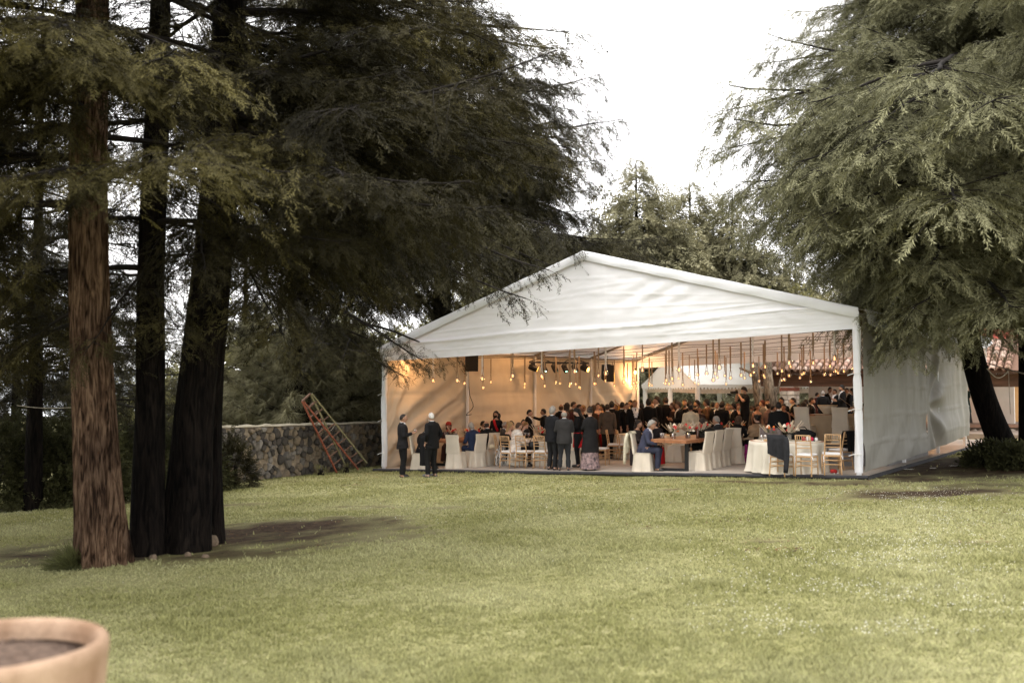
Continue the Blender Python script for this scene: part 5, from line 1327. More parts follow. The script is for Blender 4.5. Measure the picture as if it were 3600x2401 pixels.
def face(dx, dy): return math.atan2(dx, -dy)      # turn that makes local -y look along (dx, dy)
def ft(a_, d_): # facing along tent axes -> turn
    return face(AX[0] * a_ + DX[0] * d_, AX[1] * a_ + DX[1] * d_)
FZ = FLOOR_H
def fl(px, py): return gnd(px, py, FZ)
# round table at right front
def round_table(p, R, label, clabel, h=.74):
    t = thing('round_table', label, 'table', p); MB().lathe([(R - .02, h - .03), (R, h - .02), (R, h), (.0001, h)], 40).build('tabletop', TABLEW, t, True)
    MB().tube([(0, 0, 0), (0, 0, h - .03)], .05, 10).build('pedestal', BLKM, t)
    for k in range(4): MB().box((.2 * math.cos(k * PI / 2), .2 * math.sin(k * PI / 2), .02), (.4, .05, .04), rz=k * PI / 2).build('foot', BLKM, t)
    c = thing('tablecloth', clabel, 'tablecloth', p)
    def fn(a, b):
        an = a * 2 * PI
        if b < .35: r = (R + .012) * b / .35; return (r * math.cos(an), r * math.sin(an), h + .006)
        q = (b - .35) / .65; f = math.sin(an * 17 + 1.5 * math.sin(an * 3)) ; r = R + .02 + .05 * q + f * .055 * q ** .7 + .05 * max(0, q - .85) * 6 * (.5 + .5 * math.sin(an * 5))
        return (r * math.cos(an), r * math.sin(an), h + .004 - (h - .01) * q ** .95)
    MB().grid(fn, 180, 14).build('cloth', LINEN, c, True); return t
def flowers(p, label, seed, s=1.0, n=13, vase='glass', feather=14, wide=.2):
    """mixed posy: red and orange blooms, cream pampas blades, green leaves"""
    rnd = random.Random(seed); t = thing('flower_arrangement', label, 'flowers', p)
    MB().lathe([(.05 * s, 0), (.06 * s, .02), (.055 * s, .12 * s), (.06 * s, .13 * s), (.05 * s, .13 * s)], 12).build('vase', glass('vase_glass', (.8, .78, .72), .4) if vase == 'glass' else mk('vase_silver', (.5, .48, .45), .25, metal=.9), t, True)
    cols = ((.42, .03, .025), (.55, .15, .03), (.50, .03, .03), (.62, .30, .12), (.66, .58, .46))
    for k in range(n):
        a = rnd.random() * 6.28; r = wide * s * rnd.random() ** .6; z = (.18 + .16 * rnd.random()) * s; c = cols[rnd.choices(range(5), (4, 3, 3, 2, 2))[0]]; R = rnd.uniform(.028, .05) * s
        MB().ball((r * math.cos(a), r * math.sin(a), z), (R, R, R * .8), 9, 6, fn=lambda d: 1 + .25 * math.sin(9 * math.atan2(d.y, d.x) + d.z * 8)).build('bloom', mk('bloom_%d' % cols.index(c), c, .8, .3, 40), t)
    f = MB()
    for k in range(feather):
        a = rnd.random() * 6.28; tl = rnd.uniform(.16, .30) * s; d = Vector((math.cos(a) * .75, math.sin(a) * .75, rnd.uniform(.5, 1.1))).normalized(); q = Vector((math.cos(a), math.sin(a), 0)) * wide * .5 * s + Vector((0, 0, .16 * s)); sd = d.cross(Vector((0, 0, 1))).normalized()
        for j in range(7):
            u = j / 7; e = q + d * tl * u; f.add([e, e + d * .07 * s + sd * .035 * s * (1 - u * .5), e + d * .09 * s], [(0, 1, 2)]); f.add([e, e + d * .09 * s, e + d * .07 * s - sd * .035 * s * (1 - u * .5)], [(0, 1, 2)])
    o = f.build('pampas_plumes', mk('pampas', (.62, .52, .40), .9, .15, 9), t); o['kind'] = 'stuff'
    g = MB()
    for k in range(26):
        a = rnd.random() * 6.28; d = Vector((math.cos(a), math.sin(a), rnd.uniform(-.2, .7))).normalized(); q = Vector((0, 0, .14 * s)) + d * .05 * s; sd = d.cross(Vector((0, 0, 1))).normalized(); l = rnd.uniform(.12, .24) * s
        g.add([q, q + d * l * .5 + sd * .022 * s, q + d * l, q + d * l * .5 - sd * .022 * s], [(0, 1, 2, 3)])
    o = g.build('leaves', mk('posy_leaf', (.06, .075, .03), .7, .3, 9), t); o['kind'] = 'stuff'
    return t
def bottle(p, label, col, lab=True):
    t = thing('wine_bottle', label, 'bottle', p); MB().lathe([(.036, 0), (.038, .02), (.038, .19), (.014, .25), (.014, .30), (.016, .305), (.0001, .306)], 12).build('glass_body', mk('bottle_%d' % int(col[0] * 100), col, .15, spec=.6), t, True)
    if lab: MB().lathe([(.0388, .06), (.0388, .15)], 12).build('paper_label', mk('label_paper', (.7, .68, .62)), t, True)
    MB().lathe([(.0155, .25), (.0165, .30), (.0001, .312)], 10).build('capsule', mk('capsule_red', (.4, .02, .02), .4), t, True)
def tumbler(p, label, group, h=.11, r=.035, wine=None):
    t = thing('drinking_glass', label, 'glass', p, 0, group)
    if wine is None: MB().lathe([(r * .8, 0), (r, h), (r * .9, h), (r * .72, .012), (.0001, .012)], 12).build('glass_bowl', glass('table_glass', (.92, .9, .88), .3), t, True)
    else:
        MB().lathe([(.034, 0), (.005, .008), (.005, .09), (.03, .12), (.04, .16), (.034, .21)], 12).build('glass_bowl', glass('table_glass', (.92, .9, .88), .3), t, True)
        MB().lathe([(.004, .098), (.028, .122), (.036, .15), (.0001, .151)], 12).build('wine', mk('red_wine', (.10, .008, .012), .2), t, True)
def candle(p, label, h=.28, lit=False):
    t = thing('taper_candle', label, 'candle', p); MB().lathe([(.011, 0), (.010, h), (.0001, h + .004)], 8).build('wax', mk('wax_cream', (.72, .66, .52), .5), t, True); MB().lathe([(.03, -.001), (.03, .012), (.014, .03), (.014, 0.04)], 10).build('holder', mk('brass', (.5, .35, .15), .35, metal=.9), t, True)
    if lit: MB().ball((0, 0, h + .018), (.007, .007, .018), 6, 5).build('flame', emis('flame_glow', (1, .5, .2), 9), t)
# --- right front round table
RT = fl(2808, 1668) + Vector((0, .95, 0)); RT.z = G(RT.x, RT.y) + FZ; RR = .86
round_table(RT, RR, 'round table under a cream cloth at the right front corner', 'cream tablecloth falling in folds to the floor, right front round table')
def draped(name, label, cat, p, rz, w, drop_f, drop_b, col, top, tail=0.0, th=.05):
    """garment hung over a chair back"""
    t = thing(name, label, cat, p, rz)
    def fn(a, b):
        x = (a - .5) * w; s = (b - drop_f / (drop_f + drop_b)) * (drop_f + drop_b)
        wv = .022 * math.sin(a * 17 + 2 * b) * min(1, abs(s) * 3) + .012 * fbm(a * 5, b * 5, 2)
        if s < 0: y = -th - .02 + wv; z = top + s
        else: y = th + .02 + wv + .03 * s; z = top - s - tail * s * (1 - a) * 1.0
        if abs(s) < .05: y *= abs(s) / .05; z = top + .012
        return (x * (1 - .25 * max(0, s) * a), y, z)
    MB().grid(fn, 22, 26).build('cloth', cloth(col), t, True)
    sl = MB(); sl.tube([Vector(q) for q in interp_path([(-w * .5, .06, top - .03), (-w * .62, .10, top - .2), (-w * .66, .12, top - .45), (-w * .60, .14, top - .72 - tail * .3)], 10)], [.05, .07, .075, .075, .07, .07, .065, .065, .06, .055], 10, ell=(1, .6)); sl.build('sleeve', cloth(col), t, True); return t
CH1 = fl(2748, 1672); ch0 = chiavari_proto('gold chair with a dark jacket over it, leftmost at the right round table', CH1, ft(.12, 1))
_KC = {}
def chair_at(p, rz, label): return dup(ch0, p, rz, label, 'gold slatted-back chairs')
c2 = fl(2836, 1672); chair_at(c2, ft(.0, 1), 'gold chair with its back to us, centre of the right round table')
c3 = fl(2925, 1668); chair_at(c3, ft(-.42, 1), 'gold chair turned slightly left, right of the right round table')
c4 = fl(2955, 1650); chair_at(c4, ft(-.95, .35), 'gold chair with a black garment on it, rightmost by the front leg')
draped('draped_jacket', 'charcoal jacket hung over the leftmost gold chair of the right table', 'jacket', CH1, ft(.12, 1), .44, .28, .42, (.022, .022, .024), .93, .35).rotation_euler = (0, 0, ft(.12, 1))
for ob in (bpy.data.objects['draped_jacket'],):
    ob.location = CH1 + Matrix.Rotation(ft(.12, 1), 3, 'Z') @ Vector((-.02, .245, 0))
q = draped('draped_coat', 'black coat hung over the rightmost gold chair by the front leg', 'coat', c4, ft(-.95, .35), .36, .40, .48, (.008, .008, .009), .93); q.location = c4 + Matrix.Rotation(ft(-.95, .35), 3, 'Z') @ Vector((0, .245, 0))
tz = .75
flowers(RT + Vector((.02, -.1, tz)), 'cream pampas and red flower posy on the right round table', 5, 1.15, 10)
flowers(RT + Vector((-.32, .3, tz)), 'orange flower posy behind the pampas on the right round table', 6, 1.0, 9, feather=3)
for k, (x, y, l) in enumerate(((-.62, -.1, 'left'), (-.5, .02, 'right'))): tumbler(RT + Vector((x, y, tz)), 'clear tumbler on the right round table, %s of the two' % l, 'tumblers on the right round table', .13, .045)
t = thing('toy_bunch', 'red and white soft toy lying on the right round table', 'toy', RT + Vector((.42, -.28, tz)))
for (x, y, z, r, c) in ((0, 0, .05, .055, (.7, .68, .66)), (.1, .02, .045, .05, (.45, .02, .06)), (.2, -.01, .04, .045, (.7, .68, .66)), (-.09, .02, .05, .05, (.45, .02, .06)), (.03, .05, .10, .04, (.7, .68, .66)), (.15, .04, .03, .06, (.02, .02, .03))):
    MB().ball((x, y, z), r, 10, 7, fn=lambda d: 1 + .15 * fbm(d.x * 3, d.y * 3, d.z * 3)).build('toy_piece', mk('toy_%d' % int(c[0] * 100), c, .9), t, True)
t = thing('black_bag', 'black soft bag lying on the far side of the right round table', 'bag', RT + Vector((.5, .42, tz))); MB().ball((0, 0, .10), (.34, .16, .15), 14, 8, fn=lambda d: 1 + .14 * fbm(d.x * 2, d.y * 2, d.z * 2)).build('bag_body', cloth((.01, .01, .011)), t, True); MB().tube([(-.15, 0, .2), (-.06, 0, .30), (.06, 0, .30), (.15, 0, .2)], .012, 6).build('handle', cloth((.01, .01, .011)), t, True)
t = thing('wood_tray', 'pale wooden tray at the near edge of the right round table', 'tray', RT + Vector((-.42, -.38, tz))); MB().box((0, 0, .02), (.42, .2, .04), rz=.3, bev=.008).build('tray_base', GOLD, t)
t = thing('fallen_flower', 'red flower head dropped on the floor near the front right leg', 'flower', fl(2931, 1663)); MB().ball((0, 0, .04), (.075, .075, .05), 10, 6, fn=lambda d: 1 + .2 * math.sin(8 * math.atan2(d.y, d.x))).build('petals', mk('bloom_0', (.42, .03, .025)), t)
t = thing('paper_napkin', 'white paper scrap on the floor beside the dropped red flower', 'napkin', fl(2941, 1667)); MB().grid(lambda a, b: ((a - .5) * .12, (b - .5) * .10, .008 + .02 * math.sin(a * 6) ** 2), 5, 4).build('paper', CUSH, t)
# --- riser with buffet table at right back
_u, _v = uv_of(fl(2990, 1637)); RB = T(TW - 1.30, _v, FZ)
t = thing('riser', 'grey skirted riser under the buffet table at the right', 'stage riser', RB, YAW)
MB().box((1.0 - 1.35, 2.2, .22), (3.1, 4.4, .44)).build('riser_box', mk('riser_grey', (.20, .19, .185), .85, .1, 3), t); MB().box((1.0 - 1.35, 2.2, .45), (3.06, 4.36, .02)).build('riser_top', mk('riser_top', (.15, .13, .12), .9), t)
def tl(u, v, z=0): return RB + Matrix.Rotation(YAW, 3, 'Z') @ Vector((u, v, z))
BT = tl(-.25, 2.5, .46)
t = thing('buffet_table', 'long buffet table under a beige cloth on the grey riser', 'table', BT, YAW); MB().box((0, 0, .74), (2.5, .8, .04)).build('tabletop', TABLEW, t)
for x in (-1.1, 1.1):
    for y in (-.33, .33): MB().box((x, y, .36), (.05, .05, .72)).build('leg', BLKM, t)
c = thing('tablecloth', 'beige tablecloth hanging to the riser over the buffet table', 'tablecloth', BT, YAW)
def bcl(a, b):
    an = a * 2 * PI; c_, s_ = math.cos(an), math.sin(an); ax, ay = 1.27, .42
    k = (abs(c_) ** 6 + abs(s_) ** 6) ** (-1 / 6)
    if b < .4: q = b / .4; return (ax * k * c_ * q, ay * k * s_ * q, .767)
    q = (b - .4) / .6; e = 1 + (.03 + .05 * math.sin(an * 24 + 2 * math.sin(an * 2))) * q * .6; return (ax * k * c_ * e + .03 * q * c_, (ay + .1 * q) * k * s_ * e, .765 - .76 * q)
MB().grid(bcl, 160, 12).build('cloth', mk('beige_linen', (.36, .29, .20), .85, .1, 4, .2, 60), c, True)
co = cover_chair('slipcovered chair on the riser, left of two before the buffet', tl(-1.35, 1.45, .46), ft(.05, 1))
def cchair(p, rz, label): return dup(co, p, rz, label, 'chairs in cream slipcovers')
cchair(tl(-.35, 1.45, .46), ft(-.05, 1), 'slipcovered chair on the riser, right of two before the buffet')
t = thing('serving_bowl', 'big gold-rimmed white serving bowl on the buffet table', 'bowl', BT + Matrix.Rotation(YAW, 3, 'Z') @ Vector((-.78, -.1, .77))); MB().lathe([(.10, 0), (.11, .02), (.22, .16), (.27, .24), (.25, .24), (.2, .16), (.0001, .05)], 24).build('bowl_body', mk('bowl_white', (.6, .55, .45), .35), t, True); MB().lathe([(.27, .235), (.275, .25), (.25, .245)], 24).build('rim', mk('brass', (.5, .35, .15), .35, metal=.9), t, True)
t = thing('serving_tray', 'gold serving tray beside the big bowl on the buffet', 'tray', BT + Matrix.Rotation(YAW, 3, 'Z') @ Vector((-.35, -.1, .77))); MB().box((0, 0, .14), (.5, .26, .05), bev=.015).build('tray_top', mk('brass', (.5, .35, .15), .35, metal=.9), t); MB().tube([(0, 0, 0), (0, 0, .12)], .04, 10).build('stand', BLKM, t)
flowers(BT + Matrix.Rotation(YAW, 3, 'Z') @ Vector((.1, -.1, .77)), 'dark autumn foliage garland on the buffet table', 15, 1.3, 8, feather=4, wide=.3)
flowers(BT + Matrix.Rotation(YAW, 3, 'Z') @ Vector((.7, -.05, .77)), 'autumn foliage heap at the right end of the buffet table', 16, 1.3, 8, feather=4, wide=.3)
candle(BT + Matrix.Rotation(YAW, 3, 'Z') @ Vector((-.12, .1, .77)), 'left of two cream taper candles on the buffet', .36); candle(BT + Matrix.Rotation(YAW, 3, 'Z') @ Vector((.02, .1, .77)), 'right of two cream taper candles on the buffet', .38)
t = thing('tea_light', 'small lit tea light among the foliage on the buffet', 'candle', BT + Matrix.Rotation(YAW, 3, 'Z') @ Vector((.38, -.3, .77))); MB().lathe([(.04, 0), (.05, .09), (.045, .09), (.035, .01), (.0001, .01)], 12).build('cup', glass('table_glass', (.92, .9, .88), .3), t, True); MB().ball((0, 0, .05), (.02, .02, .035), 8, 6).build('flame', emis('flame_glow', (1, .5, .2), 9), t)
# --- long wooden table, centre right
def long_table(A, B, wid, label, h=.78):
    A, B = Vector(A), Vector(B); d = B - A; L = math.hypot(d.x, d.y); yaw = math.atan2(d.y, d.x); t = thing('long_table', label, 'table', A, yaw)
    g = lambda x, y: G(*(A + Matrix.Rotation(yaw, 3, 'Z') @ Vector((x, y, 0)))[:2]) + FZ - A.z
    sl = (g(L, 0) - g(0, 0)) / L
    for k in range(5):
        w = wid / 5; m = MB(); rot = Matrix.Rotation(-math.atan(sl), 3, 'Y'); m.box((L / 2, (k + .5) * w, h - .04 + sl * L / 2), (L, w - .006, .085), rot=rot, bev=.006); m.build('plank', TABLEW, t)
    for x in (.18, L - .18):
        for y in (.08, wid - .08): z0 = g(x, y); MB().box((x, y, (h - .09 + z0 + sl * x * 0) / 2 + sl * x / 2), (.08, .08, h - .09 - z0 + sl * x), bev=.005).build('leg', BLKM, t)
        z0 = g(x, wid / 2); MB().box((x, wid / 2, z0 + .04), (.08, wid - .24, .07)).build('foot_bar', BLKM, t)
    return t, yaw, L, (lambda x, y, z=h + .004: A + Matrix.Rotation(yaw, 3, 'Z') @ Vector((x, y, z + sl * x)))
tA, tB = fl(2332, 1656), fl(2415, 1654)
tdir = Vector((DX[0], DX[1], 0)) 
# the table runs back into the tent; its short end faces us
a0 = Vector((tA.x - .05, tA.y, tA.z)); 
LT = thing
def near_table():
    u0, v0 = 8.93, uv_of(fl(2322, 1656))[1] - .1
    # local x along tent depth, local y to the left
    S = T(u0 + 1.0, v0, FZ); E = T(u0 + 1.0, v0 + 2.7, FZ)
    return long_table(S, E, 1.0, 'long wooden table with black steel legs at the front, centre right')
LT1, ly1, LL1, lt1 = near_table()
flowers(lt1(.55, .62), 'tall pampas and red flower arrangement, left on the centre table', 21, 1.05, 12, 'silver', 18, .18)
flowers(lt1(.95, .40), 'pampas and orange flower arrangement, middle of the centre table', 22, 1.05, 12, 'silver', 18, .18)
flowers(lt1(1.35, .22), 'pampas and dark red flower arrangement, right on the centre table', 23, 1.05, 12, 'silver', 18, .18)
for i, (x, y) in enumerate(((.35, .86), (.5, .88), (.28, .5), (.7, .25))): tumbler(lt1(x, y), ('clear tumbler at the left edge of the centre wooden table', 'clear tumbler behind another at the left of the centre table', 'clear tumbler before the flowers of the centre table', 'clear tumbler right of the flowers on the centre table')[i], 'tumblers on the centre wooden table', .14, .042)
bottle(lt1(.95, .12), 'small amber bottle right of the flowers on the centre table', (.06, .02, .008), False)
t = thing('paper_napkin', 'white napkin lying at the right end of the centre table', 'napkin', lt1(1.5, .10)); MB().grid(lambda a, b: ((a - .5) * .24, (b - .5) * .16, .01 + .04 * math.sin(a * 5 + b * 2) ** 2), 8, 6).build('cloth_fold', CUSH, t, True)
# --- long wooden table, far left
def left_table():
    A = fl(1690, 1650); u0, v0 = uv_of(A); u0 = .85
    S = T(u0 + 1.0, 1.15, FZ); E = T(u0 + 1.0, 3.4, FZ)
    return long_table(S, E, 1.0, 'long wooden table beside the left tent wall')
LT2, ly2, LL2, lt2 = left_table()
for i, (x, y) in enumerate(((.7, .55), (1.2, .45), (1.8, .5), (2.4, .45))): flowers(lt2(x, y), ('red and orange posy on the left table, nearest the front', 'orange posy on the left table, second from the front', 'red posy on the left table, third from the front', 'orange posy at the far end of the left table')[i], 31 + i, .95, 10, feather=6, wide=.16)
bottle(lt2(.30, .48), 'dark wine bottle with white label on the left table', (.018, .008, .01))
for i, (x, y) in enumerate(((.25, .75), (.35, .25), (.5, .3), (.6, .8), (.95, .2), (1.1, .75))): tumbler(lt2(x, y), ('wine glass on the left table, nearest the wall side', 'wine glass on the left table, at its near right corner', 'wine glass on the left table, just behind the near right one', 'wine glass on the left table, left of the red posy', 'wine glass on the left table, right of the second posy', 'wine glass on the left table, left of the second posy')[i], 'wine glasses on the left table', wine=1)
# slipcovered chairs
cv = [((1603, 1645), ft(-.25, .97), 'slipcovered chair at the left table, nearest the front'), ((1672, 1640), ft(-1, .25), 'slipcovered chair of the man in the blue suit'), ((1716, 1634), ft(-1, .2), 'slipcovered chair of the bald man in black at the left table'),
      ((1478, 1648), ft(.9, .5), 'slipcovered chair hidden behind the two men on the lawn'), ((2262, 1655), ft(1, .25), 'slipcovered chair of the grey-haired man in the blue jacket'),
      ((2462, 1652), ft(-1, .12), 'empty slipcovered chair, nearest of three right of the centre table'), ((2497, 1643), ft(-1, .1), 'empty slipcovered chair, middle of three right of the centre table'), ((2530, 1636), ft(-1, .1), 'slipcovered chair, farthest of three right of the centre table'),
      ((2590, 1628), ft(-.1, 1), 'slipcovered chair seen squarely from behind under the brown-haired guest'), ((2670, 1627), ft(-.85, .5), 'slipcovered chair under the woman in the fur stole'), ((2712, 1640), ft(-.2, 1), 'slipcovered chair with a lilac shawl, left of the right round table'),
      ((2378, 1622), ft(.1, -1), 'slipcovered chair at the far side of the centre table'), ((2010, 1640), ft(.3, -1), 'slipcovered chair behind the bald man in the grey suit')]
COVC = {}
for (pp, rz, lab) in cv:
    p = fl(*pp); COVC[pp[0]] = (p, rz); cchair(p, rz, lab)
# gold chairs
gc = [((1792, 1645), ft(.1, 1), 'gold chair with its back to us, left of three at the left round table'), ((1846, 1645), ft(.05, 1), 'gold chair with its back to us, middle of three at the left round table'), ((1908, 1646), ft(-.1, 1), 'gold chair with its back to us, right of three at the left round table'), ((1768, 1636), ft(.8, .4), 'gold chair under the blonde woman with the zebra scarf'),
      ((2112, 1634), ft(.95, .2), 'gold chair seen edge-on beside the woman in the long black coat'), ((2160, 1615), ft(.9, .35), 'gold chair left of the beige round table, behind another'), ((2196, 1616), ft(.75, .6), 'gold chair nearest us at the beige round table'), ((2188, 1580), ft(.3, -1), 'gold chair behind the beige round table, left'), ((2228, 1580), ft(-.1, -1), 'gold chair behind the beige round table, right'),
      ((2462, 1600), ft(.3, .9), 'gold chair behind the right end of the centre table'), ((2700, 1570), ft(.4, 1), 'gold chair in the crowd beside the man in black with his back to us'), ((2668, 1575), ft(-.2, 1), 'gold chair behind the woman in the fur stole')]
for (pp, rz, lab) in gc: chair_at(fl(*pp), rz, lab)
# left round table, beige round table, right-middle table
R1 = fl(1860, 1640) + Vector((.25, 1.0, 0)); R1.z = G(R1.x, R1.y) + FZ
round_table(R1, .85, 'round table with a cream cloth, left of the standing group', 'cream cloth on the round table left of the standing group')
flowers(R1 + Vector((.1, -.2, .75)), 'pampas and orange flower posy on the left round table', 41, 1.1, 10)
flowers(R1 + Vector((.3, .25, .75)), 'red flower posy behind the pampas on the left round table', 42, .95, 8)
for i, (x, y) in enumerate(((-.35, -.1), (-.25, -.3), (-.5, .1))): tumbler(R1 + Vector((x, y, .75)), ('glass of dark drink on the left round table, right of three', 'glass of dark drink on the left round table, nearest of three', 'glass of dark drink on the left round table, left of three')[i], 'dark drinks on the left round table', wine=1)
R2 = fl(2268, 1612) + Vector((0, .7, 0)); R2.z = G(R2.x, R2.y) + FZ
round_table(R2, .85, 'round table with a beige cloth left of the centre table', 'beige cloth on the round table left of the centre table')
flowers(R2 + Vector((.35, .1, .75)), 'orange flower posy on the beige round table', 43, 1.0, 10, feather=4)
R3 = fl(2600, 1620) + Vector((.1, 1.35, 0)); R3.z = G(R3.x, R3.y) + FZ
round_table(R3, .85, 'round table amid the seated guests on the right', 'cream cloth on the round table amid the seated guests')
flowers(R3 + Vector((.2, .1, .75)), 'posy with one round red flower amid the seated guests', 44, 1.05, 9, feather=5)
flowers(R3 + Vector((-.35, -.1, .75)), 'tan flower posy amid the seated guests', 45, 1.0, 9, feather=5)
candle(R3 + Vector((-.52, -.25, .75)), 'cream taper candle on the table amid the seated guests', .30)
candle(R3 + Vector((.0, .35, .75)), 'farther cream taper candle on the guests table', .30)
for i, (x, y) in enumerate(((-.6, -.1), (-.45, -.4), (.3, -.35))): tumbler(R3 + Vector((x, y, .75)), ('clear glass on the guests table, by the candle', 'clear glass on the guests table, nearest us', 'clear glass on the guests table, before the fur-stole woman')[i], 'glasses on the guests table', .14, .04)
# garments on chairs, handbag
p, rz = COVC[2262]; q = draped('draped_coat', 'cream coat hung on the chair of the man in the blue jacket', 'coat', p, rz, .42, .05, .42, (.55, .50, .38), 1.0, .3); q.location = p + Matrix.Rotation(rz, 3, 'Z') @ Vector((0, .30, 0))
p, rz = COVC[1478]; q = draped('draped_coat', 'long black coat hanging behind the men on the lawn', 'coat', p, rz, .46, .1, .85, (.014, .014, .015), 1.0, .0); q.location = fl(1500, 1655) + Vector((0, -.02, 0)); q.rotation_euler = (0, 0, ft(.1, 1))
p, rz = COVC[2712]; q = draped('draped_shawl', 'grey-lilac shawl over the slipcovered chair left of the right round table', 'shawl', p, rz, .46, .1, .4, (.17, .135, .13), 1.0, .2); q.location = p + Matrix.Rotation(rz, 3, 'Z') @ Vector((0, .28, 0))
p = fl(1768, 1636); t = thing('zebra_scarf', 'black and white zebra-striped scarf hanging from a gold chair', 'scarf', p + Vector((-.05, -.28, 0)), .2)
def zebra():
    m = bpy.data.materials.new('zebra_cloth'); m.use_nodes = True; nt = m.node_tree; w = nt.nodes.new('ShaderNodeTexWave'); w.inputs['Scale'].default_value = 9; w.inputs['Distortion'].default_value = 7; w.inputs['Detail'].default_value = 2; tc = nt.nodes.new('ShaderNodeTexCoord'); nt.links.new(tc.outputs['Object'], w.inputs['Vector'])
    r = nt.nodes.new('ShaderNodeValToRGB'); r.color_ramp.interpolation = 'CONSTANT'; r.color_ramp.elements[0].color = (.012, .012, .014, 1); r.color_ramp.elements[1].position = .48; r.color_ramp.elements[1].color = (.62, .58, .52, 1)
    nt.links.new(w.outputs['Fac'], r.inputs[0]); nt.links.new(r.outputs[0], nt.nodes['Principled BSDF'].inputs['Base Color']); nt.nodes['Principled BSDF'].inputs['Roughness'].default_value = .8; return m
MB().grid(lambda a, b: ((a - .5) * (.20 + .16 * b) + .03 * math.sin(b * 7), .04 * math.sin(a * 14 + b * 4), .62 - .60 * b), 18, 18).build('cloth', zebra(), t, True)
t = thing('handbag', 'small cream shoulder bag hanging behind the blonde woman', 'handbag', p + Vector((-.32, -.1, 0))); MB().box((0, 0, .58), (.20, .09, .13), rz=.5, bev=.03).build('bag_body', mk('bag_cream', (.62, .52, .36), .5), t, True); MB().tube([Vector(q) for q in interp_path([(-.08, -.04, .64), (0, 0, .92), (.08, .04, .64)], 10)], .010, 6).build('strap', mk('bag_cream', (.62, .52, .36)), t, True)
t = thing('handbag', 'black leather handbag on the middle gold chair of the left round table', 'handbag', fl(1862, 1640) + Vector((.12, .1, 0))); MB().box((0, 0, .60), (.30, .14, .24), rz=.2, bev=.03).build('bag_body', mk('bag_black', (.01, .01, .011), .4, spec=.5), t, True); MB().tube([Vector(q) for q in interp_path([(-.1, 0, .72), (-.04, 0, .86), (.04, 0, .86), (.1, 0, .72)], 10)], .011, 6).build('handle', mk('bag_black', (.01, .01, .011)), t, True)
t = thing('printed_scarf', 'magenta and black patterned cloth hanging beside the covered chair', 'scarf', fl(2622, 1628) + Vector((0, -.1, 0))); MB().grid(lambda a, b: ((a - .5) * .12 + .02 * math.sin(b * 6), .03 * math.sin(a * 9 + b * 3), .52 - .5 * b), 8, 12).build('cloth', mk('magenta_print', (.05, .01, .03), .8, .2, 16, col2=(.45, .02, .22)), t, True)
t = thing('cardboard_box', 'pale grey box on the floor at the foot of the fur-stole woman', 'box', fl(2672, 1632)); MB().box((0, 0, .14), (.34, .3, .28), rz=.3, bev=.006).build('carton', mk('box_grey', (.34, .32, .32)), t); MB().box((0, 0, .285), (.35, .31, .012), rz=.3).build('lid', mk('box_grey', (.34, .32, .32)), t)
# ------------------------------------------------------------------ people
DEPS = None
TORSO_M = [(.77, .160, .110, 0), (.84, .168, .118, 0), (.92, .170, .120, 0), (1.0, .160, .115, 0), (1.10, .160, .112, 0), (1.22, .178, .122, 0), (1.33, .192, .122, .0), (1.40, .180, .105, .01), (1.445, .115, .082, .012), (1.48, .068, .068, .012)]
TORSO_F = [(.77, .165, .112, 0), (.84, .172, .120, 0), (.92, .166, .116, 0), (1.0, .138, .102, 0), (1.08, .128, .095, 0), (1.2, .148, .105, 0), (1.3, .162, .108, 0), (1.375, .155, .092, .005), (1.425, .09, .07, .01), (1.46, .055, .056, .01)]
# pose: elbows and wrists (right side first, x negative), torso lean, head turn and nod, seated
POSES = dict(
    stand=dict(e=((-.235, .03, 1.14), (.235, .03, 1.14)), w=((-.245, -.05, .90), (.245, -.05, .90))),
    pocket=dict(e=((-.285, .09, 1.15), (.285, .09, 1.15)), w=((-.205, -.03, .93), (.205, -.03, .93))),
    drink=dict(e=((-.240, .02, 1.14), (.235, .03, 1.14)), w=((-.13, -.26, 1.21), (.245, -.05, .90))),
    chat=dict(e=((-.245, -.02, 1.14), (.245, -.02, 1.14)), w=((-.09, -.29, 1.17), (.10, -.27, 1.12))),
    clap=dict(e=((-.24, -.08, 1.16), (.24, -.08, 1.16)), w=((-.035, -.28, 1.27), (.035, -.29, 1.25))),
    reach=dict(e=((-.27, -.20, 1.33), (.235, .03, 1.14)), w=((-.18, -.47, 1.42), (.245, -.05, .90))),
    spread=dict(e=((-.36, -.16, 1.35), (.36, -.16, 1.35)), w=((-.40, -.42, 1.42), (.38, -.40, 1.38))),
    lookdown=dict(e=((-.245, -.02, 1.14), (.245, -.02, 1.14)), w=((-.07, -.26, 1.15), (.07, -.26, 1.15)), nod=24),
    armup=dict(e=((-.245, -.05, 1.16), (.27, -.12, 1.58)), w=((-.08, -.28, 1.25), (.08, -.12, 1.74)), nod=8),
    photo=dict(e=((-.24, -.20, 1.27), (.24, -.20, 1.27)), w=((-.06, -.24, 1.52), (.05, -.26, 1.50)), nod=22),
    sit=dict(e=((-.245, -.09, 1.15), (.245, -.09, 1.15)), w=((-.14, -.33, 1.15), (.14, -.33, 1.15)), seat=1, lean=6),
    sitlean=dict(e=((-.25, -.12, 1.17), (.25, -.12, 1.17)), w=((-.10, -.36, 1.20), (.10, -.36, 1.20)), seat=1, lean=17, nod=6),
    sitgest=dict(e=((-.25, -.14, 1.16), (.25, -.10, 1.16)), w=((-.20, -.40, 1.22), (.12, -.35, 1.18)), seat=1, lean=12),
    sithand=dict(e=((-.25, -.10, 1.16), (.27, -.20, 1.24)), w=((-.12, -.34, 1.16), (.19, -.27, 1.50)), seat=1, lean=8),
    sitback=dict(e=((-.245, -.05, 1.14), (.245, -.05, 1.14)), w=((-.12, -.28, .98), (.12, -.28, .98)), seat=1, lean=2))
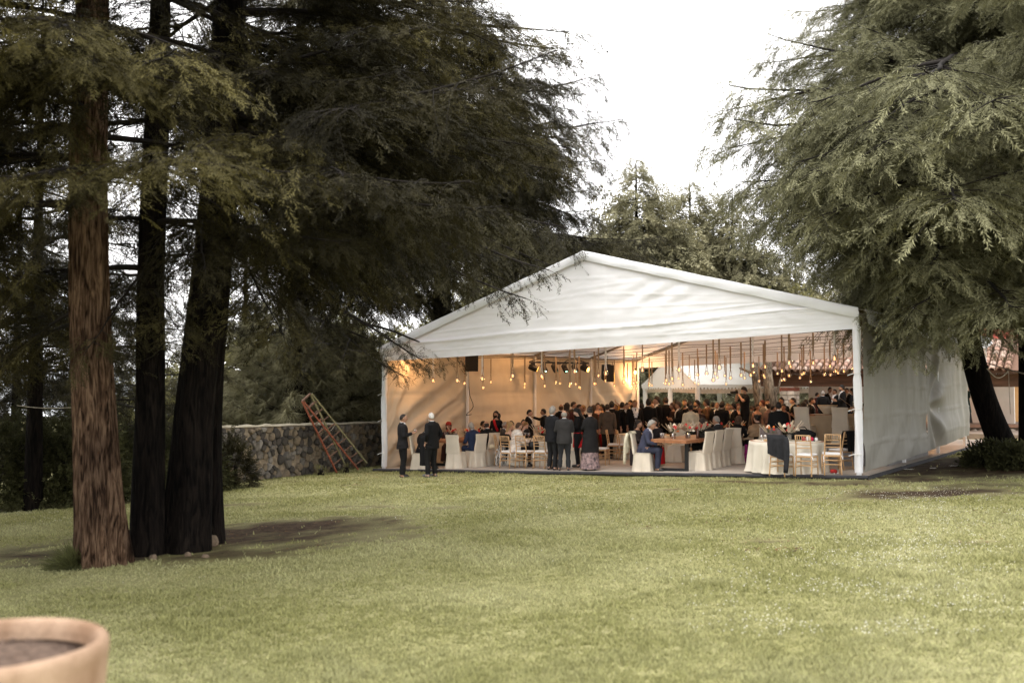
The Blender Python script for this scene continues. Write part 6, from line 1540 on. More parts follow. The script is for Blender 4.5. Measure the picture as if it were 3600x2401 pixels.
def head_mb(m, M, female):
    """head with brow, nose, chin, ears, eyes and mouth; slots 0 skin, 1 dark, 2 lips, 3 white"""
    n, k = 22, 16; vs = []; fs = []; jw = .24 if not female else .30
    for i in range(k + 1):
        th = PI * i / k
        for j in range(n):
            a = 2 * PI * j / n; d = Vector((math.sin(th) * math.sin(a), -math.sin(th) * math.cos(a), math.cos(th)))
            x, y, z = d.x * .074, d.y * .094, d.z * .116
            if d.z < 0: q = (-d.z) ** 1.3; x *= 1 - jw * q; y = y * (1 - .10 * q) - .020 * q
            if d.y < 0:
                f = -d.y
                y -= .024 * math.exp(-((x / .013) ** 2) - ((z + .018) / .020) ** 2) + .010 * math.exp(-((x / .010) ** 2) - ((z - .004) / .022) ** 2)
                y += .008 * (math.exp(-(((abs(x) - .030) / .014) ** 2) - ((z - .014) / .012) ** 2)); y -= .004 * math.exp(-((z - .036) / .010) ** 2) * f
                y -= .006 * math.exp(-((x / .022) ** 2) - ((z + .052) / .012) ** 2)
            else: y *= 1.06
            vs.append(M @ Vector((x, y, z)))
    for i in range(k):
        for j in range(n): q = (j + 1) % n; fs.append((i * n + j, i * n + n + j, i * n + n + q, i * n + q))
    m.add(vs, fs, 0)
    def ell(c, r, mi): b = MB().ball(c, r, 7, 5); m.add([M @ Vector(v) for v in b.v], b.f, mi)
    for s in (-1, 1):
        ell((s * .030, -.078, .014), (.013, .009, .008), 3); ell((s * .030, -.0845, .014), (.006, .005, .006), 1)
        ell((s * .031, -.089, .034), (.019, .006, .0045), 1); ell((s * .075, .008, .002), (.010, .018, .030), 0)
    ell((0, -.0935, -.053), (.023, .006, .007), 2)
def hand_mb(m, w, d, s, nrm, k):
    """four curled fingers and a thumb rooted in the palm"""
    for i, l in enumerate((.060, .068, .064, .050)):
        b = w + d * .078 * k + s * (i - 1.5) * .0185 * k
        m.tube([b - d * .03 * k, b + d * l * .35 * k + nrm * .10 * l, b + d * l * .75 * k + nrm * .45 * l, b + d * l * .80 * k + nrm * .9 * l], [.0095 * k, .009 * k, .008 * k, .006 * k], 6)
    b = w + d * .030 * k - s * .028 * k
    m.tube([b, b + (d * .6 - s * .7 + nrm * .3).normalized() * .035 * k, b + (d * .9 - s * .55 + nrm * .7).normalized() * .068 * k], [.013 * k, .011 * k, .008 * k], 6)
_BODY = {}
def body_base(sex, pose, bulk=1.0):
    key = (sex, pose, bulk)
    if key in _BODY: return _BODY[key]
    P = POSES[pose]; female = sex == 'f'; k = .94 if female else 1.0
    seat = P.get('seat'); lean = rad(P.get('lean', 0)); dz = -.37 if seat else 0
    Rl = Matrix.Rotation(lean, 3, 'X'); piv = Vector((0, 0, .90))
    U = lambda p: (Rl @ (Vector(p) - piv)) + piv + Vector((0, 0, dz))      # torso frame
    prim = []                                                              # (verts, faces, label, rest verts)
    def addp(mb, label, rest=None): prim.append((mb.v, mb.f, label, rest or mb.v))
    sec = TORSO_F if female else TORSO_M
    m = MB(); nn = 20; vs = []
    for (z, rx, ry, cy) in sec:
        bl = bulk * (1.0 + (.12 * math.exp(-((z - 1.02) / .15) ** 2) if bulk > 1 else 0))
        for j in range(nn):
            a = 2 * PI * j / nn; c, s_ = math.cos(a), math.sin(a)
            vs.append((rx * bl * math.copysign(abs(c) ** .85, c), ry * bl * math.copysign(abs(s_) ** .85, s_) + cy, z))
    fs = [tuple(range(nn - 1, -1, -1)), tuple((len(sec) - 1) * nn + j for j in range(nn))]
    for i in range(len(sec) - 1):
        for j in range(nn): q = (j + 1) % nn; fs.append((i * nn + j, i * nn + q, i * nn + nn + q, i * nn + nn + j))
    m.v = [tuple(U(v)) for v in vs]; m.f = fs; addp(m, 0, vs)
    if female:
        for s_ in (-1, 1):
            b = MB().ball((s_ * .068, -.082, 1.215), (.058, .05, .06), 10, 7); r_ = list(b.v); b.v = [tuple(U(v)) for v in b.v]; addp(b, 0, r_)
    sx = .160 if female else .185; rA = [.056, .058, .048, .043, .037, .031] if not female else [.046, .045, .038, .034, .029, .024]
    hands = []
    for i, s_ in enumerate((-1, 1)):
        S, E, Wr = Vector((s_ * (sx - .03), .01, 1.405 if not female else 1.37)), Vector(P['e'][i]), Vector(P['w'][i])
        if female: E.x *= .9; Wr.x *= .92
        sh = Vector((s_ * sx * 1.02, .01, S.z - .02))
        pts = [S, sh, sh.lerp(E, .5), E, E.lerp(Wr, .5), Wr]; b = MB().tube(pts[:4], rA[:4], 10); r_ = list(b.v); b.v = [tuple(U(v)) for v in b.v]; addp(b, 1, r_)
        b = MB().tube([E - (Wr - E) * .02] + pts[4:], [rA[3]] + rA[4:], 10); b.ball(E, rA[3], 8, 6); r_ = list(b.v); b.v = [tuple(U(v)) for v in b.v]; addp(b, 2, r_)
        w = U(Wr); d = (U(Wr) - U(E)).normalized(); ref = Vector((0, 0, 1)) if abs(d.z) < .8 else Vector((0, -1, 0)); s2 = d.cross(ref).normalized(); nr = s2.cross(d).normalized()
        if pose in ('stand', 'pocket', 'sit', 'sitlean', 'sitback', 'lookdown'): nr = -nr
        pm = MB(); pm.tube([w - d * .02, w + d * .02, w + d * .06, w + d * .095], [.026 * k, .034 * k, .040 * k, .032 * k], 8, ell=(1, .5)); addp(pm, 3); hands.append((w, d, s2, nr))
    for i, s_ in enumerate((-1, 1)):
        if seat: H, Kn, An = Vector((s_ * .095, .0, .535)), Vector((s_ * .125, -.42, .555)), Vector((s_ * .13, -.40 + (.06 if i else 0), .09))
        else: H, Kn, An = Vector((s_ * .088, .0, .86)), Vector((s_ * .105, -.02 - .02 * i, .49)), Vector((s_ * (.115 + .02 * i), .025 - .03 * i, .09))
        rl = [.096, .090, .070, .064, .054, .048] if not female else [.098, .088, .060, .054, .042, .036]
        b = MB().tube([H, H.lerp(Kn, .5), Kn], [rl[0], rl[1], rl[2]], 12); b.ball(Kn, rl[2], 8, 6); addp(b, 4)
        b = MB().tube([Kn, Kn.lerp(An, .4), An - Vector((0, 0, .03))], [rl[3], rl[4], rl[5]], 12); addp(b, 5)
        f = MB().ball(An + Vector((s_ * .012, -.065, -.045)), (.046 * k, .132 * k, .046), 12, 8, fn=lambda d: 1.0 if d.z > 0 else 1 - .25 * (-d.z) ** 2); f.ball(An + Vector((0, .025, -.055)), (.038, .045, .036), 8, 6); addp(f, 6)
    b = MB().tube([U((0, .015, 1.41 if female else 1.43)), U((0, -.005, 1.54))], [.052 * k, .050 * k], 12); addp(b, 7, [(v[0], v[1], 1.43 + .11 * (1 if q >= 12 else 0)) for q, v in enumerate(b.v)])
    # union by voxels
    V, F, o = [], [], 0; lab = []; rest = []
    for (v, f, l, r_) in prim:
        V += v; F += [tuple(i + o for i in q) for q in f]; lab += [l] * len(v); rest += [tuple(q) for q in r_]; o += len(v)
    me = bpy.data.meshes.new('tmp_body'); me.from_pydata(V, [], F); ob = bpy.data.objects.new('tmp_body', me); COL.objects.link(ob)
    md = ob.modifiers.new('r', 'REMESH'); md.mode = 'VOXEL'; md.voxel_size = .019; sm = ob.modifiers.new('s', 'SMOOTH'); sm.factor = .5; sm.iterations = 4
    dg = bpy.context.evaluated_depsgraph_get(); res = bpy.data.meshes.new_from_object(ob.evaluated_get(dg)); bpy.data.objects.remove(ob); bpy.data.meshes.remove(me)
    nv = len(res.vertices); co = np.empty(nv * 3, np.float32); res.vertices.foreach_get('co', co); co = co.reshape(-1, 3); no = np.empty(nv * 3, np.float32)
    try: res.vertices.foreach_get('normal', no)
    except Exception: pass
    no = no.reshape(-1, 3)
    nf = len(res.polygons); fv = np.empty(nf * 4, np.int32); res.polygons.foreach_get('vertices', fv) if all(len(p.vertices) == 4 for p in res.polygons[:1]) else None
    fv = fv.reshape(-1, 4); bpy.data.meshes.remove(res)
    # dense sample of the sources for labels
    sv, sl, sr = [], [], []
    for (v, f, l, r_) in prim:
        for q in f:
            c = [sum(v[i][t] for i in q) / len(q) for t in range(3)]; cr = [sum(r_[i][t] for i in q) / len(q) for t in range(3)]; sv.append(c); sl.append(l); sr.append(cr)
        for a, b2 in zip(v, r_): sv.append(a); sl.append(l); sr.append(b2)
    kd = kdtree.KDTree(len(sv))
    for i, c in enumerate(sv): kd.insert(c, i)
    kd.balance(); L = np.empty(nv, int); Rr = np.empty((nv, 3))
    for i in range(nv):
        j = kd.find(co[i])[1]; L[i] = sl[j]; d = co[i] - np.array(sv[j]); Rr[i] = np.array(sr[j]) + d
    # torso rest position exactly from the inverse lean
    inv = np.array(Rl.transposed()); tor = (co - np.array([0, 0, .90 + dz])) @ inv.T + np.array([0, 0, .90])
    Rr[(L <= 3) | (L == 7)] = tor[(L <= 3) | (L == 7)]
    hc = U((0, -.022, 1.605 if not female else 1.585)); Mh = Matrix.Translation(hc) @ Rl.to_4x4() @ Matrix.Rotation(rad(P.get('nod', 2)) - lean * .7, 4, 'X')
    r = dict(co=co, no=no, f=fv, L=L, R=Rr, Mh=Mh, hands=hands, k=k, female=female, U=U, seat=seat, sec=sec, bulk=bulk)
    _BODY[key] = r; return r
def garment(B, pred, off):
    m = pred(B['L'], B['R']); fm = m[B['f']].all(1); f = B['f'][fm]
    if len(f) == 0: return None
    u, inv = np.unique(f, return_inverse=True); o = off(B['L'][u], B['R'][u]) if callable(off) else off
    v = B['co'][u] + B['no'][u] * (np.asarray(o)[:, None] if callable(off) else o)
    return np_mesh('garment', v, inv.reshape(-1, 4), True)
def body_mesh(B, yaw=0.0):
    m = MB(); Mh = B['Mh'] @ Matrix.Rotation(rad(yaw), 4, 'Z'); head_mb(m, Mh, B['female'])
    for h in B['hands']: hand_mb(m, *h, B['k'])
    o = len(m.v); V = m.v + [tuple(c) for c in B['co']]; F = m.f + [tuple(int(i) + o for i in q) for q in B['f']]; MI = m.m + [0] * len(B['f'])
    me = bpy.data.meshes.new('body'); me.from_pydata(V, [], F); me.polygons.foreach_set('material_index', MI); me.polygons.foreach_set('use_smooth', [True] * len(F)); me.update(); return me
def loft(z0, z1, a, b, n=40, rows=8, pleat=0, amp=0.0, U=None, seatdrop=0, yoff=0.0, open_front=False):
    """a, b: (rx, ry) at the top and the hem"""
    m = MB()
    def fn(p, q):
        an = p * 2 * PI + PI / 2; rx = a[0] + (b[0] - a[0]) * q ** .9; ry = a[1] + (b[1] - a[1]) * q ** .9; w = 1 + (amp * q * math.sin(pleat * an + math.sin(3 * an)) if pleat else 0) + .02 * q * math.sin(5 * an + 4 * q)
        v = Vector((rx * w * math.cos(an), ry * w * math.sin(an) + yoff * q, z0 + (z1 - z0) * q)); return tuple(U(v)) if U else tuple(v)
    m.grid(fn, n, rows); return m.mesh('garment', True)
def hair_mesh(kind, seed=0):
    m = MB(); n = 26
    def cap(th_front, th_side, th_back, R=(.083, .104, .126), lift=0.0, wob=.05, rows=9):
        vs = []; fs = []
        for i in range(rows + 2):
            for j in range(n):
                a = 2 * PI * j / n; c = math.cos(a)                     # c = 1 at the front (-y)
                te = th_side + (th_front - th_side) * max(0, c) ** .8 + (th_back - th_side) * max(0, -c) ** .6
                t = te * min(i, rows) / rows; d = Vector((math.sin(t) * math.sin(a), -math.sin(t) * math.cos(a), math.cos(t)))
                w = 1 + wob * fbm(d.x * 4 + seed, d.y * 4, d.z * 4) + .03 * math.sin(a * 9 + seed) * math.sin(t)
                if i == rows + 1: w = .86
                vs.append((d.x * R[0] * w, d.y * R[1] * w + .006, d.z * R[2] * w + lift * max(0, d.z)))
        for i in range(rows + 1):
            for j in range(n): q = (j + 1) % n; fs.append((i * n + j, i * n + n + j, i * n + n + q, i * n + q))
        m.add(vs, fs)
    def fall(zend, w0, w1, y0, d0, wave=.012):
        def fn(p, q):
            an = p * 2 * PI; z = .05 + (zend - .05) * q; rx = w0 + (w1 - w0) * q + .012 * math.sin(q * 9 + seed); ry = d0 * (1 - .35 * q) + .004 * math.sin(an * 8)
            return (rx * math.cos(an) * (1 + .04 * math.sin(an * 6 + q * 8)), y0 + .03 * q + wave * math.sin(q * 8 + seed) + ry * math.sin(an), z)
        m.grid(fn, 20, 12); b = [fn(k / 20, 1) for k in range(20)]; m.add(b, [tuple(range(20))])
    if kind == 'short': cap(.92, 1.42, 2.05)
    elif kind == 'thick': cap(.98, 1.55, 2.2, (.090, .110, .136), .01, .09)
    elif kind == 'receding': cap(.62, 1.35, 2.0, (.080, .103, .122))
    elif kind == 'bald':
        vs = []; fs = []; rows = 5; nn = 20
        for i in range(rows + 1):
            for j in range(nn + 1):
                a = rad(72) + rad(216) * j / nn; t = 1.12 + (.95 + .1 * math.cos(j)) * i / rows; d = Vector((math.sin(t) * math.sin(a), -math.sin(t) * math.cos(a), math.cos(t))); w = (1.0 if i in (0,) else 1.035) * (1 + .03 * fbm(d.x * 6, d.y * 6, d.z * 6)); vs.append((d.x * .079 * w, d.y * .102 * w + .006, d.z * .119 * w))
        for i in range(rows):
            for j in range(nn): fs.append((i * (nn + 1) + j, (i + 1) * (nn + 1) + j, (i + 1) * (nn + 1) + j + 1, i * (nn + 1) + j + 1))
        m.add(vs, fs)
    elif kind == 'long': cap(1.0, 1.75, 2.2, (.090, .110, .130)); fall(-.36, .095, .085, .062, .055)
    elif kind == 'longer': cap(1.0, 1.75, 2.2, (.094, .114, .134)); fall(-.50, .105, .10, .065, .06, .018)
    elif kind == 'bob': cap(1.0, 1.75, 2.3, (.096, .114, .132)); fall(-.15, .098, .09, .045, .065)
    elif kind == 'bun': cap(.95, 1.5, 2.1, (.085, .106, .127)); m.ball((0, .115, .055), (.055, .05, .05), 10, 8, fn=lambda d: 1 + .1 * math.sin(d.z * 14 + d.x * 9))
    elif kind == 'messybun': cap(.95, 1.6, 2.2, (.088, .109, .13), 0, .12); m.ball((.01, .10, .09), (.05, .045, .05), 10, 8, fn=lambda d: 1 + .2 * fbm(d.x * 4, d.y * 4, d.z * 4)); fall(-.26, .07, .06, .07, .04)
    elif kind == 'veil': cap(.85, 1.9, 2.5, (.10, .12, .138)); fall(-.30, .115, .16, .05, .075)
    return m.mesh('hair', True)
_PM = {}
def person_meshes(sex, pose, outfit, bulk):
    key = (sex, pose, outfit, bulk)
    if key in _PM: return _PM[key]
    B = body_base(sex, pose, bulk); out = []; U = B['U']; seat = B['seat']; fem = B['female']
    tor, arms, legs = (lambda L: L == 0), (lambda L: (L == 1) | (L == 2)), (lambda L: (L == 4) | (L == 5))
    vee = lambda R: (R[:, 1] < -.02) & (np.abs(R[:, 0]) < np.maximum(0, (R[:, 2] - 1.08)) * .26) & (R[:, 2] > 1.08)
    tz = .97 if not fem else .99
    def tr(hem=.10): return garment(B, lambda L, R: legs(L) | ((L == 0) & (R[:, 2] < tz + .03)) | ((L == 6) & (R[:, 2] > .095)), lambda L, R: .010 + .012 * (R[:, 2] < .3) * (not fem or outfit == 'suit'))
    shoes = [garment(B, lambda L, R, s_=s_: (L == 6) & (R[:, 0] * s_ > 0), .006) for s_ in (-1, 1)]
    if outfit in ('suit', 'jacketless', 'wsuit'):
        out.append(('trousers', tr(), 'trousers')); out.append(('shoe', shoes, 'shoes'))
    if outfit in ('suit', 'wsuit'):
        fl_ = lambda L, R: .017 + .035 * np.clip((1.0 - R[:, 2]) / .22, 0, 1) * (L == 0) * (0.3 if seat else 1)
        out.append(('jacket', garment(B, lambda L, R: (((L == 0) & ~vee(R)) | arms(L) | ((L == 4) & (R[:, 2] > (.80 if not seat else 9)))) & (R[:, 2] > .78), fl_), 'jacket'))
        out.append(('shirt', garment(B, lambda L, R: (L == 0) & (R[:, 2] > 1.02) & (R[:, 1] < .03) & (np.abs(R[:, 0]) < .13), .009), 'shirt'))
        cm = MB(); c0, c1 = U((0, .010, 1.455 if not fem else 1.42)), U((0, .002, 1.505 if not fem else 1.465))
        cm.tube([c0, c1], [.066 * B['k'], .0575 * B['k']], 14, cap=False); out.append(('shirt_collar', cm.mesh('collar', True), 'shirt'))
        if not fem:
            tm = MB(); f = lambda x, z, y: tuple(U((x, y, z)))
            tm.add([f(-.018, 1.455, -.082), f(.018, 1.455, -.082), f(.012, 1.42, -.105), f(-.012, 1.42, -.105), f(-.028, 1.12, -.135 * bulk), f(.028, 1.12, -.135 * bulk)], [(0, 3, 2, 1), (3, 4, 5, 2)]); out.append(('necktie', tm.mesh('tie'), 'tie'))
    if outfit == 'jacketless':
        out.append(('shirt', garment(B, lambda L, R: ((L == 0) & (R[:, 2] > .95)) | arms(L), lambda L, R: .016 + .012 * np.exp(-((R[:, 2] - 1.0) / .06) ** 2)), 'shirt'))
        am = loft(.99, .62, (.185, .135), (.20, .16), 30, 5, 4, .03, U); out.append(('apron', am, 'apron')); cm = loft(1.01, .965, (.186, .138), (.188, .14), 30, 2, U=U); out.append(('belt', cm, 'belt'))
        cm = MB(); cm.tube([U((0, .010, 1.455)), U((0, .002, 1.505))], [.066, .0575], 14, cap=False); out.append(('shirt_collar', cm.mesh('collar', True), 'shirt'))
    if outfit in ('dress', 'dress_sleeve', 'shortdress'):
        out.append(('bodice', garment(B, lambda L, R: ((L == 0) & (R[:, 2] > .93) & (R[:, 2] < (1.33 if outfit != 'dress_sleeve' else 1.42))) | ((arms(L)) if outfit == 'dress_sleeve' else (L == 99)), .010), 'dress'))
        if seat: out.append(('skirt', tr(), 'dress')); out.append(('skirt_fall', loft(.56, .06, (.22, .14), (.26, .2), 34, 6, 9, .06, yoff=-.06) , 'dress'))
        else: out.append(('skirt', loft(1.02, .08 if outfit != 'shortdress' else .52, (.140, .106), (.27, .24) if outfit != 'shortdress' else (.20, .17), 44, 9, 9, .07, U), 'dress'))
        out.append(('shoe', shoes, 'shoes'))
    if outfit in ('coatskirt', 'topskirt', 'shawl', 'puffer', 'fur'):
        out.append(('top', garment(B, lambda L, R: ((L == 0) | arms(L)) & (R[:, 2] > .86), .014 if outfit != 'puffer' else (lambda L, R: .045 + .014 * np.sin(R[:, 2] * 80 + R[:, 0] * 30))), 'jacket')); out.append(('shoe', shoes, 'shoes'))
        if outfit == 'coatskirt':
            out.append(('coat_skirt', loft(1.10, .50, (.178, .142), (.255, .21), 44, 8, 5, .03, U), 'jacket')); out.append(('skirt', loft(.72, .05, (.20, .165), (.27, .25), 70, 8, 22, .06, U), 'dress'))
        elif outfit == 'topskirt': out.append(('skirt', loft(1.0, .57, (.158, .125), (.172, .142), 34, 6, 0, 0, U), 'dress')); out.append(('tights', tr(), 'trousers'))
        else:
            out.append(('trousers', tr(), 'trousers'))
            if outfit == 'puffer' and seat: out.append(('coat_tail', loft(1.0, .78, (.20, .155), (.25, .20), 36, 5, 3, .04, U), 'jacket'))
        if outfit in ('fur', 'shawl'):
            sm_ = MB()
            def fn(p, q):
                an = p * 2 * PI; z = 1.44 - .36 * q; e = .20 + .07 * math.sin(q * PI * .8); w = 1 + (.10 if outfit == 'fur' else .03) * fbm(math.cos(an) * 3, math.sin(an) * 3, q * 5) + .05 * math.sin(q * 16 + an * 2) * (outfit == 'fur')
                if q < .15: e *= .5 + .5 * q / .15
                return tuple(U((e * 1.15 * w * math.cos(an), e * .85 * w * math.sin(an), z)))
            sm_.grid(fn, 34, 16); out.append(('stole' if outfit == 'fur' else 'shawl', sm_.mesh('stole', True), 'stole'))
    if outfit == 'blacktee':
        out += [('trousers', tr(), 'trousers'), ('shoe', shoes, 'shoes'), ('shirt', garment(B, lambda L, R: ((L == 0) & (R[:, 2] > .84)) | ((L == 1)), .016), 'jacket')]
    out = [(a, m, c) for (a, b, c) in out for m in (b if isinstance(b, list) else [b]) if m is not None]
    _PM[key] = (B, out); return _PM[key]
_HM = {}
_BM = {}
SKIN = {'light': (.52, .32, .23), 'tan': (.40, .22, .14), 'brown': (.30, .155, .095)}
HAIRC = {'black': (.010, .008, .007), 'dark': (.022, .014, .010), 'brown': (.06, .032, .018), 'auburn': (.10, .03, .018), 'blonde': (.36, .24, .11), 'grey': (.27, .245, .215), 'white': (.60, .57, .53), 'gold': (.22, .12, .04)}
BLK, NAVY, CHAR, GREYC = (.007, .0068, .007), (.018, .027, .058), (.018, .018, .02), (.034, .032, .0315)
PEOPLE = []
def person(p, face_deg, label, sex='m', pose='stand', outfit='suit', hair='short', hc='dark', skin='tan', jacket=BLK, trousers=None, shirt=(.66, .65, .64), tie=(.02, .02, .03), dress=(.05, .02, .02), shoes=(.008, .008, .008), H=1.74, bulk=1.0, yaw=0, stole=(.3, .22, .14), group=None, rz=None, specs=False, mask=False, dressm=None, beard=None, cat='person'):
    B, parts = person_meshes(sex, pose, outfit, bulk)
    t = thing('person', label, cat, p, rad(face_deg) if rz is None else rz, group, H / (1.725 if sex == 'm' else 1.70))
    k = (sex, pose, bulk, yaw)
    if k not in _BM: _BM[k] = body_mesh(B, yaw)
    sk = mk('skin_' + skin, SKIN[skin], .55, .06, 20, spec=.35)
    body = put('body', _BM[k], [sk, mk('eye_dark', (.012, .009, .008), .4), mk('lips_' + skin, tuple(c * f for c, f in zip(SKIN[skin], (.75, .5, .5))), .5), mk('eye_white', (.6, .58, .55), .3)], t)
    cols = dict(jacket=jacket, trousers=trousers or jacket, shirt=shirt, tie=tie, dress=dress, shoes=shoes, apron=(.012, .012, .012), belt=(.45, .42, .38), stole=stole)
    for (nm, me, slot) in parts:
        mt = cloth(cols[slot]) if slot != 'shoes' else mk('shoe_leather_%d' % int(shoes[0] * 999), shoes, .35, spec=.5)
        if slot == 'dress' and dressm: mt = dressm
        put(nm, me, mt, t)
    Mh = B['Mh'] @ Matrix.Rotation(rad(yaw), 4, 'Z')
    if hair:
        if hair not in _HM: _HM[hair] = hair_mesh(hair, len(_HM))
        put('hair', _HM[hair], mk('hair_' + hc, HAIRC[hc], .55, .25, 14, .5, 90, spec=.3, stretch=(3, 3, .6)), t, mw=Mh)
    if specs:
        g = MB()
        for s in (-1, 1):
            g.tube([(s * .032 + .020 * math.cos(a), -.094, .012 + .015 * math.sin(a)) for a in np.linspace(0, 2 * PI, 11)], .0028, 4, cap=False); g.tube([(s * .052, -.092, .016), (s * .076, .0, .012)], .0025, 4)
        put('spectacles', g.mesh('specs'), mk('specs_black', (.01, .01, .01), .3), t, mw=Mh)
    if mask:
        g = MB(); g.ball((0, -.070, -.045), (.058, .042, .048), 12, 8); put('face_mask', g.mesh('mask', True), cloth((.55, .47, .36) if mask is True else mask), t, mw=Mh)
    if beard:
        g = MB(); g.ball((0, -.052, -.075), (.054, .052, .045), 12, 8, fn=lambda d: 1 + .05 * fbm(d.x * 5, d.y * 5, d.z * 5)); put('beard', g.mesh('beard', True), mk('hair_' + beard, HAIRC[beard], .6), t, mw=Mh)
    PEOPLE.append((t, p)); return t, B
def floor_at(x, y): return Vector((x, y, G(x, y) + FZ))
_XY = []
def stand_px(px, ytop, H, Y=None, free=.52):
    """foot point for a guest whose crown shows at (px, ytop): solve the depth for the height"""
    if Y is None:
        best = None
        for q in np.arange(25.0, 42.5, .2):
            a = at(px, ytop, q); u, v = uv_of(a)
            if not (.5 < u < TW - .4 and .6 < v < 16.0): continue
            h = a.z - G(a.x, a.y) - FZ; e = abs(h - H) + .012 * abs(q - 34)
            for (x, y) in _XY:
                dd = math.hypot(a.x - x, a.y - y)
                if dd < free: e += (free - dd) * 1.2
            if best is None or e < best[0]: best = (e, q, h)
        Y = best[1] if best else 33
    a = at(px, ytop, Y); h = max(1.52, min(1.92, a.z - G(a.x, a.y) - FZ)); _XY.append((a.x, a.y)); return floor_at(a.x, a.y), h
def guest(px, ytop, fd, label, sex='m', Y=None, **kw):
    p, h = stand_px(px, ytop, 1.74 if sex == 'm' else 1.64, Y)
    return person(p, fd, label, sex, H=h, group='guests standing inside the marquee', **kw)
def seated(px, ytop, fd, label, sex='m', chair=None, **kw):
    if chair is not None: p, rz = chair; return person(p, 0, label, sex, rz=rz, H=kw.pop('H', 1.70), group='seated guests', **kw)
    a = at(px, ytop, kw.pop('Y')); p = floor_at(a.x, a.y)
    return person(p, fd, label, sex, H=kw.pop('H', 1.66), group='seated guests', **kw)
# held glass for the man on the lawn
m1, B1 = person(gnd(1415, 1679), 108, 'man in a charcoal suit on the lawn, holding a small glass', pose='drink', hair='receding', hc='dark', skin='tan', jacket=(.014, .013, .014), trousers=(.010, .0095, .010), H=1.745, yaw=-8)
w, d, s2, nr = B1['hands'][0]; hp = m1.matrix_basis @ (w + d * .08 + nr * .035)
tumbler(hp - Vector((0, 0, .05)), 'small glass in the hand of the man in the charcoal suit', None, .10, .03)
person(gnd(1517, 1678), -128, 'white-haired man with a moustache in a black suit on the lawn, hand in pocket', pose='pocket', hair='receding', hc='white', skin='light', jacket=(.0085, .0085, .009), trousers=(.011, .011, .011), H=1.76, bulk=1.08, yaw=-22, beard='white', shoes=(.10, .10, .11))
FG = 'guests standing inside the marquee'
def foot_px(px, y): p = gnd(px, y, FZ); return p
q = foot_px(1942, 1652); _XY.append((q.x, q.y)); person(q, 132, 'grey-haired man in a long dark coat, leftmost of the four standing in front', pose='chat', hair='thick', hc='grey', skin='light', jacket=(.014, .014, .016), trousers=(.019, .019, .020), H=1.72, group=FG, bulk=1.05)
q = foot_px(1984, 1654); _XY.append((q.x, q.y)); person(q, 178, 'balding man in a grey suit, his back to us, beside the grey-haired man', pose='chat', hair='bald', hc='grey', skin='tan', jacket=GREYC, trousers=(.028, .028, .03), H=1.62, group=FG, bulk=1.1)
q = foot_px(2032, 1642); _XY.append((q.x, q.y)); person(q, -95, 'woman with long black hair, black top and short red skirt', 'f', pose='lookdown', outfit='topskirt', hair='longer', hc='black', skin='light', jacket=BLK, trousers=(.008, .008, .009), dress=(.42, .012, .016), H=1.66, group=FG)
FLORAL = mk('floral_print', (.05, .04, .045), .8, .2, 14, col2=(.36, .25, .24), detail=3)
q = foot_px(2075, 1653); _XY.append((q.x, q.y)); tw_, BW = person(q, -160, 'woman in a long black coat over a floral skirt, her back to us', 'f', pose='lookdown', outfit='coatskirt', hair='bun', hc='dark', skin='light', jacket=(.014, .013, .013), trousers=BLK, H=1.66, group=FG, dressm=FLORAL, bulk=1.12)
w, d, s2, nr = BW['hands'][0]; t = thing('phone', 'pink phone in the hands of the woman in the long black coat', 'phone', tw_.matrix_basis @ (w + d * .10)); MB().box((0, 0, 0), (.16, .09, .012), rz=.5, bev=.004).build('phone_case', mk('case_pink', (.65, .04, .22), .4), t)
q = foot_px(2136, 1612); _XY.append((q.x, q.y)); person(q, 170, 'man in a brown tweed jacket and dark trousers, his back to us', pose='stand', hair='short', hc='dark', jacket=(.085, .062, .045), trousers=(.010, .009, .010), H=1.74, group=FG)
# dancers and talkers, from left to right
guest(1745, 1446, -20, 'woman all in black with long dark hair, a mask and a red sash', 'f', Y=31.5, outfit='dress_sleeve', hair='veil', hc='black', dress=(.009, .008, .009), mask=(.01, .01, .01), pose='stand')
_p = PEOPLE[-1][0]; o = MB().tube([Vector(x) for x in ((-.05, -.10, 1.42), (.02, -.155, 1.25), (.10, -.13, 1.05))], [.05, .052, .05], 8, ell=(1, .35)).build('sash', cloth((.42, .012, .016)), _p, True)
guest(1860, 1440, 75, 'young man in a black suit in profile, behind the left round table', pose='chat', hair='short', hc='black', Y=32)
guest(1912, 1437, -100, 'man in black with a hand laid on his shoulder, behind the pampas posy', pose='reach', hair='short', hc='dark', skin='brown')
guest(1972, 1421, 160, 'balding brown-haired man in a black suit above the man in the grey suit', hair='bald', hc='brown', skin='brown')
guest(1991, 1448, 170, 'woman with long auburn hair facing away, before the man in grey', 'f', Y=28.6, outfit='dress_sleeve', hair='longer', hc='auburn', dress=(.30, .20, .17), pose='chat')
guest(1993, 1416, 165, 'woman with big dark brown hair facing the dance floor', 'f', outfit='dress_sleeve', hair='longer', hc='dark', dress=(.05, .014, .012))
guest(2015, 1412, 85, 'man in right-hand profile lit amber, beside the big dark hair', hair='short', hc='dark', jacket=(.03, .02, .018))
guest(2035, 1421, 80, 'dark-haired man lit amber looking right, half hidden', hair='short', hc='dark', skin='brown')
guest(2048, 1425, 60, 'woman with amber-blonde hair looking down to the right', 'f', outfit='dress', hair='long', hc='gold', dress=(.03, .02, .02), pose='lookdown')
guest(2073, 1429, 175, 'dark-haired person facing away behind the woman in the black coat', hair='thick', hc='black')
guest(2086, 1424, 140, 'woman with brown hair facing away, left of the woman in red', 'f', outfit='dress_sleeve', hair='long', hc='brown', dress=(.06, .03, .015))
guest(2101, 1417, 10, 'woman in a red dress lit golden, her head thrown back', 'f', outfit='dress', hair='long', hc='dark', skin='light', dress=(.26, .010, .010), pose='chat')
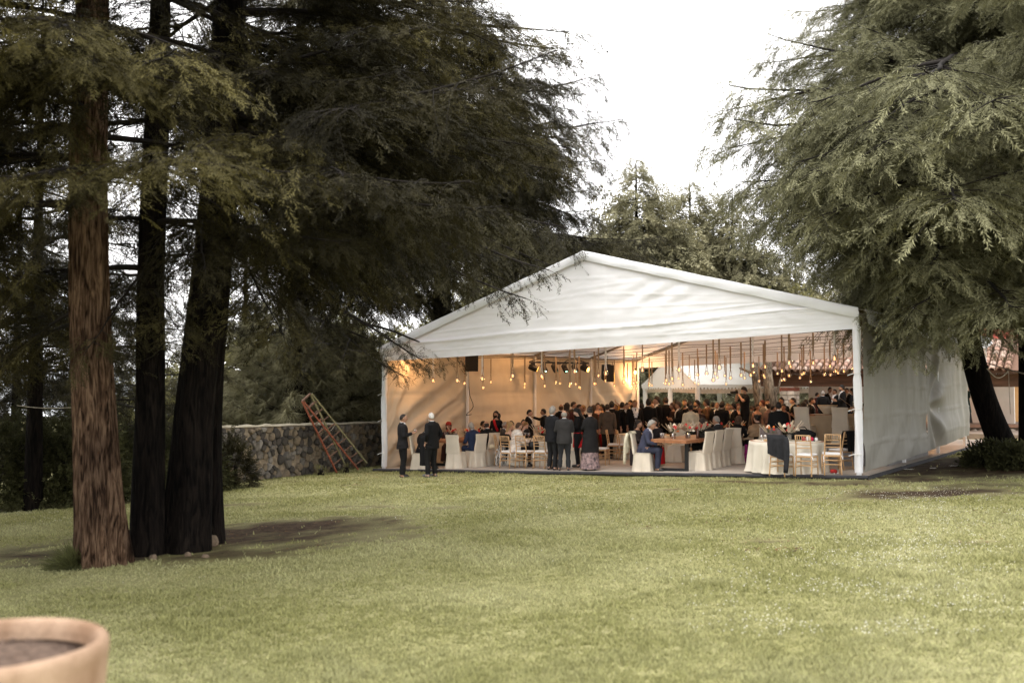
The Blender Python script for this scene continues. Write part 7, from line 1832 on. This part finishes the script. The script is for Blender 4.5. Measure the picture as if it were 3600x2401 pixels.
guest(2118, 1421, -70, 'woman with dark green-lit hair beside the woman in red', 'f', outfit='dress_sleeve', hair='long', hc='black', dress=(.03, .008, .008))
guest(2150, 1412, 160, 'dark-haired man just above the tweed jacket shoulder', hair='thick', hc='black')
guest(2163, 1420, -15, 'woman with golden hair and a raised hand in a black floral dress', 'f', outfit='dress', hair='long', hc='gold', skin='tan', dressm=mk('gold_floral', (.014, .012, .012), .8, .2, 18, col2=(.16, .09, .03)), pose='armup')
guest(2182, 1424, 120, 'woman with long green-blonde hair facing away, beside the smiling man', 'f', outfit='dress_sleeve', hair='longer', hc='gold', dress=(.02, .018, .016))
guest(2187, 1413, 150, 'man with black hair behind the green-blonde woman', hair='short', hc='black')
guest(2202, 1427, -60, 'smiling man in a black suit holding a drink, turned to the left', pose='drink', hair='short', hc='brown', skin='light')
guest(2204, 1415, 20, 'man looking out above the smiling man', hair='short', hc='dark')
guest(2218, 1408, -40, 'man with dark hair near the back left tent post', hair='thick', hc='dark', skin='tan')
guest(2226, 1419, 170, 'woman with long dark hair facing away near the tent post', 'f', outfit='dress_sleeve', hair='longer', hc='dark', dress=(.012, .010, .010))
guest(2231, 1406, 10, 'man lit yellow at the very back left corner', hair='short', hc='gold', skin='brown')
guest(2256, 1417, 165, 'man in a black suit facing away, left of the older blonde woman', hair='short', hc='black')
guest(2281, 1419, -20, 'woman with short curly blonde hair and an arm raised to her head', 'f', outfit='dress', hair='bob', hc='blonde', skin='light', dress=(.14, .06, .04), pose='armup')
guest(2291, 1433, -45, 'dark-haired woman in black clapping her hands', 'f', outfit='dress_sleeve', hair='long', hc='dark', skin='light', dress=(.010, .009, .010), pose='clap')
guest(2293, 1412, 5, 'woman with brown hair smiling toward us at the back', 'f', outfit='dress', hair='long', hc='brown', skin='light', dress=(.10, .03, .02))
guest(2280, 1402, 160, 'tall dark-haired man at the back, left of the man in profile', hair='thick', hc='black')
guest(2311, 1393, -80, 'tall curly-haired man in a black suit looking left', hair='thick', hc='dark', skin='light')
guest(2341, 1396, 178, 'tall man in a black suit squarely facing away, mid crowd', pose='pocket', hair='short', hc='dark')
guest(2366, 1416, -75, 'woman with brown hair close to the face of a man, mid crowd', 'f', outfit='dress_sleeve', hair='bob', hc='brown', skin='tan', dress=(.04, .02, .015))
guest(2386, 1413, -85, 'man in a black suit in left profile facing the brown-haired woman', pose='chat', hair='thick', hc='dark', skin='tan')
guest(2374, 1405, 150, 'man with dark hair behind the close couple', hair='short', hc='black')
guest(2404, 1426, 60, 'dark-haired man in black leaning toward the waiter', pose='chat', hair='short', hc='black', skin='tan')
guest(2428, 1421, 178, 'waiter in a cream shirt and black apron, his back to us', outfit='jacketless', hair='short', hc='black', skin='brown', shirt=(.58, .50, .36), trousers=BLK, pose='stand', Y=29.6, bulk=1.08)
guest(2408, 1404, -30, 'man looking left behind the waiter', hair='short', hc='brown', skin='tan')
guest(2424, 1410, 150, 'dark-haired person right behind the waiter, facing away', hair='thick', hc='black')
guest(2452, 1408, -85, 'man with a black beard in left profile', hair='thick', hc='black', skin='tan', beard='black')
guest(2459, 1428, -10, 'woman in spectacles facing us beside the brown suit', 'f', outfit='dress_sleeve', hair='bun', hc='black', skin='brown', dress=(.03, .02, .02), specs=True)
guest(2486, 1405, -110, 'man in a brown suit turned away to the left, arm stretched out', pose='reach', hair='thick', hc='black', jacket=(.11, .058, .030), skin='brown')
guest(2506, 1413, 170, 'man with black hair facing away, right of the brown suit', hair='short', hc='black')
guest(2521, 1414, -20, 'balding man facing us beyond the brown suit', hair='receding', hc='brown', skin='tan')
guest(2538, 1413, 140, 'dark-haired person behind the woman in magenta', hair='thick', hc='dark')
guest(2540, 1428, 150, 'woman with long dark hair in a magenta dress, seen from behind', 'f', outfit='dress', hair='longer', hc='dark', dress=(.36, .010, .085))
guest(2559, 1419, -15, 'woman with honey hair in a green patterned dress', 'f', outfit='dress', hair='long', hc='gold', skin='light', dressm=mk('green_print', (.05, .08, .05), .8, .2, 14, col2=(.32, .34, .24)))
guest(2580, 1419, -95, 'man in a black suit in left profile, right of the green dress', pose='chat', hair='thick', hc='black', skin='brown')
guest(2594, 1419, 15, 'woman with reddish hair glimpsed left of the turquoise jacket', 'f', outfit='dress', hair='long', hc='auburn', skin='light', dress=(.12, .04, .03))
guest(2608, 1413, 40, 'woman in a turquoise jacket and coral dress below the photographer', 'f', outfit='wsuit', hair='long', hc='dark', skin='tan', jacket=(.10, .24, .25), shirt=(.42, .08, .07), trousers=(.12, .26, .27))
# the photographer stands on a stool above the crowd
pp = at(2618, 1361, 33.0); fz = floor_at(pp.x, pp.y); hh = pp.z - fz.z
tp_, BP = person(fz + Vector((0, 0, hh - 1.76)), -75, 'photographer in black with a cream mask, camera raised above the crowd', pose='photo', outfit='blacktee', hair='thick', hc='black', skin='light', jacket=(.009, .009, .010), H=1.76, mask=True, cat='person')
if hh - 1.76 > .05:
    t = thing('step_stool', 'low black stool under the photographer', 'stool', fz)
    MB().box((0, 0, hh - 1.78), (.5, .4, .04)).build('seat', BLKM, t)
    for x in (-.2, .2):
        for y in (-.15, .15): MB().box((x, y, (hh - 1.8) / 2), (.04, .04, hh - 1.8)).build('leg', BLKM, t)
w, d, s2, nr = BP['hands'][0]; cp = tp_.matrix_basis @ (Vector((0, w.y - .07, w.z + .04)))
t = thing('camera_body', 'black camera with a long lens held up by the photographer', 'camera', cp, rad(-75)); MB().box((0, 0, 0), (.14, .08, .10), bev=.012).build('housing', BLKM, t); MB().tube([(0, -.04, 0), (0, -.2, -.01)], [.038, .042], 12).build('lens', BLKM, t); MB().box((0, .01, .062), (.06, .05, .03)).build('viewfinder', BLKM, t)
guest(2643, 1425, 95, 'grey-vested guest bending forward under the photographer elbow', pose='lookdown', hair='short', hc='dark', jacket=(.07, .065, .06))
guest(2662, 1421, 20, 'woman with dark hair glimpsed between grey vest and blonde wig', 'f', outfit='dress', hair='bob', hc='dark', dress=(.09, .05, .04))
guest(2682, 1407, -95, 'woman with reddish-brown hair, grey top, arms stretched left', 'f', outfit='topskirt', hair='bob', hc='auburn', skin='light', jacket=(.11, .11, .11), dress=(.02, .02, .02), pose='reach')
guest(2697, 1404, 10, 'dark-haired person in a mask before the forked tree', hair='short', hc='black', mask=True, jacket=(.22, .2, .17))
guest(2703, 1419, 120, 'dark-haired person in a striped top by the forked tree', 'f', outfit='topskirt', hair='bun', hc='dark', jacket=(.16, .10, .09))
guest(2716, 1427, 100, 'person with short dark hair left of the man in black with his back to us', hair='short', hc='black')
guest(2737, 1413, 172, 'broad man in a black suit with his back to us, nearest the right round table', pose='chat', hair='short', hc='black', bulk=1.12, Y=25.6)
guest(2748, 1398, -40, 'man with thick dark hair leaning over a woman', hair='thick', hc='black', skin='brown')
guest(2756, 1420, -30, 'woman with dark hair peeping past the broad man in black', 'f', outfit='dress', hair='bob', hc='dark', skin='brown', dress=(.02, .015, .015))
guest(2790, 1398, -100, 'tall man in left profile with an open pale collar and combed-back hair', pose='drink', hair='short', hc='dark', skin='light', tie=(.5, .45, .36), shirt=(.55, .47, .33))
guest(2811, 1421, -80, 'woman in a cream dress with dark hair, arm raised to her chin', 'f', outfit='dress_sleeve', hair='bun', hc='black', skin='brown', dress=(.52, .42, .27), pose='clap')
guest(2834, 1403, 168, 'man in a black suit facing away, right of the cream dress', hair='short', hc='black')
guest(2852, 1398, 70, 'bearded man in right profile before the white pavilion wall', hair='short', hc='black', skin='tan', beard='black')
guest(2826, 1413, 150, 'dark-haired woman between the cream dress and the bearded man', 'f', outfit='dress_sleeve', hair='bob', hc='dark', dress=(.05, .02, .03))
# group on the pavilion terrace
def terr(px, ytop, Y, fd, label, **kw):
    a = at(px, ytop, Y); z = PAVB.z + .5; h = max(1.55, min(1.95, a.z - z)); return person(Vector((a.x, a.y, z)), fd, label, kw.pop('sex', 'm'), H=h, group='guests on the pavilion terrace', **kw)
terr(2893, 1374, 41.5, 160, 'grey-haired man in black on the pavilion terrace, his back to us', hair='short', hc='grey', bulk=1.1, pose='pocket')
terr(2917, 1362, 43.4, 20, 'dark-haired man behind the grey-haired man on the terrace', hair='thick', hc='dark')
terr(2936, 1368, 42.0, -75, 'heavy man in a black suit in left profile on the terrace', hair='short', hc='dark', skin='brown', bulk=1.12, pose='chat')
terr(2961, 1354, 41.2, -95, 'tall bearded man in a black suit on the terrace', hair='thick', hc='black', skin='tan', beard='black', pose='chat')
terr(2978, 1364, 43.0, -60, 'dark-haired man half hidden behind the tall bearded man', hair='short', hc='black')
terr(2998, 1365, 41.8, -120, 'woman with long dark hair at the right end of the terrace group', sex='f', outfit='dress_sleeve', hair='longer', hc='dark', dress=(.02, .02, .022))
terr(2872, 1398, 42.6, 100, 'man with reddish sleeves half hidden left of the terrace group', hair='short', hc='dark', jacket=(.07, .02, .015))
# seated guests
seated(0, 0, 0, 'brown-haired man in a dark suit seated behind the two men on the lawn', chair=COVC[1478], pose='sitlean', hair='short', hc='brown', jacket=(.012, .012, .013))
seated(1492, 1499, 150, 'dark-grey-haired woman in black seated behind the white-haired man', 'f', Y=30.2, pose='sitlean', outfit='shawl', hair='bob', hc='dark', jacket=BLK, stole=(.015, .014, .014))
seated(1577, 1494, 5, 'seated woman with a red hat facing us at the left table', 'f', Y=32, pose='sit', outfit='dress_sleeve', hair='bob', hc='dark', skin='brown', dress=(.04, .02, .02))
_p, _ = PEOPLE[-1]; Bq = _BODY[('f', 'sit', 1.0)]; mb = MB(); mb.lathe([(.085, 0), (.098, .03), (.09, .09), (.05, .13), (.0001, .135)], 16); put('hat', mb.mesh('hat', True), cloth((.30, .03, .02)), _p, mw=Bq['Mh'] @ Matrix.Translation((0, .01, .03)))
seated(0, 0, 0, 'grey-haired man in spectacles and a blue suit, seated with his back to us', chair=COVC[1672], pose='sitlean', hair='thick', hc='grey', skin='tan', jacket=NAVY, specs=True, bulk=1.08)
seated(0, 0, 0, 'bald man in black seated in profile beside the blue suit', chair=COVC[1716], pose='sit', hair='bald', hc='dark', skin='tan', jacket=BLK)
seated(1690, 1482, 90, 'dark-haired seated man half hidden behind the bald man at the left table', Y=33.6, pose='sit', hair='short', hc='black', skin='brown')
seated(1766, 1482, 100, 'seated man with grey hair and a grey jacket behind the blonde woman', Y=30.7, pose='sit', hair='receding', hc='grey', skin='tan', jacket=(.06, .055, .05))
pz = fl(1785, 1636); person(pz, 118, 'blonde woman with a messy bun seated on a gold chair', 'f', pose='sit', outfit='dress', hair='messybun', hc='blonde', skin='light', dress=(.010, .010, .011), H=1.66, group='seated guests')
seated(1794, 1486, 20, 'small dark head of a guest between the blonde bun and the white coat', 'f', Y=31.6, pose='sit', outfit='dress_sleeve', hair='bob', hc='black', dress=(.02, .015, .015))
pz = fl(1812, 1642); person(pz, 120, 'woman in a white quilted coat raising her hand, short brown hair', 'f', pose='sithand', outfit='puffer', hair='short', hc='brown', skin='light', jacket=(.66, .60, .54), trousers=BLK, H=1.66, group='seated guests')
seated(1833, 1494, 40, 'honey-blonde woman seated beyond the white coat', 'f', Y=31.0, pose='sitlean', outfit='dress_sleeve', hair='long', hc='gold', skin='light', dress=(.03, .02, .02))
seated(1852, 1485, -70, 'bald bearded man in spectacles seated in left-facing profile', Y=30.9, pose='sit', hair='bald', hc='dark', skin='tan', specs=True, beard='brown', jacket=(.02, .02, .022))
seated(1838, 1478, 165, 'seated guest with thick black hair behind the bald bearded man', Y=32.4, pose='sit', hair='thick', hc='black')
seated(0, 0, 0, 'grey-haired man in a blue jacket seated at the centre table', chair=COVC[2262], pose='sitlean', hair='thick', hc='grey', skin='tan', jacket=(.044, .047, .076), trousers=(.032, .035, .055), H=1.70, bulk=1.05)
seated(2234, 1491, 60, 'seated guest half hidden behind the man in the blue jacket', Y=27.0, pose='sit', hair='bob', hc='dark', sex='f', outfit='dress_sleeve', dress=(.04, .03, .03))
pz = fl(2318, 1640); person(pz + Vector((0, .5, 0)), -28, 'woman with long dark hair gesturing over the table, red skirt under it', 'f', pose='sitgest', outfit='dress_sleeve', hair='longer', hc='dark', skin='light', dress=(.018, .014, .015), H=1.70, group='seated guests')
put('red_skirt', loft(.575, .05, (.21, .24), (.27, .30), 40, 8, 11, .05, yoff=-.12), cloth((.42, .012, .016)), PEOPLE[-1][0])
seated(0, 0, 0, 'dark-haired woman in a black shawl seated right of the centre table', 'f', chair=COVC[2497], pose='sitlean', outfit='shawl', hair='long', hc='dark', jacket=BLK, stole=(.02, .018, .016))
seated(0, 0, 0, 'greying man in spectacles seated in profile right of the black shawl', chair=COVC[2530], pose='sit', hair='short', hc='grey', skin='tan', jacket=(.022, .021, .022), specs=True)
seated(0, 0, 0, 'brown-haired guest in black seen from behind on a slipcovered chair', 'f', chair=COVC[2590], pose='sitlean', outfit='wsuit', hair='bob', hc='brown', jacket=BLK, shirt=(.5, .45, .4))
seated(0, 0, 0, 'woman in a thick fur stole with pinned-up dark hair', 'f', chair=COVC[2670], pose='sit', outfit='fur', hair='bun', hc='black', skin='light', jacket=BLK, trousers=BLK, stole=(.30, .205, .125))
# far right guest by the ochre house
a = at(3392, 1362, 40.8); person(Vector((a.x, a.y, HB.z + HZ)), -60, 'person in a dark green coat on the step of the ochre house', 'f', pose='chat', outfit='coatskirt', hair='bun', hc='dark', skin='light', jacket=(.016, .030, .024), H=1.66, dress=(.02, .02, .02))
